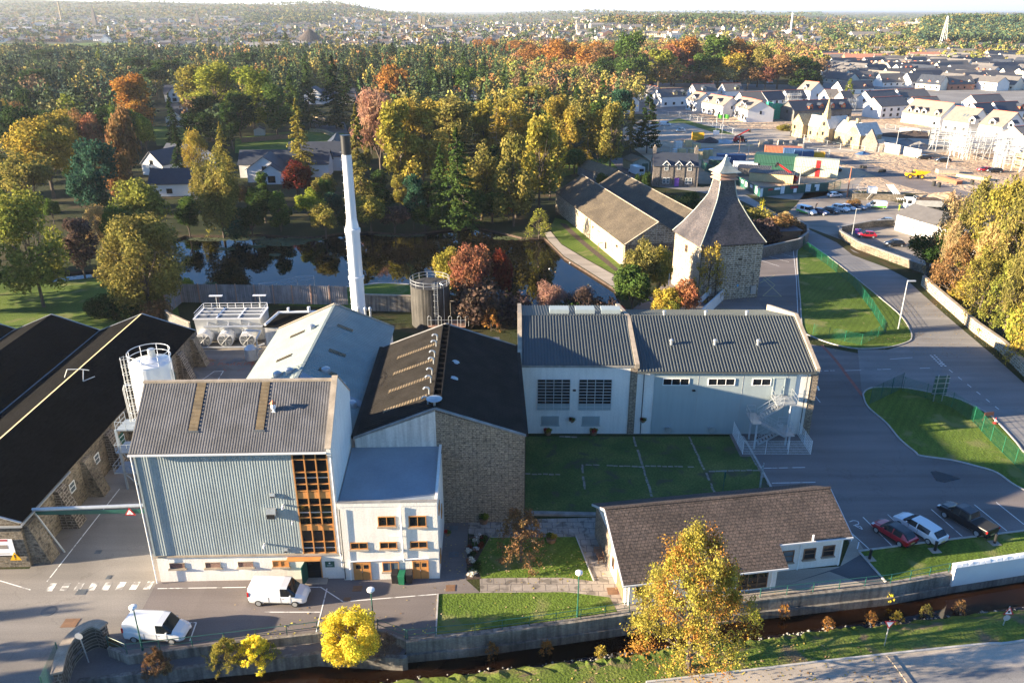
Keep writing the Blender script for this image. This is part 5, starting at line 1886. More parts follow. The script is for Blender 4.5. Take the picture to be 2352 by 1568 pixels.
# low stone walls at the drive
wall_run('garden_wall','pale stone wall curving beside the villa drive','wall',[(720,272),(760,283),(790,297)],.4,1.4,'stone_sand')
wall_run('garden_wall','pale stone wall along the lawn left of the drive','wall',[(712,303),(740,305),(775,318),(790,322)],.4,1.4,'stone_sand')
# dark garden fence
def post_fence(name,label,pts,h,mat,every=2.4,rails=(.4,.9),boards=False,group=None,px=True):
 P_=gp(pts) if px else pts
 o=P_[0]
 T=thing(name,label,'fence',o[0],o[1],0,0,group)
 b=MB()
 for p,q in zip(P_,P_[1:]):
  p,q=(p[0]-o[0],p[1]-o[1]),(q[0]-o[0],q[1]-o[1])
  if boards:
   b.hexa([(p[0],p[1]-.02,.05),(q[0],q[1]-.02,.05),(q[0],q[1]+.02,.05),(p[0],p[1]+.02,.05)],[(p[0],p[1]-.02,h),(q[0],q[1]-.02,h),(q[0],q[1]+.02,h),(p[0],p[1]+.02,h)])
  else:
   for r in rails:
    b.tube((p[0],p[1],r),(q[0],q[1],r),.03,n=4)
 b.build('boards' if boards else 'rail',mat,T)
 for p,q in zip(P_,P_[1:]):
  l=math.dist(p,q)
  n=max(1,int(l/every))
  for i in range(n+1):
   x,y=p[0]+(q[0]-p[0])*i/n-o[0],p[1]+(q[1]-p[1])*i/n-o[1]
   MB().tube((x,y,0),(x,y,h+.05),.045,n=5).build('post',mat,T)
 return T
post_fence('garden_fence','dark board fence behind the villa lawn',[(555,328),(600,325),(690,316)],1.8,'wood_brown',boards=True,every=3)
post_fence('glade_fence','low timber fence in the sunny glade behind the barns',[(1270,372),(1380,385),(1470,380)],1.1,'wood_grey')
# ================================================================== VEHICLES
CARP={'van':(4.82,1.84,[(0,.45,1.02,1.60,.84,.72),(.06,.34,1.05,1.78,.90,.80),(.4,.3,1.05,1.85,.915,.81),(2.7,.28,1.05,1.87,.92,.80),(2.76,.28,1.05,1.87,.92,.80),(3.32,.28,1.05,1.83,.92,.76),(3.98,.3,1.05,1.19,.90,.74),(4.5,.32,.86,1.0,.86,.62),(4.74,.36,.66,.78,.78,.5),(4.82,.4,.55,.6,.70,.45)],{4:'s',5:'st'}),'minibus':(5.0,1.95,[(0,.45,1.1,1.75,.9,.8),(.1,.34,1.15,1.93,.96,.86),(1.2,.3,1.15,1.98,.97,.85),(2.3,.3,1.15,1.98,.97,.85),(2.5,.3,1.15,1.98,.97,.85),(3.4,.3,1.15,1.94,.97,.82),(4.1,.3,1.15,1.28,.95,.78),(4.75,.34,.9,1.05,.9,.66),(5.0,.42,.6,.66,.78,.5)],{2:'s',4:'s',5:'st'}),'hatch':(3.95,1.74,[(0,.45,.80,.86,.76,.62),(.10,.32,.90,.98,.83,.64),(.55,.3,.93,1.36,.86,.60),(.72,.3,.93,1.42,.865,.60),(1.55,.29,.92,1.46,.87,.62),(1.65,.29,.92,1.46,.87,.62),(2.25,.29,.91,1.42,.87,.60),(2.95,.3,.90,.98,.86,.68),(3.55,.32,.77,.86,.83,.58),(3.86,.36,.60,.68,.74,.48),(3.95,.4,.52,.56,.68,.44)],{1:'t',3:'s',5:'s',6:'st'}),'estate':(4.86,1.86,[(0,.45,.85,.92,.80,.66),(.12,.34,.93,1.0,.87,.7),(.62,.3,.95,1.36,.91,.64),(.95,.3,.95,1.42,.92,.64),(2.2,.29,.94,1.47,.925,.66),(2.3,.29,.94,1.47,.925,.66),(3.0,.29,.93,1.42,.925,.64),(3.75,.3,.92,.99,.91,.72),(4.4,.32,.80,.88,.88,.62),(4.76,.36,.62,.70,.80,.52),(4.86,.4,.52,.56,.72,.46)],{1:'t',3:'s',5:'s',6:'st'}),'suv':(4.3,1.86,[(0,.5,.98,1.04,.82,.7),(.08,.38,1.05,1.3,.90,.7),(.35,.34,1.07,1.6,.92,.70),(.6,.34,1.07,1.66,.93,.70),(1.7,.33,1.06,1.69,.93,.70),(1.8,.33,1.06,1.69,.93,.70),(2.5,.33,1.05,1.64,.93,.68),(3.1,.34,1.04,1.14,.92,.74),(3.9,.36,.95,1.04,.90,.66),(4.22,.4,.75,.82,.82,.56),(4.3,.45,.6,.65,.76,.5)],{1:'t',3:'s',5:'s',6:'st'}),'pickup':(5.3,1.90,[(0,.55,1.10,1.11,.88,.84),(.05,.5,1.12,1.13,.92,.86),(1.75,.45,1.12,1.13,.94,.86),(1.85,.42,1.12,1.2,.94,.76),(2.05,.40,1.12,1.70,.94,.68),(2.9,.40,1.12,1.77,.94,.70),(3.0,.40,1.12,1.77,.94,.70),(3.6,.4,1.12,1.72,.94,.68),(4.2,.42,1.10,1.2,.93,.74),(4.95,.44,1.0,1.08,.9,.66),(5.24,.48,.8,.88,.84,.6),(5.3,.5,.65,.7,.8,.54)],{3:'t',4:'s',6:'s',7:'st'}),}
def car(kind,paint,label,x,y,rot,group=None,roofm=None,cat='car',name=None,stripe=None,z=0.0,plate='line_yellow'):
 Ln,W_,st,gl=CARP[kind]
 T=thing(name or ('parked_van' if kind in ('van','minibus') else 'parked_pickup' if kind=='pickup' else 'parked_car'),label,cat,x,y,z,rot,group)
 body,glass=MB(),MB()
 body.fr=glass.fr=(-Ln/2,0,0,0)
 def ring(s):
  X,zb,zs,zr,hb,hr=s
  h=[(hb*.93,zb),(hb,zb+.3*(zs-zb)),(hb,zs-.07),(hb*.975,zs),(hr+.06*min(1,(zr-zs)),max(zs+.01,zr-.07)),(hr*.86,max(zs+.02,zr))]
  return [(X,-p[0],p[1]) for p in h]+[(X,p[0],p[1]) for p in reversed(h)]
 R=[ring(s) for s in st]
 n=12
 for k in range(len(R)-1):
  fl=gl.get(k,'')
  for i in range(n-1):
   f=[R[k][i],R[k][i+1],R[k+1][i+1],R[k+1][i]]
   isside=i in (3,7)
   istop=i in (4,5,6)
   if (isside and 's' in fl) or (istop and 't' in fl):
    glass.mesh(f,[(3,2,1,0)])
   else:
    body.mat(1 if (roofm and i in (4,5,6) and st[k][3]>1.3 and st[k+1][3]>1.3) or (kind=='pickup' and k==1 and i in (4,5,6)) else 0)
    body.mesh(f,[(3,2,1,0)])
 body.mat(0)
 body.mesh(R[0],[tuple(range(n))]).mesh(R[-1],[tuple(range(n-1,-1,-1))])
 body.mesh([(s[0],-s[4]*.93,s[1]) for s in st]+[(s[0],s[4]*.93,s[1]) for s in st],[(i,i+1,len(st)+i+1,len(st)+i) for i in range(len(st)-1)])
 if roofm or kind=='pickup':
  o=body.build('body',[paint,roofm or 'black_rubber'],T)
 else:
  o=body.build('body',paint,T)
 glass.build('windows','glass_dark',T)
 ht=W_/2
 for wx in (.175*Ln,.81*Ln):
  for s in (-1,1):
   r=.35 if kind in ('suv','pickup') else .31
   yy=s*(ht-.07)
   b=MB()
   b.fr=(-Ln/2,0,0,0)
   b.tube((wx,yy-s*.16,r),(wx,yy+s*.075,r),r,n=16)
   ty=b.build('tyre','black_rubber',T)
   b=MB()
   b.fr=(-Ln/2,0,0,0)
   b.tube((wx,yy+s*.07,r),(wx,yy+s*.09,r),r*.66,n=12)
   b.build('rim','galvanised',ty)
 fr=st[-2]
 for s in (-1,1):
  b=MB()
  b.fr=(-Ln/2,0,0,0)
  f3,f4=st[-3],st[-2]
  zz=(f4[2]+f3[2])/2
  b.hexa([(f3[0]+.02,s*(f3[4]-.02),zz-.1),(f4[0],s*(f4[4]-.02),f4[2]-.08),(f4[0]+.02,s*(f4[4]-.3),f4[2]-.02),(f3[0],s*(f3[4]-.2),zz+.03)],[(f3[0]+.02,s*(f3[4]+.01),zz+.06),(f4[0],s*(f4[4]+.01),f4[2]+.04),(f4[0]+.03,s*(f4[4]-.3),f4[2]+.09),(f3[0],s*(f3[4]-.2),zz+.14)])
  b.build('headlight','headlamp',T)
  b=MB()
  b.fr=(-Ln/2,0,0,0)
  r0=st[0]
  zl=.95 if kind in ('van','minibus') else r0[2]-.22
  b.box(-.03,.10,s*(r0[4])-.08,s*(r0[4])+.06,zl,zl+(.42 if kind in ('van','minibus') else .2))
  b.build('tail_light','tail_red',T)
  b=MB()
  b.fr=(-Ln/2,0,0,0)
  sx=[q for k,q in enumerate(st) if 'st'==gl.get(k)][0][0]+.2
  b.box(sx,sx+.12,s*(ht-.02)-.1*(s<0),s*(ht-.02)+.1*(s>0)+.02,st[3][2]-.02,st[3][2]+.15)
  b.build('mirror',paint,T)
 b=MB()
 b.fr=(-Ln/2,0,0,0)
 b.box(-.05,-.03+.03,-.26,.26,.48,.6).build('number_plate',plate,T)
 b=MB()
 b.fr=(-Ln/2,0,0,0)
 b.box(Ln-.04,Ln+.02,-.45,.45,.38,.52)
 b.box(-.04,.3,-W_*.42,W_*.42,.3,.42)
 b.build('bumper_grille','black_rubber',T)
 for s in (-1,1):
  yb=s*(ht+.004)
  b=MB()
  b.fr=(-Ln/2,0,0,0)
  b.box(.27*Ln,.72*Ln,yb-.012,yb+.012,.34,.42)
  for xs in ((.36,.57,.74) if kind in ('van','minibus') else (.42,.62)):
   b.box(xs*Ln,xs*Ln+.018,yb-.008,yb+.004,.45,.98)
  b.box(.60*Ln,.60*Ln+.16,yb-.01,yb+.02,.84,.87)
  b.build('side_trim','black_rubber',T)
 if stripe:
  b=MB()
  b.fr=(-Ln/2,0,0,0)
  for s in (-1,1):
   b.hexa([(.2,s*(ht-.002)-.005,.42),(3.6,s*(ht+.0)-.005,.42),(3.6,s*(ht+.0)+.008,.42),(.2,s*(ht-.002)+.008,.42)],[(.2,s*(ht-.002)-.005,.95),(3.6,s*(ht+.0)-.005,.6),(3.6,s*(ht+.0)+.008,.6),(.2,s*(ht-.002)+.008,.95)])
  b.build('stripe',stripe,T)
 return T
def at(u,v,z=0):
 return G(u,v,z)
def dirdeg(p,q):
 a,b_=G(*p),G(*q)
 return math.degrees(math.atan2(b_[1]-a[1],b_[0]-a[0]))
car('van','car_white','white panel van facing right in front of the mash house door',*at(645,1376),-2,cat='van',plate='line_white')
car('van','car_white','white panel van parked by the green railing, behind a lamp post',*at(366,1459),-4,cat='van',plate='line_white')
car('hatch','car_red','small red hatchback with a black roof in the east car park',*at(2050,1232),100+20,roofm='car_black')
car('estate','car_white','white estate car between the red hatchback and the black pickup',*at(2110,1222),118)
car('pickup','car_black','black pickup truck with its tail lights towards the grass strip',*at(2217,1203),117,cat='pickup')
# gravel car park by the road
car('minibus','car_white','white van with a green lower stripe at the left end of the parked row',*at(1852,491),-58,cat='van',stripe='car_green')
car('hatch','car_blue','dark blue hatchback with its boot open beside the green striped van',*at(1885,492),-52)
car('hatch','car_black','black hatchback between a dark blue and a white car',*at(1909,489),-52)
car('suv','car_white','boxy white four by four in the middle of the parked row',*at(1930,485),-50)
car('hatch','car_white','white hatchback right of the boxy white four by four',*at(1947,482),-48)
car('estate','car_navy','dark blue saloon at the right end of the parked row',*at(1967,480),-46)
car('van','car_white','small white van with a green skirt beside the fenced pit',*at(2012,478),165,cat='van',stripe='car_green')
car('hatch','car_white','white hatchback parked alone beside the wooden pole',*at(1917,453),18)
car('hatch','car_silver','silver hatchback beside the white gable shed',*at(2033,514),170)
car('hatch','car_red','red hatchback just behind the field stone wall',*at(1989,545),172)
car('hatch','car_black','black hatchback near the dark bush behind the stone wall',*at(2053,565),176)
car('estate','car_black','dark car in front of the slate roofed bungalow',*at(1449,210),178)
car('van','car_white','white people carrier parked by the fenced estate road',*at(1528,289),0,cat='van')
car('hatch','car_white','small white car right of the white people carrier',*at(1563,303),175)
car('hatch','car_white','white car at the wood edge under the orange beeches',*at(1768,192),178)
car('suv','car_black','dark car with a pale roof rack near the tall cypress villa',*at(713,392),150)
car('hatch','car_black','dark car between the green shed and the stone cottage',*at(1457,393),190)
for k,(u,v,c_,s) in enumerate(((2120,366,'car_black','left of two dark cars'),(2165,372,'car_black','right of two dark cars'),(2262,394,'car_red','dark red car'),(2282,396,'car_black','black car'))):
 car('estate',c_,s+' by the yellow fronted garages' if k<2 else s+' before the white gabled house with skylights',*at(u,v),175)
 # motorhome beside the long shed
x,y=at(1462,402)
T=thing('motorhome','white motorhome parked between the long shed and the green shed','motorhome',x,y,0,110)
MB().box(-3,2.4,-1.1,1.1,.5,2.8).build('body','car_white',T)
MB().box(2.4,3.4,-1.0,1.0,.5,1.4).build('cab','car_white',T)
MB().hexa([(2.4,-.95,1.4),(3.3,-.9,1.4),(3.3,.9,1.4),(2.4,.95,1.4)],[(2.4,-.9,2.2),(2.6,-.85,2.2),(2.6,.85,2.2),(2.4,.9,2.2)]).build('windscreen','glass_dark',T)
MB().box(-3.02,-2.99,-.7,.7,1.5,2.3).build('rear_window','glass_dark',T)
for wx in (-1.9,2.4):
 for s in (-1,1):
  MB().tube((wx,s*.85,.36),(wx,s*1.12,.36),.36,n=14).build('wheel','black_rubber',T)
  # ================================================================== PEOPLE
def person(label,x,y,z,rot,pose='stand',top='hivis',legs='hivis',h=1.76,hat=None):
 """one skinned body"""
 T=thing('person',label,'person',x,y,z,rot)
 s=h/1.76
 J={'pel':(0,0,.93),'chest':(0,0,1.28),'neck':(0,0,1.50),'head':(0,.02,1.60),'top':(0,.02,1.72)}
 for q,sg in (('l',1),('r',-1)):
  J['hip'+q]=(.10*sg,0,.90)
  J['kn'+q]=(.12*sg,.03,.50)
  J['an'+q]=(.12*sg,-.02,.09)
  J['to'+q]=(.13*sg,.17,.04)
  J['sh'+q]=(.19*sg,0,1.43)
  J['el'+q]=(.26*sg,.0,1.15)
  J['wr'+q]=(.25*sg,.12,.93)
  J['ha'+q]=(.24*sg,.16,.84)
 if pose=='sit':
  for q,sg in (('l',1),('r',-1)):
   J['kn'+q]=(.15*sg,.45,.88)
   J['an'+q]=(.15*sg,.5,.45)
   J['to'+q]=(.15*sg,.68,.42)
   J['wr'+q]=(.18*sg,.4,1.12)
   J['ha'+q]=(.14*sg,.47,1.15)
 elif pose=='lean':
  for k in ('chest','neck','head','top','shl','shr','ell','elr','wrl','wrr','hal','har'):
   p=J[k]
   J[k]=(p[0],p[1]+(p[2]-.93)*.6,.93+(p[2]-.93)*.85)
 names=list(J)
 E=[('pel','chest'),('chest','neck'),('neck','head'),('head','top')]
 for q in 'lr':
  E+=[('pel','hip'+q),('hip'+q,'kn'+q),('kn'+q,'an'+q),('an'+q,'to'+q),('chest','sh'+q),('sh'+q,'el'+q),('el'+q,'wr'+q),('wr'+q,'ha'+q)]
 R={'pel':.145,'chest':.155,'neck':.065,'head':.10,'top':.085,'hip':.095,'kn':.065,'an':.05,'to':.045,'sh':.07,'el':.05,'wr':.036,'ha':.042}
 me=bpy.data.meshes.new('body')
 me.from_pydata([tuple(c*s for c in J[k]) for k in names],[(names.index(a),names.index(b_)) for a,b_ in E],[])
 o=bpy.data.objects.new('body',me)
 COL.objects.link(o)
 md=o.modifiers.new('skin','SKIN')
 for i,k in enumerate(names):
  r=R.get(k) or R[k[:-1]]
  me.skin_vertices[0].data[i].radius=(r*s*(1.25 if k in ('chest',) else 1),r*s*(.8 if k=='chest' else 1))
  me.skin_vertices[0].data[i].use_root=(k=='pel')
 o.modifiers.new('sub','SUBSURF').levels=1
 dg=bpy.context.evaluated_depsgraph_get()
 m2=bpy.data.meshes.new_from_object(o.evaluated_get(dg))
 bpy.data.objects.remove(o)
 m2.materials.clear()
 for mn in (top,legs,'skin','dark_cloth'):
  m2.materials.append(M[mn])
 for p in m2.polygons:
  c=p.center/s
  p.use_smooth=True
  far=max(abs(c.x),0)
  if c.z>1.50 and pose!='lean' or (pose=='lean' and c.z>1.42):
   p.material_index=2
  elif (J['hal'][2]+.05>c.z and abs(c.x)>.19) and c.z>.7:
   p.material_index=2
  elif c.z<.1:
   p.material_index=3
  elif c.z<.95:
   p.material_index=1
 o=bpy.data.objects.new('body',m2)
 COL.objects.link(o)
 o.parent=T
 hz_=J['top'][2]
 b=MB()
 b.ball((0,J['top'][1]*s,(J['top'][2]-.02)*s),.115*s,10,.75)
 b.build('helmet' if hat else 'hair',hat or 'dark_cloth',T)
 return T
person('worker in yellow high visibility overalls standing by the tipper lorry',*at(2065,484),0,200,'stand','hivis','hivis')
person('person in dark clothes leaning over the open boot of the blue car',*at(1873,479),0,215,'lean','dark_cloth','dark_cloth')
# ================================================================== STREET FURNITURE
def globe_lamp(label,u,vb,vt):
 x,y=G(u,vb)
 h=HT(y,vt)
 T=thing('lamp_post',label,'lamp post',x,y,0,0,'green garden lamp posts')
 MB().tube((0,0,0),(0,0,1.1),.09,.08,8).tube((0,0,1.1),(0,0,h-.3),.055,.045,8).build('pole','green_paint',T)
 MB().lathe([(.10,h-.35),(.17,h-.25),(.30,h-.12),(.30,h),(.17,h+.1),(.02,h+.12)],16).build('lantern','lamp_globe',T)
globe_lamp('green lamp post with a white globe in front of the lower parked van',328,1492,1392)
globe_lamp('green lamp post with a white globe beside the round yellow bush',860,1453,1352)
globe_lamp('green lamp post on the river lawn by the railing',1326,1416,1313)
def pole(label,u,vb,vt,r=.09,mat='galvanised',arm=0,name='street_lamp',cat='street lamp',lean=0):
 x,y=G(u,vb)
 h=HT(y,vt)
 T=thing(name,label,cat,x,y)
 MB().tube((0,0,0),(lean,0,h),r,r*.6,8).build('pole',mat,T)
 if arm:
  MB().box(0,arm,-.15,.15,h-.08,h+.06).build('lamp_head','steel_light',T)
 return T
pole('tall grey street lamp at the corner of the triangular lawn',2063,755,645,.11,'steel_light',1.2)
pole('thin white flagpole rising from the autumn shrubs near the kiln',1531,712,628,.07,'white_gloss',0,'flagpole','flagpole')
pole('grey street lamp beside the field stone wall',1955,552,480,.1,'galvanised',.8)
pole('tall brown wooden pole beside the green hoarding',1945,453,383,.17,'terracotta',0,'utility_pole','pole')
pole('dark wooden pole among the stored building materials',1696,362,316,.1,'wood_brown',0,'utility_pole','pole')
pole('grey wooden pole leaning by the hedge at the right end of the wall',2122,635,577,.13,'wood_grey',0,'utility_pole','pole',.3)
for k,(u,vb,vt,s) in enumerate(((1716,378,330,'in front of the new white houses'),(1839,440-60,372-55,'by the green scaffold net'),(1835,438-10,372,'right of the flags'),(2172,395,330,'before the big dormered house'),(2055,355,300,'before the long white terrace'),(2148,348,290,'left of the yellow fronted garages'),(2233,300,258,'between the pale roofs at the right'),(2300,395,345,'behind the white scaffolding'),(1834,432,376,'beside the ruined school'))):
 pole('pale street lamp '+s,u,vb,vt,.10,'steel_light',.7)
 # railings by the lade
def railing(label,pts,mat='green_paint',h=1.05,every=2.4):
 P_=gp(pts)
 o=P_[0]
 T=thing('railing',label,'railing',o[0],o[1],0,0,'green tubular railings by the lade')
 R=[(p[0]-o[0],p[1]-o[1]) for p in P_]
 b=MB()
 for z in (h*.5,h):
  b.path([(p[0],p[1],z) for p in R],.03,5)
 b.build('rail',mat,T)
 for p,q in zip(R,R[1:]):
  l=math.dist(p,q)
  n=max(1,int(round(l/every)))
  for i in range(n+(q is R[-1])):
   x,y=p[0]+(q[0]-p[0])*i/n,p[1]+(q[1]-p[1])*i/n
   MB().tube((x,y,0),(x,y,h+.04),.035,n=6).build('post',mat,T)
railing('green railing between the car park and the gravel planting strip',[(250,1484),(293,1503),(517,1477),(730,1451)])
railing('green railing cutting the corner right of the round yellow bush',[(868,1445),(932,1469)])
railing('long green railing along the river lawn',[(936,1470),(1001,1463),(1091,1455),(1277,1431),(1445,1406)])
railing('green railing in front of the reception cottage and verge lawn',[(1745,1373.5),(2044,1341),(2178,1315)])
# sunken lade wall
def river_wall():
 pts=gp([(2700,1240),(2352,1290),(2181,1316.6),(2044,1342),(1744,1374.5),(1447,1407.5),(1277,1432),(1091,1456),(932,1471)])
 T=thing('river_wall','long stained concrete wall holding the bank above the brown lade','wall',pts[0][0],pts[0][1])
 R=[(p[0]-pts[0][0],p[1]-pts[0][1]-.12) for p in pts]
 b=MB()
 ribbon(b,R,.3,-2.1,-.02)
 b.build('wall','concrete_river',T)
 b=MB()
 ribbon(b,[(p[0],p[1]+.1) for p in R],.55,-.02,.12)
 b.build('coping','concrete_wall',T)
 b=MB()
 ribbon(b,[(p[0],p[1]-.25) for p in R],.24,-2.1,-1.05)
 b.build('lower_step','concrete_river',T)
 pts=[G(u,v,-.7) for u,v in [(935,1508),(925,1510),(730,1500),(574,1518),(517,1523),(300,1548),(184,1562),(140,1640)]]
 T=thing('river_wall','lower mossy concrete wall below the gravel planting strip','wall',pts[0][0],pts[0][1])
 R=[(p[0]-pts[0][0],p[1]-pts[0][1]) for p in pts]
 b=MB()
 ribbon(b,R,.4,-2.1,-.6)
 b.build('wall','concrete_river',T)
 pts=gp([(932,1471),(868,1447),(730,1455),(517,1479),(293,1506),(249,1487)])
 T=thing('terrace_wall','low wall between car park edge and gravel planting strip','wall',pts[0][0],pts[0][1])
 R=[(p[0]-pts[0][0],p[1]-pts[0][1]) for p in pts]
 b=MB()
 ribbon(b,R,.25,-.8,.1)
 b.build('wall','concrete_wall',T)
 pts=[(x,y-.16) for x,y in gp([(2183,1316),(2352,1290),(2700,1238)])]
 T=thing('white_wall','whitewashed wall with rounded coping stones beside the lade','wall',pts[0][0],pts[0][1])
 R=[(p[0]-pts[0][0],p[1]-pts[0][1]-.1) for p in pts]
 b=MB()
 ribbon(b,R,.45,-2.1,1.0)
 b.build('wall','house_white',T)
 b=MB()
 n=26
 for i in range(n):
  p,q=lerp_line(R,i/n),lerp_line(R,(i+.93)/n)
  d=(q-p).normalized()
  m_=Vector((-d.y,d.x))*.3
  b.hexa([(p.x-m_.x,p.y-m_.y,1.0),(q.x-m_.x,q.y-m_.y,1.0),(q.x+m_.x,q.y+m_.y,1.0),(p.x+m_.x,p.y+m_.y,1.0)],[(p.x-m_.x*.55,p.y-m_.y*.55,1.22+.04*(i%2)),(q.x-m_.x*.55,q.y-m_.y*.55,1.22+.03*(i%3)),(q.x+m_.x*.55,q.y+m_.y*.55,1.22),(p.x+m_.x*.55,p.y+m_.y*.55,1.22)])
 b.build('coping_stones','white_paint',T)
river_wall()
# curved stone gate wall at the lower left
cx_,cy_=G(265,1500)
pts=smooth_line(gp([(247,1470),(225,1464),(198,1474),(170,1498),(152,1530),(140,1580)]),6)
T=thing('curved_wall','curved stone gate wall with a sandstone coping at the lower left','wall',pts[0][0],pts[0][1])
R=[(p[0]-pts[0][0],p[1]-pts[0][1]) for p in pts]
b=MB()
ribbon(b,R,.5,-.8,1.35)
b.build('wall','stone_dark',T)
b=MB()
ribbon(b,R,.8,1.35,1.52)
b.build('coping','coping',T)
# site gate mesh lower left
pts=[(x,y) for x,y in gp([(140,1520),(105,1600)])]
T=thing('mesh_gate','green mesh gate leaf standing open at the lower left','gate',pts[0][0],pts[0][1])
mesh_fence(T,[(0,0),(pts[1][0]-pts[0][0],pts[1][1]-pts[0][1])],1.9,'green_paint',.12,.25,.012,.05)
# road signs
def sign(label,u,vb,vt,kind='tri',lean=0.0,rot=0,name='road_sign',size=.9):
 x,y=G(u,vb)
 h=HT(y,vt)
 T=thing(name,label,'road sign',x,y,0,rot)
 MB().tube((0,0,0),(lean,0,h),.045,n=8).build('pole','galvanised',T)
 s=size/2
 lx=lean
 if kind=='tri':
  b=MB()
  b.mat(0).mesh([(lx-s,-.06,h),(lx+s,-.06,h),(lx,-.06,h-1.7*s),(lx-s,-.05,h),(lx+s,-.05,h),(lx,-.05,h-1.7*s)],[(2,1,0),(3,4,5),(0,1,4,3),(1,2,5,4),(2,0,3,5)])
  b.mat(1).mesh([(lx-s*.62,-.065,h-.12*size),(lx+s*.62,-.065,h-.12*size),(lx,-.065,h-1.35*s)],[(2,1,0)])
  b.build('panel',['red_paint','road_sign_white'],T)
 elif kind=='tri2':
  b=MB()
  b.mat(0).mesh([(lx-s,-.06,h-1.7*s),(lx+s,-.06,h-1.7*s),(lx,-.06,h)],[(0,1,2)])
  b.mat(1).mesh([(lx-s*.62,-.065,h-1.55*s),(lx+s*.62,-.065,h-1.55*s),(lx,-.065,h-.3*s)],[(0,1,2)])
  b.mat(2).box(lx-.1,lx+.1,-.07,-.066,h-1.3*s,h-.8*s)
  b.build('panel',['red_paint','road_sign_white','black_paint'],T)
 if kind in ('disc','tri3'):
  b=MB().tube((lx,-.06,h-.3),(lx,-.05,h-.3),.3,n=20)
  b.build('panel','sign_grey_back',T)
 return T
sign('give way triangle on a pole on the grass verge',2031,1482,1424,'tri')
t=sign('red bordered triangle above a round plate at the right verge',2304,1435,1392,'tri2',.1)
MB().tube((.08,-.06,HT(t.location.y,1417)),(.08,-.05,HT(t.location.y,1417)),.28,n=18).build('round_plate','sign_grey_back',t)
sign('round grey backed sign on a pole by the curved gate wall',204,1520,1452,'disc',-.2)
sign('red triangle warning sign at the corner of the green hoarding',1739,457,425,'tri2',size=1.1)
# bollard lights on the verge lawn
for u,v,s in ((1997,1283,'nearest the cottage'),(2147,1264,'behind the white estate car'),(2284,1247,'right of the black pickup')):
 x,y=G(u,v)
 T=thing('bollard_light','black bollard light on a concrete pad, '+s,'bollard',x,y,0,8,'bollard lights on the verge lawn')
 MB().box(-.45,.45,-.4,.4,0,.05).build('pad','concrete_pale',T)
 MB().lathe([(.13,.05),(.13,.85),(.15,.9),(.15,1.0),(.02,1.05)],12).build('post','black_paint',T)
 # wheelie bins
for k,(dx,m) in enumerate(((0,'black_paint'),(.62,'green_mesh'),(1.24,'black_paint'))):
 x,y=G(908,1336)
 T=thing('wheelie_bin',('left black','green','right black')[k]+' wheelie bin against the office block wall','bin',x+dx,y+(-.15 if k==1 else 0),0,BA+(0,-6,4)[k],'wheelie bins')
 MB().hexa([(-.24,-.3,.08),(.24,-.3,.08),(.24,.3,.08),(-.24,.3,.08)],[(-.29,-.37,1.0),(.29,-.37,1.0),(.29,.37,1.0),(-.29,.37,1.0)]).build('body',m,T)
 MB().hexa([(-.3,-.4,1.0),(.3,-.4,1.0),(.3,.4,1.02),(-.3,.4,1.02)],[(-.28,-.38,1.06),(.28,-.38,1.06),(.28,.38,1.12),(-.28,.38,1.12)]).build('lid',m,T)
 for s in (-1,1):
  MB().tube((s*.2,.33,.1),(s*.27,.33,.1),.1,n=10).build('wheel','black_rubber',T)
  # bench by the cottage gable
x,y=G(1381,1280)
T=thing('garden_bench','brown slatted wooden bench on the paved path by the cottage gable','bench',x,y,0,FA+90)
b=MB()
for i in range(4):
 b.box(-.8,.8,.05+i*.12,.14+i*.12,.42,.45)
b.build('seat','wood_brown',T)
b=MB()
for i in range(9):
 b.box(-.74+i*.18,-.68+i*.18,-.04,-.01,.45,.85)
b.box(-.8,.8,-.05,.0,.85,.92)
b.build('backrest','wood_brown',T)
for x in (-.78,.72):
 for y in (-.04,.46):
  MB().box(x,x+.06,y,y+.06,0,.42 if y<0 else .62).build('leg','wood_brown',T)
 MB().box(x,x+.06,-.04,.52,.62,.66).build('armrest','wood_brown',T)
 # metal mesh sign frame on the oval lawn (seen from behind)
x,y=G(2153,921)
T=thing('sign_board','large green backed sign board on two grey posts in the oval lawn','sign',x,y,0,4)
for s in (-.55,.55):
 MB().tube((s,0,0),(s,0,3.7),.06).build('post','galvanised',T)
b=MB()
for z in (1.1,1.8,2.5,3.2):
 b.box(-1.0,1.0,-.08,-.03,z,z+.08)
b.build('rail','galvanised',T)
MB().box(-.95,.95,.03,.06,.9,3.5).build('panel','green_paint',T)
x,y=G(1753-8,1123)
T=thing('ladder_frame','grey upright metal ladder frame at the corner of the tank lawn','frame',x,y,0,60)
b=MB()
for s in (-.3,.3):
 b.tube((s,0,0),(s,0,3.0),.05)
for k in range(6):
 b.tube((-.3,0,.6+k*.42),(.3,0,.6+k*.42),.03)
b.build('frame','galvanised',T)
x,y=G(1660,1130)
T=thing('sample_post','thin dark green post with a hinged head on the tank lawn','post',x,y,0,0)
MB().tube((0,0,0),(0,0,2.4),.05).build('pole','green_paint',T)
MB().box(-.05,.1,-.06,.06,1.7,2.45).build('head','green_paint',T)
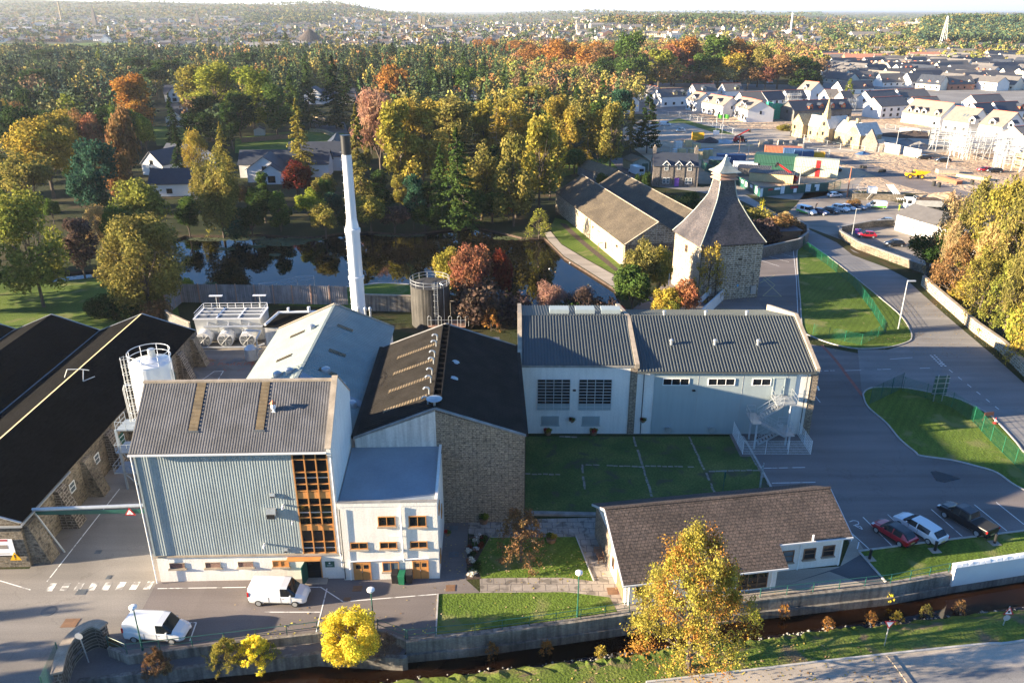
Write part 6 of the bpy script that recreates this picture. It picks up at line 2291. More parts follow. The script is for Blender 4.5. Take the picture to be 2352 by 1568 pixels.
# tank lawn: lines of slabs over the buried tanks
b=MB()
random.seed(3)
def slabs(p,q,gap=.0,wd=.22):
 A,B=Vector(G(*p)),Vector(G(*q))
 l=(B-A).length
 d=(B-A)/l
 t=0
 while t<l-.3:
  s=random.uniform(.35,.8)
  if random.random()>.12:
   n=Vector((-d.y,d.x))*wd*random.uniform(.4,.6)
   o_=Vector((-d.y,d.x))*random.uniform(-.05,.05)
   a,c=A+d*t+o_,A+d*(t+s*.93)+o_
   z=random.uniform(.03,.06)
   b.hexa([(a.x-n.x,a.y-n.y,0),(c.x-n.x,c.y-n.y,0),(c.x+n.x,c.y+n.y,0),(a.x+n.x,a.y+n.y,0)],[(a.x-n.x,a.y-n.y,z),(c.x-n.x,c.y-n.y,z),(c.x+n.x,c.y+n.y,z),(a.x+n.x,a.y+n.y,z)])
  t+=s+random.uniform(0,.12)
for p,q in (((1455,1003),(1498,1142)),((1583,1003),(1645,1138)),((1700,1003),(1770,1122)),((1337,1067),(1343,1122)),((1205,1088),(1290,1090)),((1345,1067),(1475,1072)),((1482,1070),(1600,1072)),((1628,1082),(1740,1080)),((1285,1003),(1330,1004))):
 slabs(p,q)
o=b.build('tank_lawn_slabs','coping_grey')
struct(o)
# hanging baskets and planters are built with the plants
# green mesh fences
def gfence(label,pts,h=1.9,mat='green_paint',step=.11,group='green mesh fences by the road',r=.011,every=2.6):
 P_=gp(pts)
 o=P_[0]
 T=thing('mesh_fence',label,'fence',o[0],o[1],0,0,group)
 mesh_fence(T,[(p[0]-o[0],p[1]-o[1]) for p in P_],h,mat,step,.2,r,.035,every=every)
 return T
gfence('green mesh fence running beside the road on the triangular lawn',[(1846,571),(1900,608),(1960,657),(2000,710),(2034,765)],1.7,'green_mesh',.14,r=.012)
gfence('green mesh fence with gate post across the tip of the triangular lawn',[(2034,765),(1978,792),(1867,768)],1.7,'green_mesh',.14)
gfence('tall dark green gate leaf at the left end of the oval lawn',[(1998,927),(2070,893)],2.3,'green_paint',.10)
gfence('curving green mesh fence along the road side of the oval lawn',[(2073,898),(2126,914),(2185,935),(2235,968),(2275,1012),(2330,1066),(2420,1150)],2.0,'green_mesh',.13)
# road barrier and cone
x,y=G(2268,965)
T=thing('road_barrier','rusty metal frame barrier on the road edge behind the green fence','barrier',x,y,0,10)
b=MB().path([(-.7,0,0),(-.6,0,1.1),(.6,0,1.1),(.7,0,0)],.04)
b.box(-.6,.6,-.03,.03,.65,1.05)
b.build('frame','terracotta',T)
x,y=G(2285,972)
T=thing('traffic_cone','red and white traffic cone beside the rusty barrier','traffic cone',x,y)
MB().box(-.22,.22,-.22,.22,0,.04).build('base','red_paint',T)
b=MB()
b.mat(0).lathe([(.17,.04),(.12,.3)],14).lathe([(.08,.55),(.03,.8),(.01,.81)],14)
b.mat(1).lathe([(.12,.3),(.08,.55)],14)
b.build('cone',['red_paint','road_sign_white'],T)
# stone walls by the road
T=wall_run('boundary_wall','sunlit stone boundary wall running along the right side of the road','wall',[(2118,655),(2150,685),(2190,720),(2240,765),(2298,807),(2352,862),(2500,980)],.5,1.7,'stone_kiln',.15)
T=wall_run('boundary_wall','rough field stone wall between the road and the gravel car park','wall',[(2050,520),(2000,522),(1928,536),(1928,546),(1970,572),(2060,605),(2140,634)],.5,1.5,'stone_old',.12,capm='coping_grey')
T=wall_run('boundary_wall','stone garden wall at the end of the kiln car park','wall',[(1750,592),(1832,573),(1853,556),(1852,540),(1800,510)],.4,2.2,'block_wall',.1,capm='coping_grey')
MB().box(-.7,.7,-.1,.1,0,2.3).build('gate','green_paint',None).location=(*G(1838,566),0)
g_=bpy.data.objects['gate']
tag(g_,'dark green panel gate in the wall beside the kiln car park','gate')
x,y=G(1775,560)
T=thing('timber_store','small dark timber store with a flat bluish roof behind the kiln wall','shed',x,y,0,8)
MB().box(0,6,0,4,0,2.6).build('wall','wood_brown',T)
MB().box(-.3,6.3,-.3,4.3,2.6,2.75).build('roof','slate_villa',T)
# white ramp wall by the kiln
T=wall_run('ramp_wall','white ramp wall with a picket fence left of the kiln car park','wall',[(1610,735),(1635,712),(1660,688)],.25,1.9,'house_white')
P_=gp([(1602,722),(1640,682)])
T=thing('picket_fence','white picket fence on the ramp beside the stone kiln','fence',P_[0][0],P_[0][1])
b=MB()
dx,dy=P_[1][0]-P_[0][0],P_[1][1]-P_[0][1]
for i in range(24):
 t=i/23
 b.box(dx*t-.04,dx*t+.04,dy*t-.02,dy*t+.02,1.4,2.6)
for z in (1.6,2.3):
 b.tube((0,0,z),(dx,dy,z),.04)
b.build('pickets','white_gloss',T)
# ================================================================== NEW ESTATE AND BUILDING SITE
def ridge_house(label,a,b_,hz=8.3,eave=4.9,depth=9.5,wall='house_white',roof='slate_estate',dorm=(),dwall='house_white',ridge=True,gp_='new white houses by the building site',wins=3,base=None,yellow=False,porch=False,sky=0,full=True,rlen=None):
 p,q=G(*a,hz),G(*b_,hz)
 ln_=math.dist(p,q)
 an=math.degrees(math.atan2(q[1]-p[1],q[0]-p[0]))
 T=thing('house',label,'house',p[0],p[1],0,an,gp_)
 h=depth/2
 gable(T,0,ln_,-h,h,eave,hz,'x',0,wall,roof,.3,.16)
 if ridge:
  MB().box(-.3,ln_+.3,-.14,.14,hz+.16,hz+.32).build('ridge_tiles','ridge_red',T)
 k=(hz-eave)/h
 for x,side,w_ in dorm:
  s=-1 if side=='f' else 1
  yf=s*(h-.5)
  zt=eave+1.9
  b=MB()
  y2=s*max(.2,h-(zt+.5-eave)/k)
  b.mesh([(x-w_/2,yf,eave-.1),(x+w_/2,yf,eave-.1),(x+w_/2,yf,zt),(x,yf,zt+.9),(x-w_/2,yf,zt),(x-w_/2,y2,eave),(x+w_/2,y2,eave),(x+w_/2,y2,zt),(x,y2,zt+.9),(x-w_/2,y2,zt)],[(0,1,2,3,4),(0,4,9,5),(1,6,7,2),(9,8,7,6,5)])
  d=b.build('dormer',dwall,T)
  b=MB().slab([(x-w_/2-.25,yf+s*.3,zt-.2),(x,yf+s*.3,zt+.95),(x,y2,zt+.95),(x-w_/2-.25,y2,zt-.2)],.1)
  b.slab([(x+w_/2+.25,yf+s*.3,zt-.2),(x,yf+s*.3,zt+.95),(x,y2,zt+.95),(x+w_/2+.25,y2,zt-.2)],.1)
  b.build('dormer_roof','slate_villa',d)
  window(d,x,yf,0 if s<0 else 180,-w_*.28,eave+.5,w_*.56,1.1,'black_paint',2,1,'glass_dark',.06)
 if full:
  n=wins
  for i in range(n):
   x=ln_*(i+.5)/n
   if yellow and i<n-1:
    b=MB().wbox(0,-h,0,x-1.6,x+1.6,.02,.25,0,2.9)
    o=b.build('garage_front','timber_pale',T)
    MB().wbox(0,-h,0,x-1.2,x+1.2,.26,.3,.1,2.3).build('garage_door','sign_grey_back',o)
   else:
    window(T,0,-h,0,x-.6,.9,1.2,1.2,'black_paint',2,1,'glass_dark',.06)
   if eave>4.5 and not dorm:
    window(T,0,-h,0,x-.6,3.3,1.2,1.1,'black_paint',2,1,'glass_dark',.06)
  window(T,ln_,0,90,-.4,3.4,.8,1.3,'black_paint',1,1,'glass_dark',.06)
  window(T,0,0,-90,-.5,3.4,1.0,1.2,'black_paint',2,1,'glass_dark',.06)
  if porch:
   door(T,0,-h,0,ln_*.55,.05,1.0,2.1,'black_paint')
   MB().slab([(ln_*.55-.5,-h-1.2,2.4),(ln_*.55+1.5,-h-1.2,2.4),(ln_*.55+1.5,-h,2.9),(ln_*.55-.5,-h,2.9)],.12).build('porch_roof','slate_villa',T)
 for i in range(sky):
  x=ln_*.55+i*1.4
  y=-h*.55
  MB().slab([(x,y-.6,eave+(h+y-.6)*k+.22),(x+.8,y-.6,eave+(h+y-.6)*k+.22),(x+.8,y+.5,eave+(h+y+.5)*k+.22),(x,y+.5,eave+(h+y+.5)*k+.22)],.05).build('rooflight','glass_lit',T)
 return T
RH=ridge_house
RH('white house with a pale roof and one dormer, furthest left of the new houses',(1476,193.5),(1512,200),dorm=((6,'f',2.2),),roof='slate_estate_pale')
RH('white gabled house half hidden behind the dark cypress',(1427,213),(1450,217),8.2,roof='slate_estate_pale',dorm=((7,'f',2),))
RH('white house with two timber dormers on its dark roof',(1510,205.3),(1567,203),dorm=((8.6,'f',2.2),(13.5,'f',2.2)),dwall='timber_pale',sky=1)
RH('white house with a pale chimney like dormer and rooflights, below the orange beeches',(1590.6,194.3),(1639,192.8),dorm=((5,'f',2.2),),dwall='house_cream',sky=3)
RH('white house with a timber fronted dormer at the wood edge, right of its twin',(1659.5,192.8),(1699.7,192),dorm=((7,'f',2.3),),dwall='timber_pale')
RH('small pale roofed white house with one dormer and porch at the estate road',(1597,211),(1621.4,215),dorm=((6,'f',2),),porch=True,roof='slate_estate_pale')
RH('long pale roofed white house with two dormers and two porches',(1633.8,217),(1683,225.3),dorm=((3.5,'f',2.2),(12.5,'f',2.2)),porch=True,wins=4,roof='slate_estate_pale')
RH('dark roofed white house behind the paired dormer houses',(1699.7,212.6),(1746.6,211.5))
RH('pale roofed white house joined to the big blank gable house',(1702.7,223.6),(1728.3,227.7),dorm=((7,'f',2.4),),porch=True,roof='slate_estate_pale')
RH('white house with a big blank gable and one slit window',(1728.4,227.7),(1750.4,233.5),8.8,5.3,12,dorm=((6,'f',2.4),),porch=True,roof='slate_estate_pale')
RH('white house with a navy roof left of the scaffold poles',(1750.4,211.8),(1793.6,209.7),roof='slate_villa')
RH('dark roofed house wrapped by tall scaffold poles',(1803,208),(1844,207),roof='slate_villa')
RH('tall white house with a high pale roof behind the scaffold poles',(1850.7,186.7),(1881.5,190),10.4,6.4,10,dorm=((5,'f',2.4),),roof='slate_estate_pale')
RH('white house with a broad sunlit gable right of the tall one',(1894.7,206),(1922.5,205.7),roof='slate_estate_pale',depth=11)
RH('low navy roofed house beside the yellow green cypress',(1931,210.4),(1951.8,210),roof='slate_villa')
RH('very long navy roofed terrace under construction behind the ruined school',(1811,233),(1943,227.7),8.3,4.6,10,'block_wall','slate_villa',dorm=((9,'f',2),(14.5,'f',2),(20.5,'f',2),(26.5,'f',2)),dwall='ridge_red',wins=8)
RH('white house with a grey roof at the back of the white terrace',(1987.8,210.4),(2052,207),wins=4)
RH('big white terrace with a bright blank gable and four upper windows',(2006.8,225),(2071,221.5),8.8,5.4,10.5,wins=4)
RH('wide grey roofed white house second row behind the yellow garages',(2060.7,206),(2123.3,204),wins=4)
RH('low grey roofed white house just behind the yellow garages',(2095.7,224.4),(2151,222.5),7.6,4.2)
RH('large pale roofed house with three dormers over yellow fronted garages',(2103,228.3),(2191.7,238.5),9.4,4.2,13,dorm=((3,'f',2.0),(7,'f',2.6),(10.5,'f',2.6),(17,'f',2.2)),yellow=True,dwall='house_cream',wins=4,roof='slate_estate_pale')
RH('large white house with a sloping roof and two rooflights',(2197.5,245),(2257,251.6),9.2,4.3,13,dorm=((12,'f',2.6),),sky=2,roof='slate_estate_pale')
RH('large white house with two dormers behind the scaffolding',(2283.4,253.8),(2337,260.3),9.2,4.3,13,dorm=((5,'f',2.8),(13,'f',2.2)),yellow=True,wins=3,roof='slate_estate_pale')
RH('dark roofed white house behind the rooflight house, left one',(2235.4,239),(2273,237),roof='slate_villa')
RH('dark roofed white house with a red dormer, right of its pair',(2282,235.6),(2335.8,233.4),dorm=((12,'f',2),),dwall='ridge_red',roof='slate_villa')
RH('broad grey roofed white house with a bright gable at the upper right',(2231,219.6),(2295,217),wins=4)
RH('white house with a pale gable cut by the right picture edge',(2330,292),(2392,288),9.2,5.6,12,wall='house_white',roof='slate_estate_pale')
# older dense estate beyond, long rows of dark roofs
random.seed(21)
def boxhouse(name,x,y,an,ln_,dp,ev,rd,wm,rm,z=0,chim=False,cat='house',grp=None,wins=0,dorm=0):
 T=thing(name,None,cat,x,y,z,an,grp)
 gable(T,-ln_/2,ln_/2,-dp/2,dp/2,ev,rd,'x',0,wm,rm,.3,.15)
 if wins:
  b=MB()
  for i in range(wins):
   c=-ln_/2+ln_*(i+.5)/wins
   for zz in ((.9,3.2) if ev>4.4 else (.9,)):
    b.box(c-.55,c+.55,-dp/2-.04,-dp/2-.01,zz,zz+1.15)
  b.build('window','glass_dark',T)
 if chim:
  for c in ((-ln_/2+.5),(ln_/2-.5)):
   MB().box(c-.4,c+.4,-.4,.4,rd-.5,rd+1.1).build('chimney_stack','coping',T)
 for i in range(dorm):
  c=-ln_/2+ln_*(i+.5)/dorm
  yf=-dp/2+1.0
  b=MB()
  b.mesh([(c-.9,yf,ev),(c+.9,yf,ev),(c+.9,yf,ev+1.5),(c,yf,ev+2.2),(c-.9,yf,ev+1.5),(c-.9,-.3,ev),(c+.9,-.3,ev),(c+.9,-.3,ev+1.5),(c,-.3,ev+2.2),(c-.9,-.3,ev+1.5)],[(0,1,2,3,4),(0,4,9,5),(1,6,7,2),(2,7,8,3),(4,3,8,9)])
  b.build('dormer',random.choice(['ridge_red','house_brick','house_cream']),T)
 return T
HCOL={'house_white':'white','house_cream':'cream','house_brick':'red brick'}
RCOL={'slate_estate':'grey roofed','slate_estate_pale':'pale roofed','slate_villa':'navy roofed','tiles_brown':'brown roofed'}
FARP=[]
rows=[(214,1955,1990),(205,2130,2380),(198,2040,2380),(191.5,1930,2390),(185.5,1920,2390),(180,1935,2390),(174.5,1915,2400),(169.5,1925,2400),(164.5,1915,2400),(160,1910,2400),(155.5,1930,2400),(151,2060,2400),(147,2100,2400),(143,2180,2400)]
for ri,(v,ua,ub) in enumerate(rows):
 u=ua+random.uniform(0,12)
 while u<ub:
  x,y=G(u,v)
  ln_=random.uniform(13,26)
  an=random.choice([random.uniform(8,24),random.uniform(8,24),random.uniform(-72,-58)])
  wm=random.choice(['house_white']*4+['house_cream']*3+['house_brick']*1)
  rm=random.choice(['slate_estate']*4+['slate_villa']*2+['slate_estate_pale'])
  T=boxhouse('house',x,y,an,ln_,random.uniform(9,11),random.choice([2.9,3.4,4.8]),random.choice([6.9,7.8,8.3]),wm,rm,0,False,'house','houses of the older estate beyond the site',4,random.choice([0,0,2,3]))
  al(T,f'{HCOL[wm]} {RCOL[rm]} estate house')
  FARP.append((x,y,12))
  px=math.dist(G(u,v),G(u+10,v))/10
  eff=ln_ if an>0 else 12
  u+=(eff+random.uniform(.5,3))/px
  # long blocks and sheds further out at the right
for (u,v,ln_,an,wm,rm,ev,rd,s,dp) in ((2045,128,66,4,'house_white','slate_estate_pale',6,9,'long white block',10),(2170,134,60,3,'house_white','slate_estate_pale',6,9,'long white block',10),(2120,143,30,3,'house_brick','house_brick',5.5,9,'red brick house',9),(1915,146,26,3,'house_brick','house_brick',5.5,9,'red brick house',9),(1985,148,40,2,'house_brick','house_brick',5.5,9,'red brick house',9),(2050,152,36,2,'house_cream','slate_estate',5,8.5,'cream house',9),(2130,153,30,2,'house_cream','slate_estate',5,8.5,'cream house',9),(2240,128,70,12,'house_white','slate_villa',6,9,'long white block',9),(2215,116,60,-2,'house_white','slate_estate',6,9,'long white block',9),(2330,119,70,3,'house_white','slate_estate',6,9,'long white block',10),(2300,137,36,10,'house_white','slate_villa',5,8.5,'white house',9),(2020,95,95,2,'house_white','slate_estate_pale',9,14,'great grey roofed school',24),(2060,88,70,2,'house_white','slate_estate_pale',9,15,'great grey roofed school',24),(1975,116,34,5,'house_white','slate_villa',5,8.5,'white house',9)):
 x,y=G(u,v)
 T=boxhouse('house',x,y,an,ln_,dp,ev,rd,wm,rm,0,True,'house','long houses beyond the dense estate',int(ln_/4),0)
 al(T,s)
 FARP.append((x,y,ln_*.5))
 # ruined school with a spire
T=thing('ruined_school','sunlit sandstone school ruin with stepped gables and a small spire','ruin',111.0,321.3,0,-67)
def g2(x0,x1,y0,y1,e,r,ax,roof='white_paint',wall='stone_sand'):
 return gable(T,x0,x1,y0,y1,e,r,ax,None,wall,roof,.05,.12)
plain('roof_underlay',(.50,.485,.45),.8,.15,1)
g2(2.5,17,1,9,4.6,8.2,'x','roof_underlay')
g2(-.5,6,-1.2,9,4.8,8.6,'y','stone_sand')
g2(14.5,20,-1.4,9,5.2,9.2,'y','roof_underlay')
g2(20,31,1,9,4.4,8.0,'x','roof_underlay')
g2(28,35,-1.2,9,4.6,8.4,'y','roof_underlay')
b=MB()
b.box(16.3,18.2,-1.6,.2,8.5,10.6)
rings(b,17.25,-.7,[(.9,.9,10.6),(.62,.62,12.2),(.08,.08,16.0)])
b.build('spire','stone_sand',T)
MB().tube((17.25,-.7,16),(17.25,-.7,18.2),.06).tube((16.8,-.7,17.3),(17.7,-.7,17.3),.06).build('cross','black_paint',T)
for x in (10,22.5,27):
 MB().box(x-.5,x+.5,4.2,5.6,7.6,9.4).build('chimney_stack','stone_sand',T)
for x,z in ((1.5,3.0),(17,2.5),(17,6),(31,2.5),(8,1.5),(12,1.5),(23,1.5)):
 window(T,0,-1.4 if x in (17,) else (-1.2 if x in (1.5,31) else 1),0,x-.5,z,1.0,1.3,'stone_sand',1,1,'glass_dark',.08)
T=thing('ruined_gable','roofless stone gable and broken whitewashed walls right of the school ruin','ruin',*G(1977,343),0,-67)
b=MB()
b.mesh([(0,0,0),(7,0,0),(7,0,3),(3.5,0,7.5),(0,0,3),(0,.6,0),(7,.6,0),(7,.6,3),(3.5,.6,7.5),(0,.6,3)],[(0,1,2,3,4),(9,8,7,6,5),(0,4,9,5),(4,3,8,9),(3,2,7,8),(2,1,6,7)])
b.build('gable','stone_cottage',T)
b=MB().box(0,.5,.6,10,0,3).box(7,14,3,3.5,0,3.2).box(15,22,4,4.5,0,2.8).box(6.6,7.1,.6,9,0,3)
b.build('wall','house_cream',T)
# scaffolding
def scaffold(label,p,an,lx,ly,hs,bay=2.2,r=.045,name='scaffolding',deck='timber_pale',ends=True):
 T=thing(name,label,'scaffolding',p[0],p[1],0,an,'scaffolding on the building site')
 random.seed(int(lx*10))
 top=hs[-1]+1.6
 b=MB()
 faces=[((0,0),(lx,0)),((0,ly),(lx,ly)),((0,0),(0,ly)),((lx,0),(lx,ly)),((0,1.3),(lx,1.3)),((1.3,0),(1.3,ly))]
 for (p0,p1) in faces:
  l=math.dist(p0,p1)
  n=max(1,int(l/bay))
  for i in range(n+1):
   x,y=p0[0]+(p1[0]-p0[0])*i/n,p0[1]+(p1[1]-p0[1])*i/n
   b.tube((x,y,0),(x,y,top+random.uniform(-.6,.7)),r,n=4,cap=False)
  for h in hs:
   for dz in (0,.5,1.0):
    b.tube((p0[0],p0[1],h+dz),(p1[0],p1[1],h+dz),r,n=4,cap=False)
  for i in range(0,n,3):
   x,y=p0[0]+(p1[0]-p0[0])*i/n,p0[1]+(p1[1]-p0[1])*i/n
   x2,y2=p0[0]+(p1[0]-p0[0])*(i+1)/n,p0[1]+(p1[1]-p0[1])*(i+1)/n
   b.tube((x,y,0),(x2,y2,hs[-1]),r,n=4,cap=False)
 b.build('poles','steel_light',T)
 b=MB()
 for h in hs:
  b.box(0,lx,0,1.2,h-.08,h).box(0,lx,ly-1.2,ly,h-.08,h).box(0,1.2,1.2,ly-1.2,h-.08,h)
 b.build('deck',deck,T)
 return T
scaffold('mass of white scaffolding around two unbuilt houses, left part',G(2131,345),-27,24,11,[2.0,4.0,6.0],deck='roof_underlay')
scaffold('middle bay of the white scaffolding with long decks',G(2210,368),2,20,10,[2.2,4.2,6.0],deck='roof_underlay')
scaffold('nearest white scaffolding at the right edge over a framed house',G(2284,392),-25,20,10,[2.4,4.6,6.8],deck='roof_underlay')
scaffold('scaffold poles lining the long navy roofed terrace',(G(1818,262)[0],G(1818,262)[1]),19,38,1.2,[2.2,4.2],2.0)
scaffold('bare scaffold tower in front of the dark roofed house',G(1808,262),19,7,3,[2,4,6,8])
scaffold('scaffold frame on the sandstone school gable',(125.2,290.5),-67,5,1.6,[2,4],1.6)
x,y=G(1832,350-1)
# green netting at the end of the terrace
T=thing('scaffold_netting','bright green netting hung on scaffolding at the left end of the terrace','netting',*G(1772,275),0,19)
b=MB()
random.seed(4)
for i in range(8):
 a,c=i*1.7,(i+1)*1.7
 j0,j1=.25*math.sin(i*1.9),.25*math.sin((i+1)*1.9)
 b.face([(a,j0,0),(c,j1,0),(c,j1*.5,7.2-.25*(i%3)),(a,j0*.5,7.2-.2*((i+2)%3))])
b.face([(0,0,0),(0,5,0),(0,5,7.4),(0,0,7.3)])
b.face([(13.6,0,0),(13.6,0,7),(13.6,4,4.5),(13.6,4,0)])
b.build('net','green_net',T)
b=MB()
for i in range(6):
 b.tube((i*2.7,.3,0),(i*2.7,.3,8.2),.05,n=4)
b.build('poles','steel_light',T)
# timber house frame at the right edge
T=thing('unfinished_house','bare plywood gable of a house being built inside the scaffolding','house',*G(2330,385),0,-25)
gable(T,0,10,0,8,4.2,7.6,'y',None,'timber_pale','roof_underlay',.1,.1)
# white gabled shed in the car park
T=thing('white_shed','sunlit white shed with a grey slate roof beside the gravel car park','shed',86.5,176.0,0,-70)
gable(T,0,22,0,9,3.6,5.5,'x',None,'house_white','slate_estate',.25,.12)
window(T,0,0,0,5.0,1.4,.8,.9,'white_paint',2,1,'glass_lit')
# welfare cabins and containers
def container(label,u,v,an,L_,W_,H_,mat,n=1,name='site_container',cat='container',doorc=None,roofm=None):
 x,y=G(u,v)
 T=thing(name,label,cat,x,y,0,an)
 for k in range(n):
  b=MB()
  z0,z1=k*(H_+.03)+.1,(k+1)*(H_+.03)
  for (a,c) in (((0,0),(L_,0)),((L_,0),(L_,W_)),((L_,W_),(0,W_)),((0,W_),(0,0))):
   b.corr((a[0],a[1],z0),(c[0],c[1],z0),(c[0],c[1],z1),(a[0],a[1],z1),.45,.06,'rib')
  b.box(.03,L_-.03,.03,W_-.03,z0,z1)
  b.build('body',mat,T)
  for xx in (0,L_):
   for yy in (0,W_):
    MB().box(xx-.08,xx+.08,yy-.08,yy+.08,z0-.05,z1+.03).build('corner_post',mat,T)
 if roofm:
  b=MB()
  b.slab([(-.3,-.4,n*H_+.12),(L_+.3,-.4,n*H_+.12),(L_+.3,W_+.3,n*H_+.5),(-.3,W_+.3,n*H_+.5)],.06)
  b.corr((-.3,-.4,n*H_+.2),(L_+.3,-.4,n*H_+.2),(L_+.3,W_+.3,n*H_+.58),(-.3,W_+.3,n*H_+.58),.5,.08,'rib')
  b.build('roof',roofm,T)
 if doorc:
  for k in range(n):
   door(T,0,0,0,L_*.5,k*H_+.15,1.0,2.1,doorc,out=.07)
 return T
container('two storey stack of dark green containers behind the cabins',1730,394,-22,12.2,5,2.6,'green_container',2)
container('two storey stack of cream steel cabins with red doors and a stair',1822,403,-24,12.2,3,2.6,'cream_steel',2,doorc='red_paint')
b=MB()
b.hexa([(1.5,-1.3,.2),(5.3,-1.3,2.6),(5.3,-.3,2.6),(1.5,-.3,.2)],[(1.5,-1.3,.35),(5.3,-1.3,2.75),(5.3,-.3,2.75),(1.5,-.3,.35)])
b.path([(1.5,-1.3,1.2),(5.3,-1.3,3.6),(7,-1.3,3.6),(7,-.2,3.6)],.04)
b.box(5.3,7,-1.3,-.1,2.6,2.7)
b.build('outside_stair','black_paint',bpy.data.objects['site_container.001'])
container('white steel cabin with pipes on its roof inside the hoarding',1684,393,-12,7,3,2.6,'white_gloss')
container('blue cabin at the back of the hoarded compound',1646,374,-10,9,3,2.6,'blue_paint')
container('low cabin with a pale blue roof inside the hoarding',1627,385,-20,6,3,2.4,'green_container',roofm='roof_slab_grey')
container('plywood canteen with a dark ribbed roof, rear one of two',1694,404,-22,9,3.5,2.3,'wood_grey',roofm='slate_estate')
container('plywood canteen with a dark ribbed roof, front one of two',1720,416,-22,12,4,2.4,'timber_pale',roofm='slate_estate')
container('red shipping container behind the dark green stack',1757,352,-12,12,2.6,2.4,'terracotta')
container('blue shipping container right of the red one, left of two',1800,360,-12,6,2.6,2.6,'blue_paint')
container('blue shipping container beside the pallets, right of two',1824,364,-12,6,2.6,2.6,'blue_paint')
container('yellow fuel tank right of the blue containers',1868,364,-12,3.5,2.2,2.0,'yellow_paint',cat='tank')
container('blue skip beside the red telehandler',1790,396,60,3,2,1.8,'blue_paint',cat='skip',name='skip')
container('small orange timber crate among the pallets',1590,323,-8,4.2,3.2,3.0,'yellow_paint',cat='crate',name='crate')
# green hoarding with its signs
def hoarding(label,pts,h=2.4,mat='green_paint'):
 P_=gp(pts)
 o=P_[0]
 T=thing('site_hoarding',label,'hoarding',o[0],o[1])
 R=[(p[0]-o[0],p[1]-o[1]) for p in P_]
 b=MB()
 ribbon(b,R,.1,0,h)
 b.build('panel',mat,T)
 for p,q in zip(R,R[1:]):
  l=math.dist(p,q)
  for i in range(int(l/3)+1):
   t=i*3/l
   x,y=p[0]+(q[0]-p[0])*t,p[1]+(q[1]-p[1])*t
   MB().box(x-.08,x+.08,y+.06,y+.22,0,h+.1).build('post','wood_grey',T)
 return T,R
T,R=hoarding('long dark green site hoarding with white notices facing the road',[(1611,384),(1618,392),(1700,428),(1746,453),(1808,446),(1900,439)])
def notices(T,p,q,items,h0=1.0):
 p,q=Vector(p),Vector(q)
 d=(q-p)
 l=d.length
 an=math.degrees(math.atan2(d.y,d.x))
 for t,w_,h_,z,m,txt in items:
  b=MB().wbox(p.x,p.y,an,t*l-w_/2,t*l+w_/2,.055,.08,z,z+h_)
  o=b.build('notice',m,T)
  if txt:
   c=p+d*t
   n=Vector((math.sin(rad(an)),-math.cos(rad(an))))*.085
   b=MB()
   for k in range(int(h_/.22)):
    b.wbox(p.x,p.y,an,t*l-w_*.38,t*l+w_*(.38 if k%3 else .1),.081,.086,z+.1+k*.22,z+.16+k*.22)
   b.build('small_print','sign_grey_back',o)
notices(T,R[2],R[3],((.1,1.6,.8,1.2,'road_sign_white','SITE'),(.3,1.4,1.2,.8,'road_sign_white','DANGER'),(.55,1.6,.8,1.2,'road_sign_white',''),(.8,1.3,1.8,.4,'road_sign_white','KEEP\nOUT')))
notices(T,R[3],R[4],((.02,.9,2.2,.1,'road_sign_white',''),(.35,1.6,.5,1.5,'red_paint',''),(.6,2.0,.6,1.5,'road_sign_white',''),(.8,1.3,2.0,.3,'road_sign_white','SITE\nSAFETY')))
notices(T,R[4],R[5],((.15,2.4,.7,1.4,'red_paint',''),(.18,1.0,1.2,.3,'road_sign_white',''),(.5,1.6,2.0,.3,'road_sign_white','ALL\nVISITORS'),(.72,1.6,.7,1.4,'road_sign_white',''),(.74,1.0,1.2,.3,'road_sign_white','')))
T=thing('mesh_gate','green framed mesh gate at the right end of the hoarding','gate',*G(1901,439))
e_=(G(1929,435)[0]-G(1901,439)[0],G(1929,435)[1]-G(1901,439)[1])
mesh_fence(T,[(0,0),e_],2.4,'green_container',.25,.5,.04,.07)
# site fences (grey mesh panels)
def heras(label,pts,h=2.0):
 P_=gp(pts)
 o=P_[0]
 T=thing('site_fence',label,'fence',o[0],o[1],0,0,'grey mesh panels round the building site')
 b,c=MB(),MB()
 for p,q in zip(P_,P_[1:]):
  l=math.dist(p,q)
  n=max(1,int(l/3.4))
  for i in range(n):
   A=(p[0]+(q[0]-p[0])*i/n-o[0],p[1]+(q[1]-p[1])*i/n-o[1])
   B=(p[0]+(q[0]-p[0])*(i+.96)/n-o[0],p[1]+(q[1]-p[1])*(i+.96)/n-o[1])
   b.path([(A[0],A[1],.05),(A[0],A[1],h),(B[0],B[1],h),(B[0],B[1],.05),(A[0],A[1],.05)],.03,4)
   for k in range(1,14):
    x,y=A[0]+(B[0]-A[0])*k/14,A[1]+(B[1]-A[1])*k/14
    c.tube((x,y,.05),(x,y,h),.008,n=3,cap=False)
   b.box(B[0]-.3,B[0]+.3,B[1]-.12,B[1]+.12,0,.12)
 b.build('frame','steel_light',T)
 c.build('mesh','galvanised',T)
 return T
heras('grey mesh fence beside the estate lawn strip',[(1520,263),(1535,266),(1560,268),(1620,284),(1655,296),(1690,310)])
heras('grey mesh fence in front of the parked people carrier',[(1525,300),(1560,303),(1576,306)])
heras('grey mesh fence along the sandstone school ruin',[(1824,315),(1870,330),(1930,343),(1985,350),(2050,350),(2110,345)])
heras('grey mesh fence right of the blue containers',[(1850,352),(1905,358),(1900,366)])
heras('grey mesh fence before the parked cars and block stacks',[(2033,296),(2080,303),(2130,312),(2180,320)])
heras('grey mesh fence left of the pallets by the tall cypress',[(1500,345),(1540,350),(1575,345)])
T=post_fence('pit_fence','tall grey post fence left of the stone pit',[(1955,446),(1983,447)],2.6,'steel_light',1.2,rails=(2.5,))
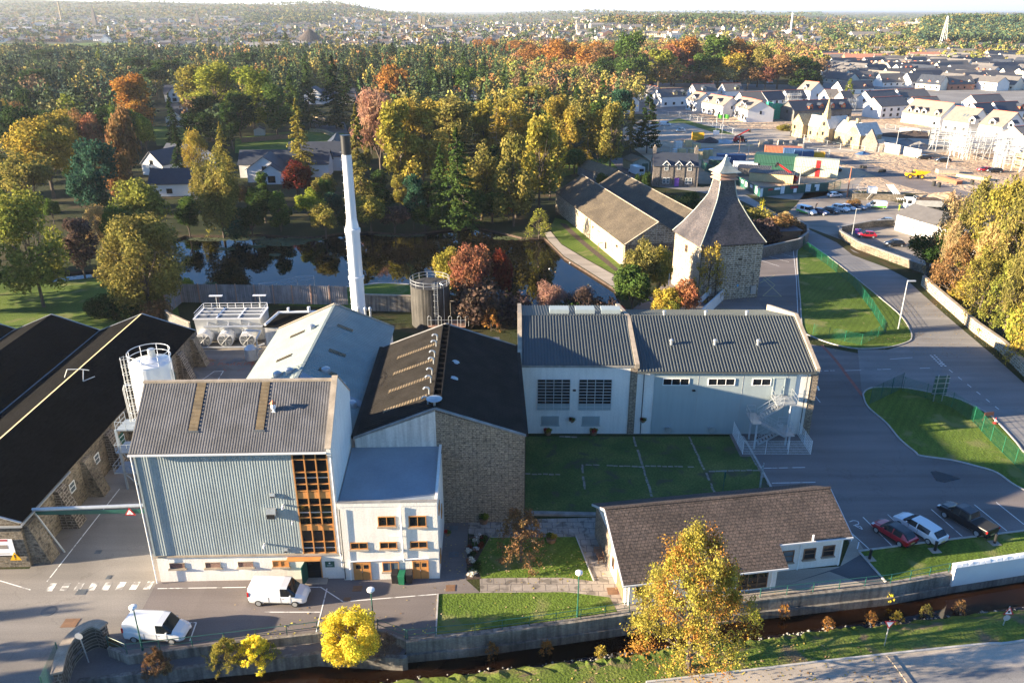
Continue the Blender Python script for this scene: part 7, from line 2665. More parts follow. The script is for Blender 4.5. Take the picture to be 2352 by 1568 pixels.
T=post_fence('pit_fence','fence with small notices in front of the stone pit',[(1962,468),(2020,474),(2060,470)],2.0,'wood_grey',2.4,rails=(.4,1.0,1.6))
x,y=G(2010,458)
T=thing('stone_pit','stone lined pit with steel props and a white water tank above it','pit',x,y,0,-8)
MB().box(-6,7,-1,-.3,0,1.6).box(-6,-5.2,-.3,4,0,1.4).box(6.2,7,-.3,4,0,1.4).build('wall','stone_old',T)
MB().box(-1.5,.6,1.5,3.2,1.2,2.8).build('water_tank','white_paint',T)
b=MB()
for k in range(4):
 b.tube((3.2+k*.5,3,3.4),(5.2+k*.5,-1.5,.4),.09)
b.build('prop','steel_light',T)
b=MB().path([(-4,-1.2,2.0),(-5.5,-1.4,3.4),(-3,-1.3,3.2),(-1.5,-1.3,1.8),(-2.6,-1.3,.2)],.06)
b.build('barrier','steel_light',T)
# piles and pallets
def pile(label,u,v,r,h,mat,name='spoil_heap',cat='heap',seed=0,sq=1.0):
 random.seed(seed+int(u))
 x,y=G(u,v)
 T=thing(name,label,cat,x,y,0,random.uniform(-20,20))
 b=MB()
 n,m=14,5
 vs=[]
 for k in range(m):
  t=k/(m-1)
  for i in range(n):
   a=2*PI*i/n
   rr=r*(1-t)**.8*random.uniform(.82,1.15)
   vs.append((rr*math.cos(a)*sq,rr*math.sin(a),h*t*random.uniform(.85,1.1)))
 b.mesh(vs,[(k*n+i,k*n+(i+1)%n,(k+1)*n+(i+1)%n,(k+1)*n+i) for k in range(m-1) for i in range(n)])
 b.build('earth',mat,T)
 return T
pile('low brown spoil heap beyond the orange pipes',2240,470,7,2.0,'soil',sq=1.6)
pile('sandy spoil heap beside the tipper lorry',2180,455,5,1.5,'dirt',sq=1.5)
pile('grey gravel heap before the white scaffolding',2110,340,5,2.2,'asphalt_road')
pile('grey gravel heap right of the ruined walls',2080,330,5,1.8,'asphalt_road')
pile('brown earth heap behind the ruined walls',2095,312,8,2.0,'soil',sq=1.7)
pile('heap of black rubbish bags and scrap by the telehandler',1630,327,3.2,1.8,'black_paint','rubbish_heap',sq=1.6)
pile('scrap heap with grey sheets right of the black bags',1662,328,3.0,1.4,'galvanised','rubbish_heap',sq=1.5)
pile('small pale timber heap on the red earth',1722,335,1.8,1.0,'timber_pale','timber_heap')
pile('blue tarpaulin heap on the site road',1983,354,2.2,1.0,'blue_paint','tarpaulin','tarpaulin',sq=1.4)
def stack(label,u,v,w_,d_,h_,m,an=0,name='block_stack',cat='pallet stack',grp='pallets of building material',top=None):
 x,y=G(u,v)
 T=thing(name,None if label is None else label,cat,x,y,0,an,grp)
 b=MB()
 nx,nz=max(1,int(w_/1.1)),max(1,int(h_/.9))
 for i in range(nx):
  for k in range(nz):
   b.box(-w_/2+i*w_/nx+.03,-w_/2+(i+1)*w_/nx-.03,-d_/2,d_/2,.14+k*(h_-.14)/nz+.02,.14+(k+1)*(h_-.14)/nz-.01)
 b.build('load',m,T)
 MB().box(-w_/2,w_/2,-d_/2,d_/2,.0,.13).build('pallet','timber_pale',T)
 if top:
  MB().box(-w_/2-.02,w_/2+.02,-d_/2-.02,d_/2+.02,h_,h_+.04).build('cover',top,T)
 return T
random.seed(9)
for k,(u,v) in enumerate(((1748,338),(1768,334),(1779,341),(1790,338),(1805,330),(1815,338),(1826,336),(1835,334),(1757,344),(1838,345),(1806,344))):
 al(stack(None,u,v,2.0,1.4,random.choice([1.2,2.1,2.1,2.6]),'concrete_pale',random.uniform(-15,15)),'grey block stack')
for k,(u,v,m) in enumerate(((1553,352,'house_white'),(1565,358,'timber_pale'),(1590,352,'timber_pale'),(1600,340,'timber_pale'),(1580,337,'timber_pale'),(1557,340,'house_white'))):
 al(stack(None,u,v,2.6,1.6,random.choice([1.6,2.4]),m,random.uniform(-20,20),'timber_stack'),('white wrapped' if m=='house_white' else 'pale timber')+' stack')
for k,(u,v) in enumerate(((1607,372),(1620,370),(1630,369))):
 al(stack(None,u-2,v-6,2.2,1.6,3.0,'timber_pale',-8,'insulation_stack',top='plastic_blue'),'blue banded board stack')
stack('white bagged stack on the left of the gravel mound near the garages',2088,303,7,2.5,1.4,'house_white',-10)
stack('pale grey block cube near the black cars by the garages',2142,318,3.2,3,3.0,'concrete_pale',-20)
stack('white sheet stack right of the grey block cube',2178,322,4,2,1.0,'house_white',-10)
stack('long stack of pale planks beside the orange pipes',2235,410,9,2,.8,'timber_pale',-50)
stack('grey slab stack behind the yellow dumper',2175,398,6,2.5,1.2,'concrete_pale',-8)
T=thing('pipe_bundle','bundle of orange drain pipes lying by the site road','pipes',*G(2151,412),0,dirdeg((2151,412),(2196,424)))
b=MB()
for i in range(6):
 for k in range(3):
  b.tube((0,i*.35,.17+k*.32),(8.0,i*.35,.17+k*.32),.16,n=8)
b.build('pipes','yellow_paint',T)
b.build('pipes','terracotta',T).location.z=.001
bpy.data.objects.remove(bpy.data.objects['pipes'])
for u,v in ((2144,427),(2156,430),(2232,424)):
 x,y=G(u,v)
 t=thing('manhole_ring',None,'drum',x,y)
 MB().lathe([(.5,0),(.5,1.3),(.42,1.32)],14).build('drum','black_rubber',t)
 al(t,'upright black plastic drum')
for u,v in ((1979,386),(1985,387),(2022,396),(2029,395)):
 x,y=G(u,v)
 t=thing('manhole_ring',None,'drum',x,y)
 MB().tube((-.6,0,.45),(.6,0,.45),.45,n=12).build('drum','black_rubber',t)
 al(t,'black plastic drum lying flat')
 # telehandlers
def telehandler(label,u,v,an,up):
 x,y=G(u,v)
 T=thing('telehandler',label,'telehandler',x,y,0,an)
 MB().box(-2.6,2.2,-.9,.9,.6,1.3).box(-2.7,-1.2,-.9,.2,1.3,1.9).build('chassis','red_paint',T)
 MB().hexa([(-.6,-1.1,1.3),(.9,-1.1,1.3),(.9,-.1,1.3),(-.6,-.1,1.3)],[(-.4,-1.0,2.6),(.5,-1.0,2.6),(.5,-.15,2.6),(-.4,-.15,2.6)]).build('cab','glass_dark',T)
 a=rad(up)
 p=(-2.3,.4,1.9)
 q=(p[0]+6.5*math.cos(a),.4,p[2]+6.5*math.sin(a))
 MB().tube(p,q,.32,.24,4).build('boom','red_paint',T)
 MB().box(q[0],q[0]+.2,-.4,1.2,q[2]-.9,q[2]+.3).box(q[0]+.2,q[0]+1.2,0,.15,q[2]-.9,q[2]-.8).box(q[0]+.2,q[0]+1.2,.7,.85,q[2]-.9,q[2]-.8).build('fork_carriage','black_paint',T)
 for wx in (-1.7,1.6):
  for s in (-1,1):
   w_=MB().tube((wx,s*.85,.65),(wx,s*1.25,.65),.65,n=16).build('wheel','black_rubber',T)
   MB().tube((wx,s*1.25,.65),(wx,s*1.27,.65),.3,n=12).build('rim','white_paint',w_)
telehandler('red telehandler with its boom raised beside the cream cabins',1809,418,140,28)
telehandler('red telehandler among scrap heaps before the new houses',1700,327,20,22)
# yellow dumper with driver
x,y=G(2102,410)
T=thing('site_dumper','yellow site dumper with a tipping skip on the site road','dumper',x,y,0,-8)
MB().box(-2.8,0,-.9,.9,.8,1.6).build('chassis','yellow_paint',T)
MB().hexa([(.2,-1.0,1.2),(2.2,-1.0,1.2),(2.2,1.0,1.2),(.2,1.0,1.2)],[(-.2,-1.3,2.5),(3.6,-1.3,2.3),(3.6,1.3,2.3),(-.2,1.3,2.5)]).build('skip','yellow_paint',T)
MB().box(-1.2,-.5,-.4,.4,1.6,1.75).box(-1.3,-1.15,-.4,.4,1.7,2.3).build('seat','black_rubber',T)
MB().tube((-.2,0,1.6),(-.4,0,2.2),.04).build('steering_column','black_paint',T)
for wx in (-1.9,1.4):
 for s in (-1,1):
  w_=MB().tube((wx,s*.8,.7),(wx,s*1.3,.7),.7,n=18).build('wheel','black_rubber',T)
  MB().tube((wx,s*1.3,.7),(wx,s*1.33,.7),.35,n=12).build('rim','yellow_paint',w_)
person('dumper driver in a yellow vest sitting on the yellow site dumper',x-.85*math.cos(rad(-8)),y-.85*math.sin(rad(-8)),.92,-98,'sit','hivis','dark_cloth')
# tipper lorry
x,y=G(2115,482)
T=thing('tipper_lorry','grey tipper lorry loaded with soil behind the white shed','lorry',x,y,0,170)
MB().box(2.0,4.0,-1.2,1.2,.6,2.9).build('cab','white_paint',T)
MB().box(4.0,4.03,-1.05,1.05,1.6,2.6).box(2.8,3.7,1.2,1.22,1.7,2.5).box(2.8,3.7,-1.22,-1.2,1.7,2.5).build('windows','glass_dark',T)
MB().hexa([(-4.4,-1.1,1.1),(1.7,-1.1,1.1),(1.7,1.1,1.1),(-4.4,1.1,1.1)],[(-4.6,-1.25,2.6),(1.8,-1.25,2.6),(1.8,1.25,2.6),(-4.6,1.25,2.6)]).build('tipping_body','grey_plastic',T)
MB().hexa([(-4.3,-1.1,2.6),(1.6,-1.1,2.6),(1.6,1.1,2.6),(-4.3,1.1,2.6)],[(-3.2,-.3,3.1),(.8,-.4,3.2),(.8,.4,3.1),(-3.2,.3,3.0)]).build('load','soil',T)
MB().path([(1.9,-1.1,2.7),(1.9,-1.1,3.3),(1.9,1.1,3.3),(1.9,1.1,2.7)],.05).build('headboard','galvanised',T)
MB().box(-4.4,3.8,-.5,.5,.6,1.1).build('chassis','black_rubber',T)
for wx in (-3.4,-2.2,1.0,3.0):
 for s in (-1,1):
  MB().tube((wx,s*.85,.5),(wx,s*1.22,.5),.5,n=16).build('wheel','black_rubber',T)
  # small white roller truck by the cream cabins
x,y=G(1918,394)
T=thing('road_roller','small white tractor with a dark cab right of the cream cabins','tractor',x,y,0,10)
MB().box(-1.2,1.6,-.7,.7,.6,1.4).build('bonnet','white_paint',T)
MB().path([(-1.2,-.6,1.4),(-1.2,-.6,2.6),(.1,-.6,2.6),(.1,.6,2.6),(-1.2,.6,2.6),(-1.2,-.6,2.6)],.06).build('roll_bar','black_paint',T)
for wx in (-.8,1.1):
 for s in (-1,1):
  MB().tube((wx,s*.6,.55),(wx,s*.95,.55),.55,n=14).build('wheel','black_rubber',T)
  # wheelie bins behind the wall
for k,(u,m,s) in enumerate(((1967,'purple_paint','purple'),(1973,'blue_paint','blue'))):
 x,y=G(u,537)
 T=thing('wheelie_bin',s+' wheelie bin behind the field stone wall','bin',x,y)
 MB().hexa([(-.24,-.3,.08),(.24,-.3,.08),(.24,.3,.08),(-.24,.3,.08)],[(-.3,-.37,1.1),(.3,-.37,1.1),(.3,.37,1.1),(-.3,.37,1.1)]).build('body',m,T)
 # green flags
for u,v in ((1838-4-10-2,300),(1842,300)):
 pass
for k,(u,vb,vt) in enumerate(((1643,312,262),(1657,318,262))):
 x,y=G(u,vb)
 h=HT(y,vt)
 T=thing('flagpole',('left','right')[k]+' pole of the two bright green sale flags','flagpole',x,y)
 MB().tube((0,0,0),(0,0,h),.07).build('pole','white_gloss',T)
 b=MB()
 for i in range(5):
  b.face([(i*.45,.12*math.sin(i*1.4),h-1.5-i*.08),((i+1)*.45,.12*math.sin((i+1)*1.4),h-1.58-i*.08),((i+1)*.45,.12*math.sin((i+1)*1.4),h-.1-i*.08),(i*.45,.12*math.sin(i*1.4),h-.02-i*.08)])
 b.build('flag','car_green',T)
 MB().box(-1.2,1.2,-1.0,-.9,.6,2.2).build('sale_board','road_sign_white',T) if k==0 else None
 # ================================================================== PLANTS
CL={'lime':(.22,.235,.045),'gold':(.33,.26,.05),'orange':(.33,.165,.045),'brown':(.20,.12,.055),'dkgreen':(.035,.065,.02),'green':(.075,.125,.03),'olive':(.20,.18,.05),'teal':(.035,.085,.055),'red':(.42,.03,.025),'pink':(.34,.20,.15),'yellow':(.72,.62,.07),'dkred':(.13,.03,.018),'brick':(.28,.125,.07),'tan':(.36,.27,.13),'ygreen':(.20,.24,.035),'purple':(.10,.07,.06),'white':(.7,.68,.66),'fir':(.065,.10,.035),'goldgreen':(.27,.24,.05)}
CNAME={'lime':'yellow green','gold':'golden','orange':'orange','brown':'brown','dkgreen':'dark green','green':'green','olive':'olive','teal':'blue green','red':'red','pink':'pinkish bare','yellow':'bright yellow','dkred':'dark red','brick':'rust red','tan':'tan','ygreen':'fresh yellow green','purple':'dark twiggy','white':'white','fir':'deep green','goldgreen':'golden green'}
ASP={'conifer':2.3,'larch':2.8,'cypress':2.2,'tall':1.8,'willow':1.9,'pine':1.6,'bush':.85,'bare':1.2,'sparse':1.15}
def quads(rs,C,Nn,size,asp=.7,jit=.8,zs=1.0):
 """small leaf cards at centres C facing roughly along Nn"""
 n=len(C)
 d=Nn+rs.normal(0,jit,(n,3))
 d /= np.linalg.norm(d,axis=1)[:,None]+1e-9
 r=rs.normal(0,1,(n,3))
 u=np.cross(d,r)
 u /= np.linalg.norm(u,axis=1)[:,None]+1e-9
 v=np.cross(d,u)
 s=(size*rs.uniform(.55,1.35,n))[:,None]
 u=u*np.array([1,1,1/zs])
 v=v*np.array([1,1,1/zs])
 V=np.stack([C-u*s-v*s*asp*.6,C+u*s*.8-v*s*asp,C+u*s+v*s*asp*.7,C-u*s*.7+v*s*asp],1).reshape(-1,3)
 return V
def crown_pts(rs,kind,n):
 """centres and outward directions of leaf clumps in a tree of height 1 and width 1"""
 if kind in ('conifer','larch','cypress'):
  nb=110 if kind!='cypress' else 150
  C,D=[],[]
  per=n // nb
  for i in range(nb):
   t=(i+rs.uniform(0,1))/nb
   t=t**1.25
   z=.10+.90*t
   R=.5*(1-t)**(.75 if kind!='cypress' else .5)*rs.uniform(.65,1.12)
   if kind=='cypress':
    R*=.9
   a=rs.uniform(0,2*PI)
   k=rs.uniform(.12 if kind!='cypress' else .5,1,per)
   wdt=.30*(1-k*.5)
   aa=a+rs.normal(0,1,per)*wdt*.8
   r=R*k
   zz=z-(.10 if kind!='cypress' else-.03)*k*R*2*.8+rs.normal(0,.006,per)
   C.append(np.stack([r*np.cos(aa),r*np.sin(aa),zz],1))
   D.append(np.stack([np.cos(aa)*.5,np.sin(aa)*.5,np.full(per,.7)],1))
  return np.concatenate(C),np.concatenate(D)
 if kind=='pine':
  L=[(rs.uniform(-.3,.3),rs.uniform(-.3,.3),rs.uniform(.55,.93),rs.uniform(.13,.22),.38) for _ in range(17)]
 elif kind=='willow':
  L=[]
  for _ in range(20):
   t=rs.uniform(.25,.88)
   R=.33*math.sin(PI*min(1,(t*.8+.12)))**.6
   a=rs.uniform(0,2*PI)
   q=rs.uniform(.3,1)
   L.append((R*q*math.cos(a),R*q*math.sin(a),t,rs.uniform(.10,.16),1.5))
 elif kind=='tall':
  L=[]
  for _ in range(26):
   t=rs.uniform(.22,.92)
   R=.34*math.sin(PI*(.15+t*.75))**.5
   a=rs.uniform(0,2*PI)
   q=rs.uniform(.2,1)
   L.append((R*q*math.cos(a),R*q*math.sin(a),t,rs.uniform(.09,.17),.75))
 elif kind=='bush':
  L=[(rs.uniform(-.27,.27),rs.uniform(-.27,.27),rs.uniform(.25,.66),rs.uniform(.20,.30),1.1) for _ in range(14)]
 elif kind=='ball':
  L=[]
  for _ in range(46):
   a,b_=rs.uniform(0,2*PI),math.asin(rs.uniform(-1,1))
   L.append((.37*math.cos(a)*math.cos(b_),.37*math.sin(a)*math.cos(b_),.50+.38*math.sin(b_),rs.uniform(.09,.16),.95))
 else:
  L=[]
  for _ in range(24):
   a,b_=rs.uniform(0,2*PI),math.asin(rs.uniform(-.65,1))
   q=rs.uniform(.45,1)
   L.append((.33*q*math.cos(a)*math.cos(b_),.33*q*math.sin(a)*math.cos(b_),.58+.29*q*math.sin(b_),rs.uniform(.10,.18),.8))
 L=np.array(L)
 w_=L[:,3]**2
 idx=rs.choice(len(L),n,p=w_/w_.sum())
 d=rs.normal(0,1,(n,3))
 d /= np.linalg.norm(d,axis=1)[:,None]
 rr=L[idx,3]*(rs.uniform(.55,1.08,n))
 C=L[idx,:3]+d*np.stack([rr,rr,rr*L[idx,4]],1)
 if kind=='willow':
  C[:,2]-=np.abs(rs.normal(0,.05,n))
 C+=rs.normal(0,.012,(n,3))
 return C,d
def mesh_np(name,V,k,mat):
 n=len(V) // k
 me=bpy.data.meshes.new(name)
 me.vertices.add(len(V))
 me.vertices.foreach_set('co',V.astype(np.float32).ravel())
 me.loops.add(len(V))
 me.loops.foreach_set('vertex_index',np.arange(len(V),dtype=np.int32))
 me.polygons.add(n)
 me.polygons.foreach_set('loop_start',np.arange(0,len(V),k,dtype=np.int32))
 me.polygons.foreach_set('loop_total',np.full(n,k,dtype=np.int32))
 me.materials.append(M[mat])
 me.update()
 return me
def limb(b,p,d,l,r,depth,rs,out=None):
 q=p+d*l
 b.tube(tuple(p),tuple(q),r,r*.62,5,cap=False)
 if out is not None:
  out.append((p,q,r))
 if depth<=0:
  return
 for _ in range(3 if depth>1 else 2):
  nd=(d+Vector(rs.normal(0,.48,3))+Vector((0,0,.12))).normalized()
  limb(b,q if rs.uniform()>.3 else p.lerp(q,.7),nd,l*rs.uniform(.6,.85),r*.55,depth-1,rs,out)
PROTO={}
def proto(kind,var,n,size):
 key=(kind,var,n)
 if key in PROTO:
  return PROTO[key]
 rs=np.random.RandomState(abs(hash(kind))%1000*0+sum(map(ord,kind))+var*17)
 b=MB()
 if kind in ('conifer','larch','cypress'):
  b.tube((0,0,-.01),(0,0,.97),.020,.003,6)
  for i in range(26 if kind=='larch' else 10):
   a,t=rs.uniform(0,6.28),rs.uniform(.12,.9)
   R=.4*(1-t)**.8
   b.tube((0,0,t),(R*math.cos(a),R*math.sin(a),t-.02),.005,.002,4,cap=False)
 elif kind=='pine':
  b.tube((0,0,-.01),(.02,.01,.55),.022,.014,6).tube((.02,.01,.55),(0,0,.85),.014,.006,5)
  for i in range(9):
   a,t=rs.uniform(0,6.28),rs.uniform(.5,.75)
   b.tube((.01,.01,t),(.3*math.cos(a),.3*math.sin(a),t+.12),.008,.003,4,cap=False)
 elif kind in ('bush',):
  for i in range(6):
   a=rs.uniform(0,6.28)
   b.tube((0,0,-.02),(.25*math.cos(a),.25*math.sin(a),.5),.02,.008,4,cap=False)
 else:
  deep=4 if kind in ('bare','sparse') else 2
  b.tube((0,0,-.01),(0,0,.30),.026,.019,7)
  for i in range(6 if deep>2 else 5):
   a=2*PI*i/5+rs.uniform(-.4,.4)
   d=Vector((.5*math.cos(a),.5*math.sin(a),.9)).normalized()
   limb(b,Vector((0,0,rs.uniform(.16,.30))),d,rs.uniform(.2,.27)*(1 if deep<4 else .72),.012,deep,rs)
  limb(b,Vector((0,0,.30)),Vector((0,0,1)),.22,.017,deep,rs)
 tm=b.build('trunk','bark_pale' if kind=='larch' else 'bark',None,uv=False)
 tme=tm.data
 bpy.data.objects.remove(tm)
 kk={'sparse':'round','bare':'round','larch':'larch'}.get(kind,kind)
 if kind=='sparse':
  segs=[]
  junk=MB()
  for i in range(17):
   a=2.4*i+rs.uniform(-.3,.3)
   z0=.08+.62*i/17
   up=.15+1.1*i/17
   d=Vector((math.cos(a),math.sin(a),up)).normalized()
   limb(junk,Vector((0,0,z0)),d,.17*(1.2-.5*i/17),.009,4,rs,segs)
  tb=MB()
  tb.tube((0,0,-.01),(0,0,.45),.024,.015,7).tube((0,0,.45),(0,0,.8),.015,.006,6)
  tb.v+=[]
  off=len(tb.v)
  tb.v+=junk.v
  tb.f+=[tuple(i+off for i in f) for f in junk.f]
  tb.m+=junk.m
  S_=[q for q in segs if q[2]<.0035]
  top=max(q[1].z for q in segs)
  wid=np.percentile([math.hypot(q[1].x,q[1].y) for q in segs],97)
  tb.v=[(p[0]/wid*.5,p[1]/wid*.5,p[2]/top) for p in tb.v]
  tm=tb.build('trunk','bark',None,uv=False)
  tme=tm.data
  bpy.data.objects.remove(tm)
  idx=rs.randint(0,len(S_),n)
  t=rs.uniform(0,1,n)[:,None]
  P0=np.array([tuple(q[0]) for q in S_])[idx]
  P1=np.array([tuple(q[1]) for q in S_])[idx]
  keep=rs.uniform(0,1,len(S_))[idx]<.8
  C=P0+(P1-P0)*t+rs.normal(0,.019,(n,3))
  C=C[keep]
  C[:,:2]*=.5/wid
  C[:,2] /= top
  V=quads(rs,C,rs.normal(0,1,C.shape)+np.array([0,0,.5]),size,.75,.4)
  PROTO[key]=(tme,mesh_np('crown',V,4,'leaves'))
  return PROTO[key]
 C,D=crown_pts(rs,kk,n)
 cl=.5/max(abs(C[:,0]).max(),abs(C[:,1]).max())
 if kind in ('round','ball','bush','willow','tall'):
  C[:,:2]*=cl
  top=C[:,2].max()
  C[:,2]*=1/top
 if kind=='bare':
  V=quads(rs,C,np.stack([rs.normal(0,1,n),rs.normal(0,1,n),np.zeros(n)],1),size*2.2,.10,.3)
 else:
  V=quads(rs,C,D,size*(1.45 if ASP.get(kind,1.2)>1.7 else 1.15),.75 if kind!='larch' else .5,.8,ASP.get(kind,1.2))
 cme=mesh_np('crown',V,4,'leaves')
 PROTO[key]=(tme,cme)
 return PROTO[key]
TREE_AT=[]
NT=0
def put_tree(x,y,z,h,w_,kind,col,label=None,base=None,n=None,size=None,name=None,cat='tree',group=None,var=None,rot=None):
 global NT
 NT+=1
 n=n or {'conifer':5200,'larch':4400,'cypress':4200,'pine':4200,'bare':2800,'sparse':2000,'bush':2600,'ball':9000,'willow':6500}.get(kind,5200)
 size=size or {'conifer':.016,'larch':.015,'cypress':.018,'pine':.020,'bare':.022,'sparse':.016,'bush':.028,'ball':.0125,'willow':.016}.get(kind,.0185)
 var=NT%3 if var is None else var
 tme,cme=proto(kind,var,n,size)
 nm=name or {'conifer':'conifer_tree','larch':'larch_tree','cypress':'cypress_tree','pine':'pine_tree','bush':'shrub','bare':'bare_tree','willow':'willow_tree'}.get(kind,'broadleaf_tree')
 T=thing(nm,label,cat if kind!='bush' else 'shrub',x,y,z,(NT*67)%360 if rot is None else rot,group)
 T.scale=(w_,w_,h)
 for pn,me in (('trunk',tme),('crown',cme)):
  o=bpy.data.objects.new(pn,me)
  COL.objects.link(o)
  o.parent=T
  if pn=='crown':
   k=.88+.24*((NT*7919)%100)/100
   c=CL[col]
   k*=1.1
   o.color=(c[0]*k,c[1]*k,c[2]*1.2,1)
 if label is None:
  kn={'conifer':'conifer','larch':'larch','cypress':'cypress','pine':'flat topped pine','bush':'shrub','bare':'bare twiggy tree','sparse':'thin tree','willow':'drooping tree','ball':'round tree','tall':'tall leafy tree'}.get(kind,'broad tree')
  al(T,base or f"{CNAME[col]} {kn}")
 TREE_AT.append((x,y,w_*.42))
 return T
def tree(u,vt,b_,wpx,kind,col,label=None,**kw):
 """crown top at (u, vt); b_ = height in metres (<60) or the picture row of its foot"""
 if b_<60:
  x,y=G(u,vt,b_)
  h=b_
 else:
  y=G(u,b_)[1]
  h=max(1.0,HT(y,vt))
  x=(u-1176)/F*(y*cT+(H-h*.6)*sT)
 w_=wpx/F*(y*cT+(H-h*.6)*sT)
 return put_tree(x,y,kw.pop('z',0),h,w_,kind,col,label,**kw)
 # ---- trees one can tell apart
tree(62,428,705,160,'tall','lime','big yellow green tree at the left edge on the lawn above the warehouses',n=9000,size=.0125)
tree(322,490,722,218,'ball','olive','large round olive coloured tree between lawn and pond, above the warehouses',n=28000,size=.0095)
for u_,v_,b_,k_ in ((-70,470,680,'tall'),(-120,440,640,'tall'),(-60,400,600,'round'),(-150,520,720,'tall'),(-190,560,760,'round')):
 tree(u_,v_,b_,170,k_,'green')
tree(178,498,640,92,'tall','purple','dark brown tree between the big yellow green tree and the round olive tree')
tree(222,466,570,75,'ball','tan','small pinkish tan tree behind the dark brown one at the left')
tree(262,470,580,78,'round','green','small green tree between the tan tree and the round olive tree')
tree(322,404,560,130,'round','lime','pale yellow green tree just above the large round olive tree')
tree(450,293,430,68,'ball','gold','small round golden tree between the two white villas')
tree(510,281,420,62,'conifer','goldgreen','pointed yellow green conifer beside the small round golden tree')
tree(497,328,545,118,'willow','olive','tall drooping olive gold tree on the far pond bank',n=9500,size=.013)
tree(463,365,480,70,'willow','olive','shorter olive tree touching the left side of the tall drooping one')
tree(405,280,410,46,'conifer','dkgreen','narrow dark conifer on the villa lawn')
tree(685,227,408,84,'conifer','goldgreen','tall golden green fir left of the chimney, in front of the villas',n=6800,size=.014)
tree(822,242,505,104,'conifer','olive','tall olive fir immediately right of the chimney top',n=6800,size=.014)
tree(100,268,455,175,'round','gold','wide golden yellow tree at the upper left',n=8000,size=.015)
tree(60,345,490,130,'round','olive','olive tree under the wide golden yellow one')
tree(25,222,17,110,'bare','brown')
tree(215,318,520,112,'pine','teal','blue green pine below the brown trees at the left')
tree(205,372,540,100,'round','teal')
tree(285,236,460,92,'round','brown','brown green tree left of the left hand villa')
tree(268,330,500,80,'round','brown')
tree(305,166,330,112,'tall','orange','glowing orange tree directly left of the upper white villa',n=8000,size=.015)
tree(330,260,360,60,'round','ygreen')
tree(192,188,17,60,'conifer','fir')
tree(252,232,14,46,'conifer','ygreen')
tree(205,258,15,70,'round','brick')
tree(495,140,300,165,'tall','lime','large bright yellow green tree right of the upper white villa',n=9000,size=.013)
tree(440,148,290,80,'tall','goldgreen')
tree(575,150,305,130,'tall','ygreen','broad fresh green tree above the villa lawn',n=8000,size=.013)
tree(630,190,312,90,'tall','green')
tree(545,210,318,90,'tall','dkgreen')
tree(480,215,325,90,'tall','dkgreen')
tree(765,128,296,96,'conifer','dkgreen','dark broad conifer above the chimney top',n=6800,size=.014)
tree(706,150,292,76,'conifer','fir')
tree(668,160,280,60,'conifer','green')
tree(905,146,260,88,'round','orange','orange tree above the pinkish bare tree')
tree(868,186,420,150,'bare','pink','broad pinkish bare tree right of the chimney top',n=5200)
tree(915,220,440,120,'tall','goldgreen')
tree(968,222,430,130,'tall','gold','golden thin leaved tree left of the green fir mass',n=8000,size=.014)
tree(1045,222,380,112,'tall','olive')
tree(1140,212,370,66,'larch','gold','pointed yellow larch in the middle of the wood')
tree(1172,236,380,60,'larch','gold')
tree(1215,196,18,140,'tall','goldgreen')
tree(1050,296,528,128,'conifer','green','broad feathery bright green fir on the far pond bank',n=9500,size=.013)
tree(1012,330,520,86,'conifer','green','feathery green fir touching the left side of the broad one',n=6800)
tree(1105,320,505,110,'willow','olive')
tree(1180,300,520,110,'tall','olive')
tree(1240,260,480,110,'tall','goldgreen')
tree(682,365,470,82,'round','dkred','dark red tree in front of the white villa left of the chimney')
tree(605,432,512,100,'round','dkgreen')
tree(640,440,532,62,'tall','green')
tree(710,432,520,78,'round','ygreen','yellow green bush tree on the far bank just left of the chimney')
tree(745,466,548,86,'round','olive','low olive tree at the water edge just left of the chimney')
tree(762,440,512,66,'round','teal')
tree(850,445,535,96,'round','goldgreen')
tree(905,470,535,90,'round','purple')
tree(868,420,500,90,'round','dkgreen')
tree(948,398,528,58,'tall','teal','slim blue green tree on the far pond bank')
tree(975,470,532,80,'round','dkgreen')
tree(1130,440,512,100,'round','green')
tree(1185,420,500,110,'round','olive')
tree(1168,455,508,50,'round','orange','small orange tree at the far shore')
tree(1238,478,548,60,'sparse','lime','sunlit pale shrub at the pond corner by the long barn',n=2600,cat='shrub',name='shrub')
tree(1265,300,460,80,'tall','olive')
tree(1085,425,525,80,'round','green')
tree(575,470,545,80,'round','dkgreen')
tree(430,470,545,60,'round','dkgreen')
tree(540,495,548,60,'bush','teal')
tree(800,478,535,60,'round','dkgreen')
for u,vt,b_,w_,k,c in ((1280,215,385,84,'tall','gold'),(1310,240,390,66,'tall','gold'),(1325,195,19,60,'conifer','green'),(1385,174,19,52,'conifer','green'),(1352,225,385,46,'larch','gold'),(1405,232,392,84,'tall','goldgreen'),(1375,250,385,60,'tall','gold'),(1250,200,18,60,'larch','goldgreen'),(1300,178,20,64,'conifer','dkgreen'),(1432,205,345,66,'pine','teal'),(1275,330,395,70,'bush','yellow'),(1320,340,400,60,'round','green')):
 tree(u,vt,b_,w_,k,c)
tree(1490,218,352,74,'cypress','dkgreen','tall dark cypress left of the white houses car park',n=6800,size=.016)
tree(1452,230,350,44,'conifer','olive')
tree(1515,112,202,92,'tall','lime','yellow green tree right of the bungalow',n=6800)
tree(1505,200,215,30,'round','yellow')
tree(1952,180,228,30,'cypress','ygreen','bright green cypress among the estate roofs')
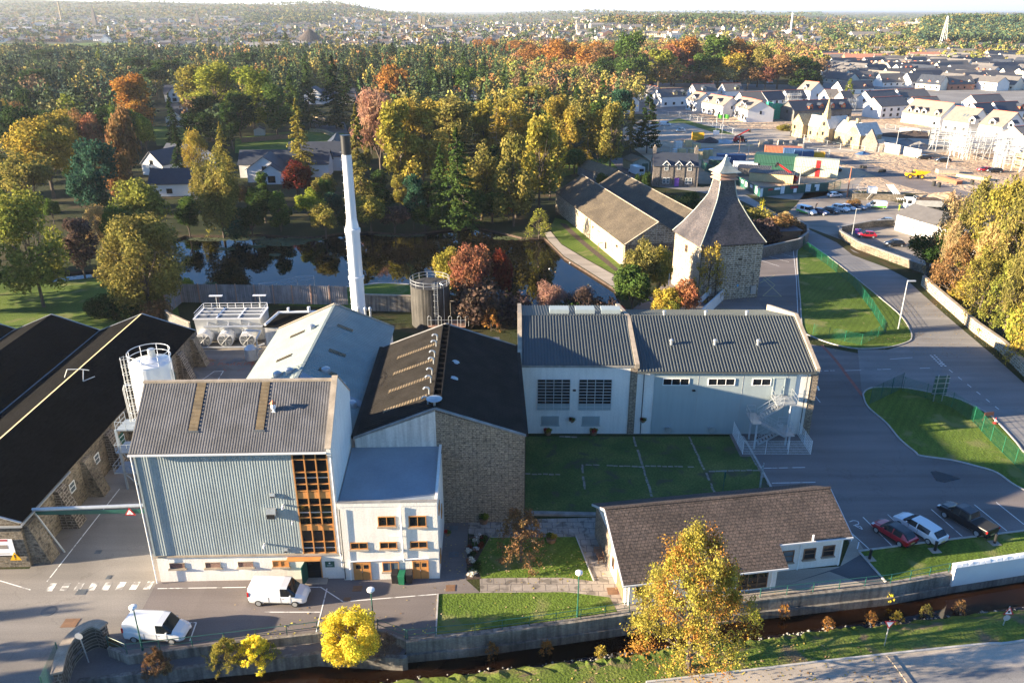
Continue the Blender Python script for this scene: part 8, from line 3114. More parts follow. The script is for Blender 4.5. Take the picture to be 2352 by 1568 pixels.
for u,vt,b_,w_,k,c in ((1450,70,210,90,'tall','green'),(1400,95,195,96,'round','brown'),(1360,92,190,90,'round','orange'),(1290,88,180,100,'round','orange'),(1230,100,175,100,'round','orange'),(1545,100,195,90,'round','brick'),(1575,82,190,100,'round','orange'),(1645,78,195,84,'tall','green'),(1610,120,200,80,'tall','green'),(1590,135,198,50,'round','brick'),(1700,84,195,90,'round','orange'),(1745,100,200,76,'round','olive'),(1690,120,200,90,'round','gold'),(1790,120,205,90,'round','brown'),(1840,128,206,80,'tall','dkgreen'),(1760,150,206,60,'round','brick'),(1650,150,204,80,'round','olive'),(1720,150,206,70,'round','brown'),(1866,140,200,60,'tall','dkgreen'),(1620,160,205,60,'round','brown'),(1550,150,200,70,'round','brown'),(1185,92,19,80,'round','orange'),(1120,88,19,80,'round','orange'),(1445,120,205,90,'round','dkgreen'),(1395,130,200,80,'round','dkgreen')):
 tree(u,vt,b_,w_,k,c)
for u,vt,h,w_,k,c in ((860,105,22,60,'conifer','fir'),(900,98,24,62,'conifer','fir'),(830,120,21,60,'conifer','dkgreen'),(935,120,20,56,'conifer','fir'),(985,115,22,56,'conifer','dkgreen'),(1020,100,23,60,'conifer','fir'),(1065,118,22,60,'conifer','green'),(1110,130,21,66,'conifer','green'),(1160,150,21,56,'conifer','green'),(1200,160,20,50,'conifer','fir'),(1060,150,22,66,'pine','green'),(1010,160,20,66,'pine','dkgreen'),(740,118,22,60,'conifer','fir'),(655,75,22,58,'conifer','green'),(700,120,22,60,'conifer','green'),(620,100,21,66,'conifer','fir'),(598,80,20,40,'larch','goldgreen'),(790,150,20,80,'conifer','dkgreen'),(560,120,19,70,'pine','dkgreen'),(350,150,18,70,'pine','dkgreen'),(385,135,19,80,'pine','dkgreen'),(320,132,19,80,'pine','dkgreen'),(250,140,18,70,'conifer','teal'),(150,150,18,70,'conifer','dkgreen'),(70,160,18,90,'pine','dkgreen'),(20,150,18,80,'conifer','dkgreen'),(110,190,17,80,'conifer','fir'),(150,215,16,80,'round','ygreen'),(60,200,17,80,'round','dkgreen'),(160,118,19,70,'conifer','dkgreen'),(95,115,18,80,'pine','dkgreen'),(225,110,19,50,'conifer','ygreen'),(275,118,18,60,'conifer','fir')):
 tree(u,vt,h,w_,k,c)
 # around the pond's near shore and the kiln
tree(1082,556,722,120,'round','brick','rust red tree behind the round tank',n=8000,size=.014)
tree(1150,566,718,70,'round','dkred','dark red half of the tree behind the round tank',n=5200)
tree(1030,566,705,78,'round','goldgreen','yellow green tree between tank and the rust red tree')
tree(1098,650,745,140,'bush','purple','wide low dark bush right of the round tank')
tree(1180,672,745,90,'bush','purple')
tree(1262,640,738,90,'bare','pink','bare crab apple tree with a few pale fruits behind the ribbed roof')
tree(1330,652,736,100,'bare','purple','dark bare branched tree at the near pond shore')
tree(1385,680,738,60,'bush','purple')
tree(1300,690,742,110,'bush','dkgreen')
tree(1475,545,700,112,'round','olive','sunlit olive tree in front of the dark barn gable',n=8000,size=.014)
tree(1455,610,722,120,'round','green','green tree at the foot of the olive one by the pond corner',n=6500)
tree(1516,560,700,66,'round','goldgreen')
tree(1632,552,695,76,'sparse','gold','thin golden tree against the stone kiln wall',n=2400)
tree(1528,656,742,84,'round','gold','golden shrub at the foot of the white flagpole',cat='shrub')
tree(1578,640,742,76,'round','brick','orange red maple beside the white ramp wall')
tree(1545,672,745,50,'round','lime')
tree(1418,704,748,58,'bush','red','small bright red shrub peeping over the ribbed roof')
tree(1128,708,760,46,'sparse','orange','small orange tree between the tank and the white hall',n=1400,size=.03)
tree(262,668,728,80,'bush','dkgreen','dark green shrub above the warehouse ridge')
tree(218,680,728,60,'bush','dkgreen')
tree(355,690,745,70,'bush','brown')
tree(298,690,740,60,'bush','dkgreen')
tree(430,640,668,40,'bush','ygreen')
tree(485,646,668,34,'bush','teal')
# hedges and bushes round kiln, cottage, car park
for u,vt,vb,w_,c in ((1560,452,492,70,'olive'),(1530,445,480,50,'brown'),(1600,462,505,80,'dkgreen'),(1640,470,508,60,'dkgreen'),(1745,478,520,70,'olive'),(1790,490,540,90,'brown'),(1760,505,560,80,'purple'),(1825,510,545,50,'brown'),(1725,500,540,60,'purple'),(1485,395,432,24,'dkgreen'),(1468,398,430,22,'dkgreen'),(1655,418,440,36,'ygreen'),(1385,398,425,36,'green'),(1365,372,400,50,'gold'),(1660,400,425,50,'dkgreen'),(1960,458,478,40,'brown'),(1800,285,300,40,'olive'),(1585,440,470,40,'green'),(1705,470,500,40,'olive')):
 tree(u,vt,vb,w_,'bush',c)
tree(1750,455,500,24,'sparse','yellow','bright yellow leafed sapling by the hoarding corner',n=900,size=.03)
tree(1805,482,520,44,'bare','tan')
# right hand edge
tree(2140,528,640,118,'round','dkgreen','dark green rounded tree in front of the white shed',n=8000,size=.014)
tree(2190,440,640,110,'sparse','tan',n=7000,size=.012)
tree(2245,405,660,130,'sparse','olive','golden half bare tree at the right behind the boundary wall',n=10000,size=.011)
tree(2300,395,700,150,'sparse','goldgreen','tall half bare golden green tree at the right edge',n=12000,size=.0105)
tree(2350,420,740,150,'sparse','olive',n=11000,size=.011)
tree(2215,540,690,120,'sparse','brown','rusty twiggy shrub tree behind the boundary wall',n=6500,size=.014)
tree(2270,560,735,130,'sparse','goldgreen',n=11000,size=.011)
tree(2330,600,775,130,'sparse','lime','yellow green tree overhanging the boundary wall at the right edge',n=9000,size=.013)
tree(2170,590,660,60,'bush','brown')
tree(2210,640,700,60,'bush','gold')
tree(2400,650,850,140,'sparse','gold',n=8000,size=.011)
tree(2290,480,720,110,'bare','tan',n=5000)
tree(2200,500,665,90,'bare','tan',n=4000)
tree(2345,560,790,110,'bare','olive',n=5000)
tree(2240,425,560,60,'cypress','lime')
tree(2350,690,800,80,'bush','lime')
# foreground
fg=tree(1600,1222,1532,292,'sparse','gold','golden half bare tree in front of the reception cottage, standing on the grass verge',n=32000,size=.0062,var=1)
o2=[c for c in fg.children if c.name.startswith('crown')][0]
o2.color=(.36,.32,.07,1)
rs_=np.random.RandomState(3)
tme,cme=proto('sparse',2,9000,.0064)
o=bpy.data.objects.new('crown',cme)
COL.objects.link(o)
o.parent=fg
o.color=(.36,.19,.05,1)
o['label']='rust coloured leaves'
put_tree(*G(806,1512,-.75),-.75,4.6,5.2,'ball','yellow','round bright yellow bush beside the lamp post above the lade',n=20000,size=.011,cat='shrub',name='shrub')
tree(1197,1166,1290,124,'sparse','brown','small orange brown tree on the garden lawn by the stone gable',n=5200,size=.013,var=0)
for u,vt,vb,w_,c,l in ((520,1470,1528,84,'goldgreen','pale variegated shrub in the gravel strip'),(588,1464,1522,84,'yellow','yellow variegated shrub in the gravel strip'),(625,1480,1515,50,'ygreen','small green shrub right of the yellow variegated one'),(362,1492,1548,66,'brown','brown dying shrub below the lower parked van'),(385,1518,1545,30,'tan','pale grass tuft beside the brown shrub'),(885,1455,1508,76,'purple','dark low shrub right of the round yellow bush')):
 x,y=G(u,vb,-.75)
 h=HT(y,vt)+.75
 put_tree(x,y,-.75,h,w_/F*(y*cT+H*sT),'sparse',c,l,n=9000,size=.017,cat='shrub',name='shrub')
for u,v,c in ((1263,1352+85,'gold'),(2040,1375,'yellow'),(2160,1345,'olive'),(1130,1500,'orange'),(1255,1495,'orange'),(1380,1507,'gold'),(1800,1408,'orange'),(1735,1425,'ygreen'),(1900,1440,'orange'),(2000,1425,'orange'),(2060,1425,'gold'),(2128,1410,'olive'),(2205,1400,'brown')):
 x,y=G(u,v,-1.5)
 put_tree(x,y,-1.8 if v<1439 else-1.7,1.3,1.2,'sparse',c,None,base=CNAME[c]+' lade side weeds',n=900,size=.035,cat='weed',name='weed_clump')
for k_,(x,y,h,w_) in enumerate(((-64,45,10,3.2),(-72,41,12,3),(-60,36.5,11,4.2),(-78,47.5,10,2),(-70,33,12,5))):
 put_tree(*W2(x,y),0,h,w_,'tall','gold',None,base='thin golden tree beyond the frame')
 # planters and flower bed
def pot_plant(label,u,v,r,cols,h=.5,name='planter',z=0,hang=0):
 x,y=G(u,v,z)
 T=thing(name,label,'planter',x,y,z)
 if hang:
  MB().lathe([(.08,-.25),(.28,.05),(.3,.1)],14).build('basket','wood_brown',T)
 else:
  MB().lathe([(r*.8,0),(r,.45),(r*.9,.47),(.02,.42)],18).build('tub','wood_brown',T)
 for k,c in enumerate(cols):
  o=bpy.data.objects.new('flowers',proto('bush',k%3,500,.05)[1])
  COL.objects.link(o)
  o.parent=T
  o.location=(r*.5*math.cos(k*2.4),r*.5*math.sin(k*2.4),.35 if not hang else-.15)
  o.scale=(r*1.5,r*1.5,h)
  o.color=(*CL[c],1)
 return T
pot_plant('flower tub with red flowers below the left louvre of the white hall',1258,997,.45,('ygreen','red','gold'))
pot_plant('flower tub with yellow flowers below the right louvre of the white hall',1363,997,.45,('ygreen','gold','red'))
pot_plant('hanging basket of purple flowers between the two gridded windows',1315,972,.35,('green','dkred'),.6,'hanging_basket',0,1)
pot_plant('hanging basket of purple flowers right of the stone pilaster',1469,972,.35,('green','dkred'),.6,'hanging_basket',0,1)
for nme,wx in (('hanging_basket',5.95),('hanging_basket.001',14.2)):
 o=bpy.data.objects[nme]
 o.location=(*[a+c for a,c in zip((ex,ey),W2(wx,-.35,EA))],1.9)
pot_plant('tub of spiky green leaves against the stone gable',1111,1200,.45,('ygreen','green'),.8)
pot_plant('half barrel with yellow flowers at the corner of the garden lawn',1266,1243,.5,('gold','green'),.6)
pot_plant('red flower basket on the corner of the office block',1028,1225,.3,('green','red'),.6,'hanging_basket',1.8,1)
random.seed(12)
bedp=gp([(1072,1329),(1103,1326),(1094,1289),(1120,1236),(1079,1233)])
k=0
while k<26:
 u,v=random.uniform(1074,1122),random.uniform(1235,1328)
 x,y=G(u,v)
 if not inpoly(x,y,bedp):
  continue
 k+=1
 c=random.choice(['dkgreen','red','white','dkred','green','brick','dkgreen'])
 put_tree(x,y,0,random.uniform(.3,.6),random.uniform(.5,.9),'bush',c,None,base=CNAME[c]+' bedding plant',n=500,size=.05,group='bedding plants')
x,y=G(1096,1255)
T=thing('garden_ladder','small weathered wooden ladder frame standing in the flower bed','ladder',x,y,0,20)
b=MB().tube((-.3,0,0),(-.05,.1,1.5),.04).tube((.3,0,0),(.05,.1,1.5),.04)
for i in range(4):
 b.tube((-.25+i*.05,.02*i,.3+i*.33),(.25-i*.05,.02*i,.3+i*.33),.03)
b.build('frame','wood_grey',T)
# lily pads
b=MB()
rs_=np.random.RandomState(11)
for (u,v,ru,rv,n) in ((560,545,50,8,500),(645,556,60,9,650),(480,548,50,6,250),(700,549,45,6,300),(920,540,60,4,260),(1180,547,50,4,160),(632,585,12,3,60),(520,572,20,3,80),(590,566,22,3,70)):
 for i in range(n):
  a,r=rs_.uniform(0,6.28),math.sqrt(rs_.uniform(0,1))
  x,y=G(u+ru*r*math.cos(a),v+rv*r*math.sin(a),-.44)
  q=rs_.uniform(.15,.38)
  b.face([(x+q*math.cos(t),y+q*math.sin(t),-.44+.006*(i%3)) for t in (0,1.05,2.1,3.14,4.2,5.2)])
plain('lily_leaf',(.10,.12,.045),.6,.3,.5)
o=b.build('water_lilies','lily_leaf')
struct(o,'stuff','dull green lily pads floating along the far pond shore')
o['category']='water plants'
for k,(u,v) in enumerate(((2002-740,618),(1276,625),(1309,604),(1507-155,655),(1356,658),(1237,613))):
 x,y=G(u,v,-.44)
 t=thing('duck',None,'duck',x,y,-.44,k*50,'ducks on the pond')
 MB().lathe([(.02,-.05),(.14,0),(.16,.08),(.06,.16),(.01,.17)],8).build('body','wood_brown' if k%2 else 'white_paint',t)
 MB().ball((.15,0,.24),.07).tube((.08,0,.1),(.15,0,.22),.04).build('head','green_paint',t)
 al(t,'small duck on the pond')
 # fallen leaves
rs_=np.random.RandomState(2)
C,K=[],[]
for (u,v,r,n,cs) in ((1640,1545,9,900,('gold','tan','brown')),(1200,1292,4.5,160,('tan','gold')),(2250,790,9,500,('tan','brown')),(2180,712,6,300,('tan','brown')),(800,1470,5,160,('yellow','gold')),(1450,1350,8,120,('tan','gold')),(1990,800,9,160,('tan','brown')),(1120,1210,6,120,('tan',)),(900,1350,10,120,('tan','brown')),(1690,700,7,200,('orange','tan'))):
 x,y=G(u,v)
 for i in range(n):
  a,q=rs_.uniform(0,6.28),r*math.sqrt(rs_.uniform(0,1))
  p=(x+q*math.cos(a)*1.6,y+q*math.sin(a)*.6)
  if inpoly(p[0],p[1],RIVER):
   continue
  C.append((p[0],p[1],.045))
  K.append(CL[cs[i%len(cs)]])
V=quads(rs_,np.array(C),np.tile([0,0,1.0],(len(C),1)),.075,.7,.15)
me=mesh_np('fallen_leaves',V,4,'far_leaves')
at_=me.color_attributes.new('tint','FLOAT_COLOR','POINT')
at_.data.foreach_set('color',np.repeat(np.concatenate([np.array(K),np.ones((len(K),1))],1),4,0).astype(np.float32).ravel())
o=bpy.data.objects.new('fallen_leaves',me)
COL.objects.link(o)
struct(o,'stuff','scattered fallen leaves on lawns, verges and paving')
o['category']='leaves'
# ================================================================== WOODLAND AND TOWN BEYOND
random.seed(77)
WOOD=[(-200,600),(-200,130),(0,122),(300,112),(600,112),(900,116),(1180,112),(1400,105),(1870,128),(1895,190),(1760,208),(1560,205),(1500,215),(1420,290),(1450,345),(1290,385),(1240,470),(1200,515),(850,520),(760,525),(600,525),(480,535),(430,540),(300,575),(120,600)]
wood=gp(WOOD)
CLEAR=[gp(q) for q in ([(300,350),(540,345),(560,490),(400,510),(300,460)],[(340,225),(440,225),(450,345),(340,345)],[(540,295),(830,280),(830,400),(760,455),(545,455)],[(690,205),(850,205),(850,300),(690,300)],[(1370,155),(1520,155),(1520,225),(1370,225)],[(1590,165),(1790,165),(1790,205),(1590,205)],[(980,205),(1100,205),(1100,240),(980,240)],[(1270,360),(1500,350),(1500,430),(1240,480)],[(1400,330),(1620,330),(1620,440),(1400,440)],[(1230,380),(1480,380),(1560,560),(1240,560)])]
pts=[]
def ok(x,y,r):
 for (a,c,q) in TREE_AT:
  if abs(a-x)<q+r and abs(c-y)<q+r and math.hypot(a-x,c-y)<(q+r)*.8:
   return False
 return True
cand=0
near_pts=[]
while cand<9000:
 cand+=1
 u=random.uniform(-150,1890)
 y=180+480*random.random()**.8
 x=(u-1176)/F*(y*cT+36*sT)
 if not inpoly(x,y,wood):
  continue
 if any(inpoly(x,y,c) for c in CLEAR):
  continue
 if ok(x,y,5.0):
  near_pts.append((x,y))
  TREE_AT.append((x,y,4.4))
def woodkind(u,y):
 r=random.random()
 if u>1170 and y>380:
  return ('round',random.choice(['orange','orange','brick','brown','brown','gold','olive','olive','goldgreen'])) if r<.82 else ('tall',random.choice(['green','dkgreen','ygreen']))
 if u<460:
  return ('conifer',random.choice(['dkgreen','fir','teal'])) if r<.3 else ('pine','dkgreen') if r<.5 else ('round',random.choice(['brown','dkgreen','green','olive','green','gold','fir']))
 if u<1170 and y>330:
  return ('conifer',random.choice(['dkgreen','fir','green'])) if r<.66 else ('round',random.choice(['orange','gold','olive','dkgreen'])) if r<.92 else ('larch','gold')
 return ('tall',random.choice(['green','dkgreen','olive','goldgreen'])) if r<.55 else ('conifer',random.choice(['dkgreen','fir'])) if r<.75 else ('round',random.choice(['gold','brown','olive']))
near_pts.sort(key=lambda p:p[1])
n_have=sum(1 for o in bpy.data.objects if o.get('category')=='tree')
LIM=292-n_have
far_trees=[]
for i,(x,y) in enumerate(near_pts):
 u=PX(x,y,10)[0]
 k,c=woodkind(u,y)
 h=(random.uniform(12,19)*(1.15 if k=='conifer' else 1)) if y>255 else random.uniform(6,9)
 if y<255 and k=='conifer':
  k='round'
 wd=h*random.uniform(.34,.42) if k=='conifer' else h*random.uniform(.45,.62) if k=='tall' else h*random.uniform(.7,.95)
 if i<LIM:
  put_tree(x,y,0,h,wd,k,c,None,n=2600 if y>330 else None,size=(.026 if y>330 else None))
 else:
  far_trees.append((x,y,0,h,wd,k,c))
  # further woodland, one object of many small leafy crowns
def far_mesh(name,items,nper,label,kind='stuff',cat='woodland'):
 rs=np.random.RandomState(5)
 Vs,Cs=[],[]
 cache={}
 for (x,y,z,h,wd,k,c) in items:
  kk={'larch':'conifer'}.get(k,k)
  key=(kk,rs.randint(4),nper(y))
  if key not in cache:
   q=np.random.RandomState(key[1]+50)
   C,D=crown_pts(q,kk,key[2])
   cache[key]=(C,quads(q,C*0,D,.050*(130/key[2])**.45,.8,.6))
  Cc,Q=cache[key]
  a=rs.uniform(0,6.28)
  ca,sa=math.cos(a),math.sin(a)
  Cr=np.repeat(Cc,4,0)
  X=Cr[:,0]*wd+Q[:,0]*13
  Y=Cr[:,1]*wd+Q[:,1]*13
  V=np.stack([X*ca-Y*sa+x,X*sa+Y*ca+y,Cr[:,2]*h+Q[:,2]*13+z],1)
  Vs.append(V)
  col=np.array(CL[c])*rs.uniform(.75,1.1)
  nq=len(V) // 4
  cc=col[None,:]*rs.uniform(.75,1.2,(nq,1))
  Cs.append(np.repeat(np.concatenate([cc,np.ones((nq,1))],1),4,0))
 V=np.concatenate(Vs)
 me=mesh_np(name,V,4,'far_leaves')
 at_=me.color_attributes.new('tint','FLOAT_COLOR','POINT')
 at_.data.foreach_set('color',np.concatenate(Cs).astype(np.float32).ravel())
 o=bpy.data.objects.new(name,me)
 COL.objects.link(o)
 struct(o,kind,label)
 o['category']=cat
 return o
 # continue the wood behind, up to the town
GR={}
for (x,y,*_r) in far_trees:
 GR[(int(x/10),int(y/10))]=1
for i in range(16000):
 u=random.uniform(-150,1880)
 y=random.uniform(420,1020 if u>1150 else 900)
 x=(u-1176)/F*(y*cT+36*sT)
 if not inpoly(x,y,wood) or (u<620 and y>560 and random.random()<.85):
  continue
 if (int(x/10),int(y/10)) in GR or (y<660 and not ok(x,y,2.2)):
  continue
 if any(inpoly(x,y,c) for c in CLEAR):
  continue
 GR[(int(x/10),int(y/10))]=1
 k,c=woodkind(u,y)
 if k=='conifer' and random.random()<.3:
  k='round'
 h=random.uniform(11,17)
 far_trees.append((x,y,0,h,h*(.5 if k=='conifer' else 1.0),k,c))
far_mesh('distant_woodland',far_trees,lambda y:260 if y<600 else 130,'autumn wood stretching back from the villas to the edge of the town')
# town houses
random.seed(31)
tm=[]
def zone(a,y):
 """how built up the land is"""
 if a<-.02:
  return .95 if 860<y<2700 else (.35 if y<3300 else .0)
 if a<.12:
  return .85 if 950<y<3000 else .1
 if a<.36:
  return .75 if 950<y<1700 else .12
 if a<.62:
  return .55 if 700<y<1000 else .05
 return .4
while len(tm)<2000:
 y=760+2700*random.random()**1.5
 a=random.uniform(-.68,.62)
 if random.random()>zone(a,y):
  continue
 x=a*y
 if inpoly(x,y,wood):
  continue
 if a>.38 and y<900 and any(math.hypot(x-p[0],y-p[1])<p[2]+12 for p in FARP):
  continue
 u,v=PX(x,y,5)
 if (u<1170 and y<900 and u>640) or (1690<u<1900 and 26<v<64) or (u<330 and 92<v<130):
  continue
 an=random.gauss(12,9)+random.choice([0,0,90])
 big=random.random()<.10
 tm.append((x,y,an,random.uniform(8,22) if not big else random.uniform(28,55),random.uniform(7,9) if not big else random.uniform(12,20),random.uniform(3,6),random.choice(['w','w','c','c','s','s','s','b']),random.choice(['g','g','n','t','p']),big))
WCOL={'w':(.74,.72,.68),'c':(.58,.50,.38),'s':(.36,.31,.25),'b':(.38,.20,.14)}
RCOLR={'g':(.15,.14,.135),'n':(.07,.075,.09),'t':(.19,.13,.10),'p':(.27,.25,.23)}
def house_geo(x,y,an,ln_,dp,ev,rd,z):
 a=rad(an)
 ca,sa=math.cos(a),math.sin(a)
 def P(q,r,s):
  return (x+q*ca-r*sa,y+q*sa+r*ca,z+s)
 L_,D=ln_/2,dp/2
 f=[]
 for (q0,r0,q1,r1) in ((-L_,-D,L_,-D),(L_,D,-L_,D)):
  f.append(([P(q0,r0,-1),P(q1,r1,-1),P(q1,r1,ev),P(q0,r0,ev)],0))
 for s in (-1,1):
  f.append(([P(s*L_,-D,-1),P(s*L_,D,-1),P(s*L_,D,ev),P(s*L_,-D,ev)],0))
  f.append(([P(s*L_,-D,ev),P(s*L_,D,ev),P(s*L_,0,rd),P(s*L_,0,rd)],0))
  f.append(([P(-L_,s*(D+.3),ev-.2),P(L_,s*(D+.3),ev-.2),P(L_,0,rd),P(-L_,0,rd)],1))
  # a few windows, and chimneys
 n=max(2,int(ln_/3.5))
 for i in range(n):
  c=-L_+ln_*(i+.5)/n
  f.append(([P(c-.6,-D-.05,1.0),P(c+.6,-D-.05,1.0),P(c+.6,-D-.05,2.3),P(c-.6,-D-.05,2.3)],2))
  if ev>4.5:
   f.append(([P(c-.6,-D-.05,3.3),P(c+.6,-D-.05,3.3),P(c+.6,-D-.05,4.4),P(c-.6,-D-.05,4.4)],2))
 for s in (-1,1):
  c=s*(L_-.6)
  f.append(([P(c-.5,-.3,rd-.6),P(c+.5,-.3,rd-.6),P(c+.5,-.3,rd+1.2),P(c-.5,-.3,rd+1.2)],3))
  f.append(([P(c-.5,-.3,rd-.6),P(c-.5,.4,rd-.6),P(c-.5,.4,rd+1.2),P(c-.5,-.3,rd+1.2)],3))
 return f
def town_mesh(name,hs):
 V,C=[],[]
 for (x,y,an,ln_,dp,ev,wc_,rc,big) in hs:
  k=random.uniform(.85,1.1)
  cc=[tuple(c*k for c in WCOL[wc_]),tuple(c*k for c in RCOLR[rc]),(.02,.02,.025),(.33,.28,.22)]
  rd=ev+dp*random.uniform(.28,.42)*(.5 if big else 1)
  for pts,m in house_geo(x,y,an,ln_,dp,ev,rd,terr(x,y)):
   V+=pts
   C+=[(*cc[m],1)]*4
 me=mesh_np(name,np.array(V),4,'tinted')
 at_=me.color_attributes.new('tint','FLOAT_COLOR','POINT')
 at_.data.foreach_set('color',np.array(C,dtype=np.float32).ravel())
 o=bpy.data.objects.new(name,me)
 COL.objects.link(o)
 return o
tm.sort(key=lambda q:q[1])
n_h=sum(1 for o in bpy.data.objects if o.get('category')=='house' and o.parent is None)
NI=max(0,292-n_h)
WN={'w':'white','c':'cream','s':'grey stone','b':'brick'}
RN_={'g':'grey','n':'navy','t':'brown','p':'pale'}
for q in tm[:NI]:
 x,y,an,ln_,dp,ev,wc_,rc,big=q
 o=town_mesh('house',[(0,0,an,ln_,dp,ev,wc_,rc,big)])
 o.location=(x,y,terr(x,y))
 al(o,f"{'long' if big else 'small'} {WN[wc_]} {RN_[rc]}-roofed town house",'house','small town houses beyond the wood')
o=town_mesh('distant_town',tm[NI:])
struct(o,'stuff','hundreds of small pale houses and sheds of the town below the horizon')
o['category']='town'
# trees of the town and the hills behind
random.seed(41)
ft=[]
for i in range(8200):
 y=720+4200*random.random()**1.7
 a=random.uniform(-.68,.64)
 x=a*y
 if inpoly(x,y,wood):
  continue
 u,v=PX(x,y,0)
 if a>.36 and y<850:
  continue
 if (1690<u<1900 and 30<v<62) or (u<300 and 100<v<128 and random.random()<.8):
  continue
 z=terr(x,y)
 h=random.uniform(8,16)
 c=random.choice(['olive','brown','dkgreen','goldgreen','green','olive','dkgreen','green','fir','brown'])
 if a>.40 and y<760:
  c=random.choice(['goldgreen','olive','lime'])
 ft.append((x,y,z,h,h*random.uniform(.8,1.3),random.choice(['round','round','tall','conifer']),c))
def band(n,u0,u1,y0,y1,h0,h1,cols,kinds=('round',)):
 for i in range(n):
  y=random.uniform(y0,y1)
  u=random.uniform(u0,u1)
  x=(u-1176)/F*(y*cT+20*sT)
  h=random.uniform(h0,h1)
  ft.append((x,y,terr(x,y),h,h*random.uniform(.8,1.2),random.choice(kinds),random.choice(cols)))
band(1500,-60,900,2700,3900,12,20,['dkgreen','olive','brown','green','olive'])
band(500,560,760,2200,2900,12,20,['dkgreen','olive','dkgreen'])
band(1300,1380,1830,1500,1900,13,19,['dkgreen','fir','olive','brown'],('tall','conifer'))
band(700,1560,1700,1650,1900,15,20,['dkgreen','fir'],('tall',))
band(1500,2120,2420,1050,1450,15,20,['dkgreen','fir','teal','dkgreen','olive'],('pine','tall'))
band(500,1850,2420,760,1000,5,10,['goldgreen','olive','lime','gold'])
band(700,1850,2200,950,1700,4,10,['olive','goldgreen','tan','dkgreen'])
band(200,1860,2360,850,960,6,11,['goldgreen','olive','green','dkgreen'])
band(900,900,2400,3600,6500,12,22,['dkgreen','olive','green'])
band(160,0,1150,860,1000,8,12,['goldgreen','dkgreen','olive','gold'])
band(90,0,320,820,860,11,15,['dkgreen','olive','goldgreen'])
far_mesh('distant_trees',ft,lambda y:46 if y<1500 else 20,'countless small trees among the town houses and on the low hills behind')
# fields
def field(name,px,mat,z=.25):
 P_=[G(u,v) for u,v in px]
 b=MB()
 P2=[(x,y,terr(x,y)+z) for x,y in P_]
 b.face(P2)
 return struct(b.build(name,mat))
field('field',[(1700,63),(1815,62),(1820,52),(1712,53)],'field_green',1.5)
field('field',[(1758,42),(1900,43),(1885,33),(1768,33)],'field_green',3.5)
field('field',[(-40,108),(300,107),(310,100),(-40,100)],'field_green',.4)
field('field',[(1925,49),(2080,50),(2060,43),(1930,43)],'field_green',2.5)
b=MB()
b.face([(900,14000,2.5),(24000,14000,2.5),(60000,85000,2.5),(2500,85000,2.5)])
plain('sea_blue',(.10,.17,.26),.4,.05,.001)
struct(b.build('sea','sea_blue'))
# landmarks of the town
def lm(label,cat,name,u,vb,vt,fn,y=None):
 x,y=G(u,vb) if y is None else ((u-1176)/F*(y*cT+20*sT),y)
 z=terr(x,y)
 T=thing(name,label,cat,x,y,z)
 fn(T,HT(y,vt)-z,y)
 return T
def col_(T,h,y):
 MB().lathe([(4,0),(2.4,4),(1.9,h*.9),(2.6,h*.92),(2.6,h*.96),(1.5,h)],14).build('shaft','stone_sand',T)
lm('tall stone monument column on the left hill above the town','monument','monument_column',140,30,5,col_,2300)
def spire_(T,h,y):
 b=MB().box(-4,4,-4,4,-1,h*.5)
 rings(b,0,0,[(4,4,h*.5),(.2,.2,h)])
 b.build('tower','stone_cottage',T)
 MB().box(4,26,-6,6,-1,9).build('nave','stone_cottage',T)
lm('grey church spire left of the town centre','church','church',216,40,10,spire_,2000)
lm('pale church tower with a short spire in the town, upper left','church','church',454,46,24,spire_,1900)
def tower_(T,h,y):
 MB().box(-7,0,-6,6,-1,h).box(2,9,-6,6,-1,h*.96).box(-4,6,4,6,-1,h*.7).build('tower','stone_sand',T)
 MB().box(25,34,-4,4,-1,h*.45).box(60,74,-4,0,-1,h*.5).box(34,60,-3,-2,-1,h*.22).build('ruined_wall','stone_sand',T)
lm('sandstone cathedral ruin with twin square towers in the middle of the town','ruin','cathedral_ruin',968,57,37,tower_,2050)
def cone_(T,h,y):
 MB().lathe([(20,0),(20,4),(22,4.2),(3,h*.96),(.5,h)],24).build('roof','tiles_brown',T)
lm('brown cone roofed round building at the town edge','building','round_building',709,88,67,cone_,1180)
def mast_(T,h,y):
 MB().lathe([(1.6,0),(1.1,h)],10).build('shaft','white_paint',T)
lm('slim white industrial stack in the town at the left','chimney','factory_stack',246,78,60,mast_,1500)
def pylon_(T,h,y):
 b=MB()
 for s in (-1,1):
  for t in (-1,1):
   b.tube((s*3.5,t*3.5,0),(s*.5,t*.5,h),.28,.16,4)
 for k in range(6):
  z0,z1=h*k/6,h*(k+1)/6
  r0,r1=3.5-3*k/6,3.5-3*(k+1)/6
  b.tube((-r0,-r0,z0),(r1,-r1,z1),.14,n=3).tube((r0,-r0,z0),(-r1,-r1,z1),.14,n=3)
 for z in (h*.72,h*.85):
  b.tube((-5,0,z),(5,0,z),.2,n=4)
 b.build('lattice','galvanised',T)
lm('tall lattice electricity pylon before the pine hill at the right','pylon','pylon',2172,70,37,pylon_,1000)
lm('thin pale mast above the industrial sheds','mast','mast',1818,55,30,mast_,1250)
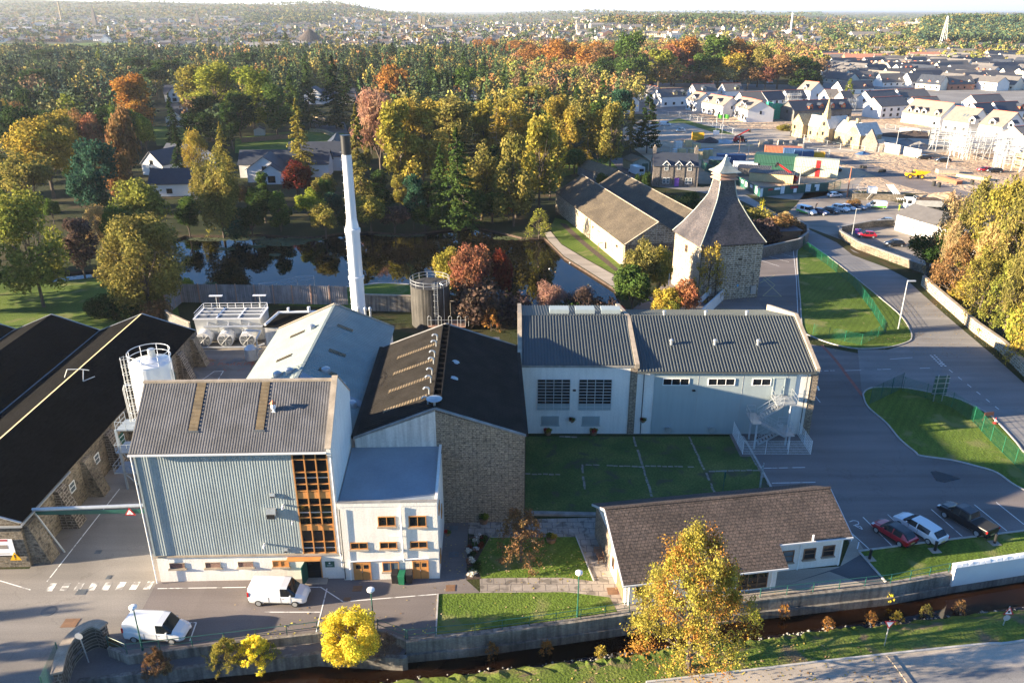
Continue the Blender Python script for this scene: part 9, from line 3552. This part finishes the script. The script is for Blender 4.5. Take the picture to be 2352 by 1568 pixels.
for (u,v,ln_,dp,ev,rd,wm,rm,s,an) in ((1027,83,130,30,6,8,'house_white','sign_grey_back','long pale retail shed left of the orange beeches',2),(812,84,110,30,6,8,'house_white','sign_grey_back','long pale shed right of the brown cone roof',2),(1810,96,60,34,9,12,'white_gloss','cladding_grey','white industrial shed with a blue side by the wood',12),(1490,78,60,24,8,11,'house_cream','slate_estate','cream warehouse with a dark side annexe',4),(1560,84,70,20,5,7,'house_white','sign_grey_back','low white sheds above the orange beeches',3),(1665,80,70,22,5,8,'house_white','slate_estate_pale','low white industrial units near the green field',5),(60,75,90,40,8,10,'house_white','sign_grey_back','white industrial shed at the left edge of the town',3),(20,62,90,40,10,12,'house_cream','slate_estate_pale','large pale factory at the far left',3)):
 x,y=G(u,v)
 T=boxhouse('industrial_shed',x,y,an,ln_,dp,ev,rd,wm,rm,0,False,'shed',None,0,0)
 T['label']=s
for i in range(9):
 u=1511+i*17
 x,y=G(u,52)
 T=boxhouse('house',x,y,random.uniform(0,30),18,12,5,9,'house_white','slate_estate_pale',terr(x,y),False,'house','white houses below the far pine wood',0,0)
 al(T,'white house below far pines')
 # hillside villages seen white against the horizon
 # ================================================================== LABELS
bpy.context.view_layer.update()
LMK=[('the chimney',800,420),('the chimney top',792,320),('the stone kiln',1650,560),('the round tank',990,690),('the stone cottage',1545,400),('the dark cypress',1490,290),('the white silo',345,850),('the cooling tower',525,745),('the mash house',560,1150),('the reception cottage',1680,1240),('the pagoda vent',1665,395),('the upper villa',390,215),('the red leafed tree',682,410),('the round olive tree',322,590),('the orange left tree',305,200),('the ruined school',1900,290),('the green hoarding',1780,440),('the white scaffolding',2230,340),('the bungalow',1430,180),('the brown cone roof',709,77),('the cathedral ruin',970,47),('the monument column',140,18),('the white stack',246,70),('the pylon',2172,55),('the long barn',1400,480),('the yellow bush',800,1455),('the yellow garages',2150,280),('the green field',1760,57),('the tipper lorry',2115,470),('the big blank gable',1745,270),('the white shed',2110,510),('the parked row',1910,485),('the office block',900,1200),('the lower left corner',100,1500),('the right picture edge',2352,150),('the left picture edge',0,150),('the estate cypress',1952,205),('the industrial shed',1810,90),('the left picture edge',0,400),('the right picture edge',2352,600),('the tall bare tree',868,230),('the yellow larch',1140,260),('the long retail shed',1027,80),('the fire stair',1790,960),('the navy terrace',1880,240)]
objs=[o for o in bpy.data.objects if '_al' in o.keys()]
info=[]
for o in objs:
 p=o.matrix_world.translation
 h=o.scale[2] if o.type=='EMPTY' and o.scale[2]>1.01 else 3
 u,v=PX(p.x,p.y,p.z+h*.6)
 best=min(LMK,key=lambda q:math.hypot(q[1]-u,(q[2]-v)*1.3))
 du,dv=u-best[1],v-best[2]
 d=math.hypot(du,dv)
 if abs(du)>abs(dv)*1.5:
  r='right of' if du>0 else 'left of'
 elif abs(dv)>abs(du)*1.5:
  r='below' if dv>0 else 'above'
 else:
  r=('lower' if dv>0 else 'upper')+(' right of' if du>0 else ' left of')
 nr='just ' if d<45 else ''
 info.append((o,f"{o['_al']}, {nr}{r} {best[0]}",u))
ORD=['first','second','third','fourth','fifth','sixth','seventh','eighth','ninth','tenth','eleventh','twelfth','thirteenth','fourteenth','fifteenth','sixteenth','seventeenth','eighteenth','nineteenth','twentieth','twenty-first','twenty-second','twenty-third','twenty-fourth','twenty-fifth','twenty-sixth']
from collections import defaultdict
D_=defaultdict(list)
for o,l,u in info:
 D_[l].append((u,o))
for l,q in D_.items():
 q.sort(key=lambda t:t[0])
 for i,(u,o) in enumerate(q):
  o['label']=l if len(q)==1 else f"{l}, {ORD[i] if i < 26 else 'another'} from left"
  del o['_al']
  # ================================================================== HAZE
b=MB().box(-120000,120000,-600,100000,-4,175)
hz=b.build('haze','glass_dark',None,uv=False)
m=bpy.data.materials.new('haze_air')
m.use_nodes=True
m.node_tree.nodes.clear()
vo=m.node_tree.nodes.new('ShaderNodeVolumePrincipled')
vo.inputs['Color'].default_value=(.80,.88,1.0,1)
vo.inputs['Density'].default_value=0.00007
vo.inputs['Anisotropy'].default_value=0.3
ou=m.node_tree.nodes.new('ShaderNodeOutputMaterial')
m.node_tree.links.new(vo.outputs[0],ou.inputs['Volume'])
hz.data.materials.clear()
hz.data.materials.append(m)
struct(hz,'stuff','thin autumn haze lying over the town and hills')
hz['category']='haze'
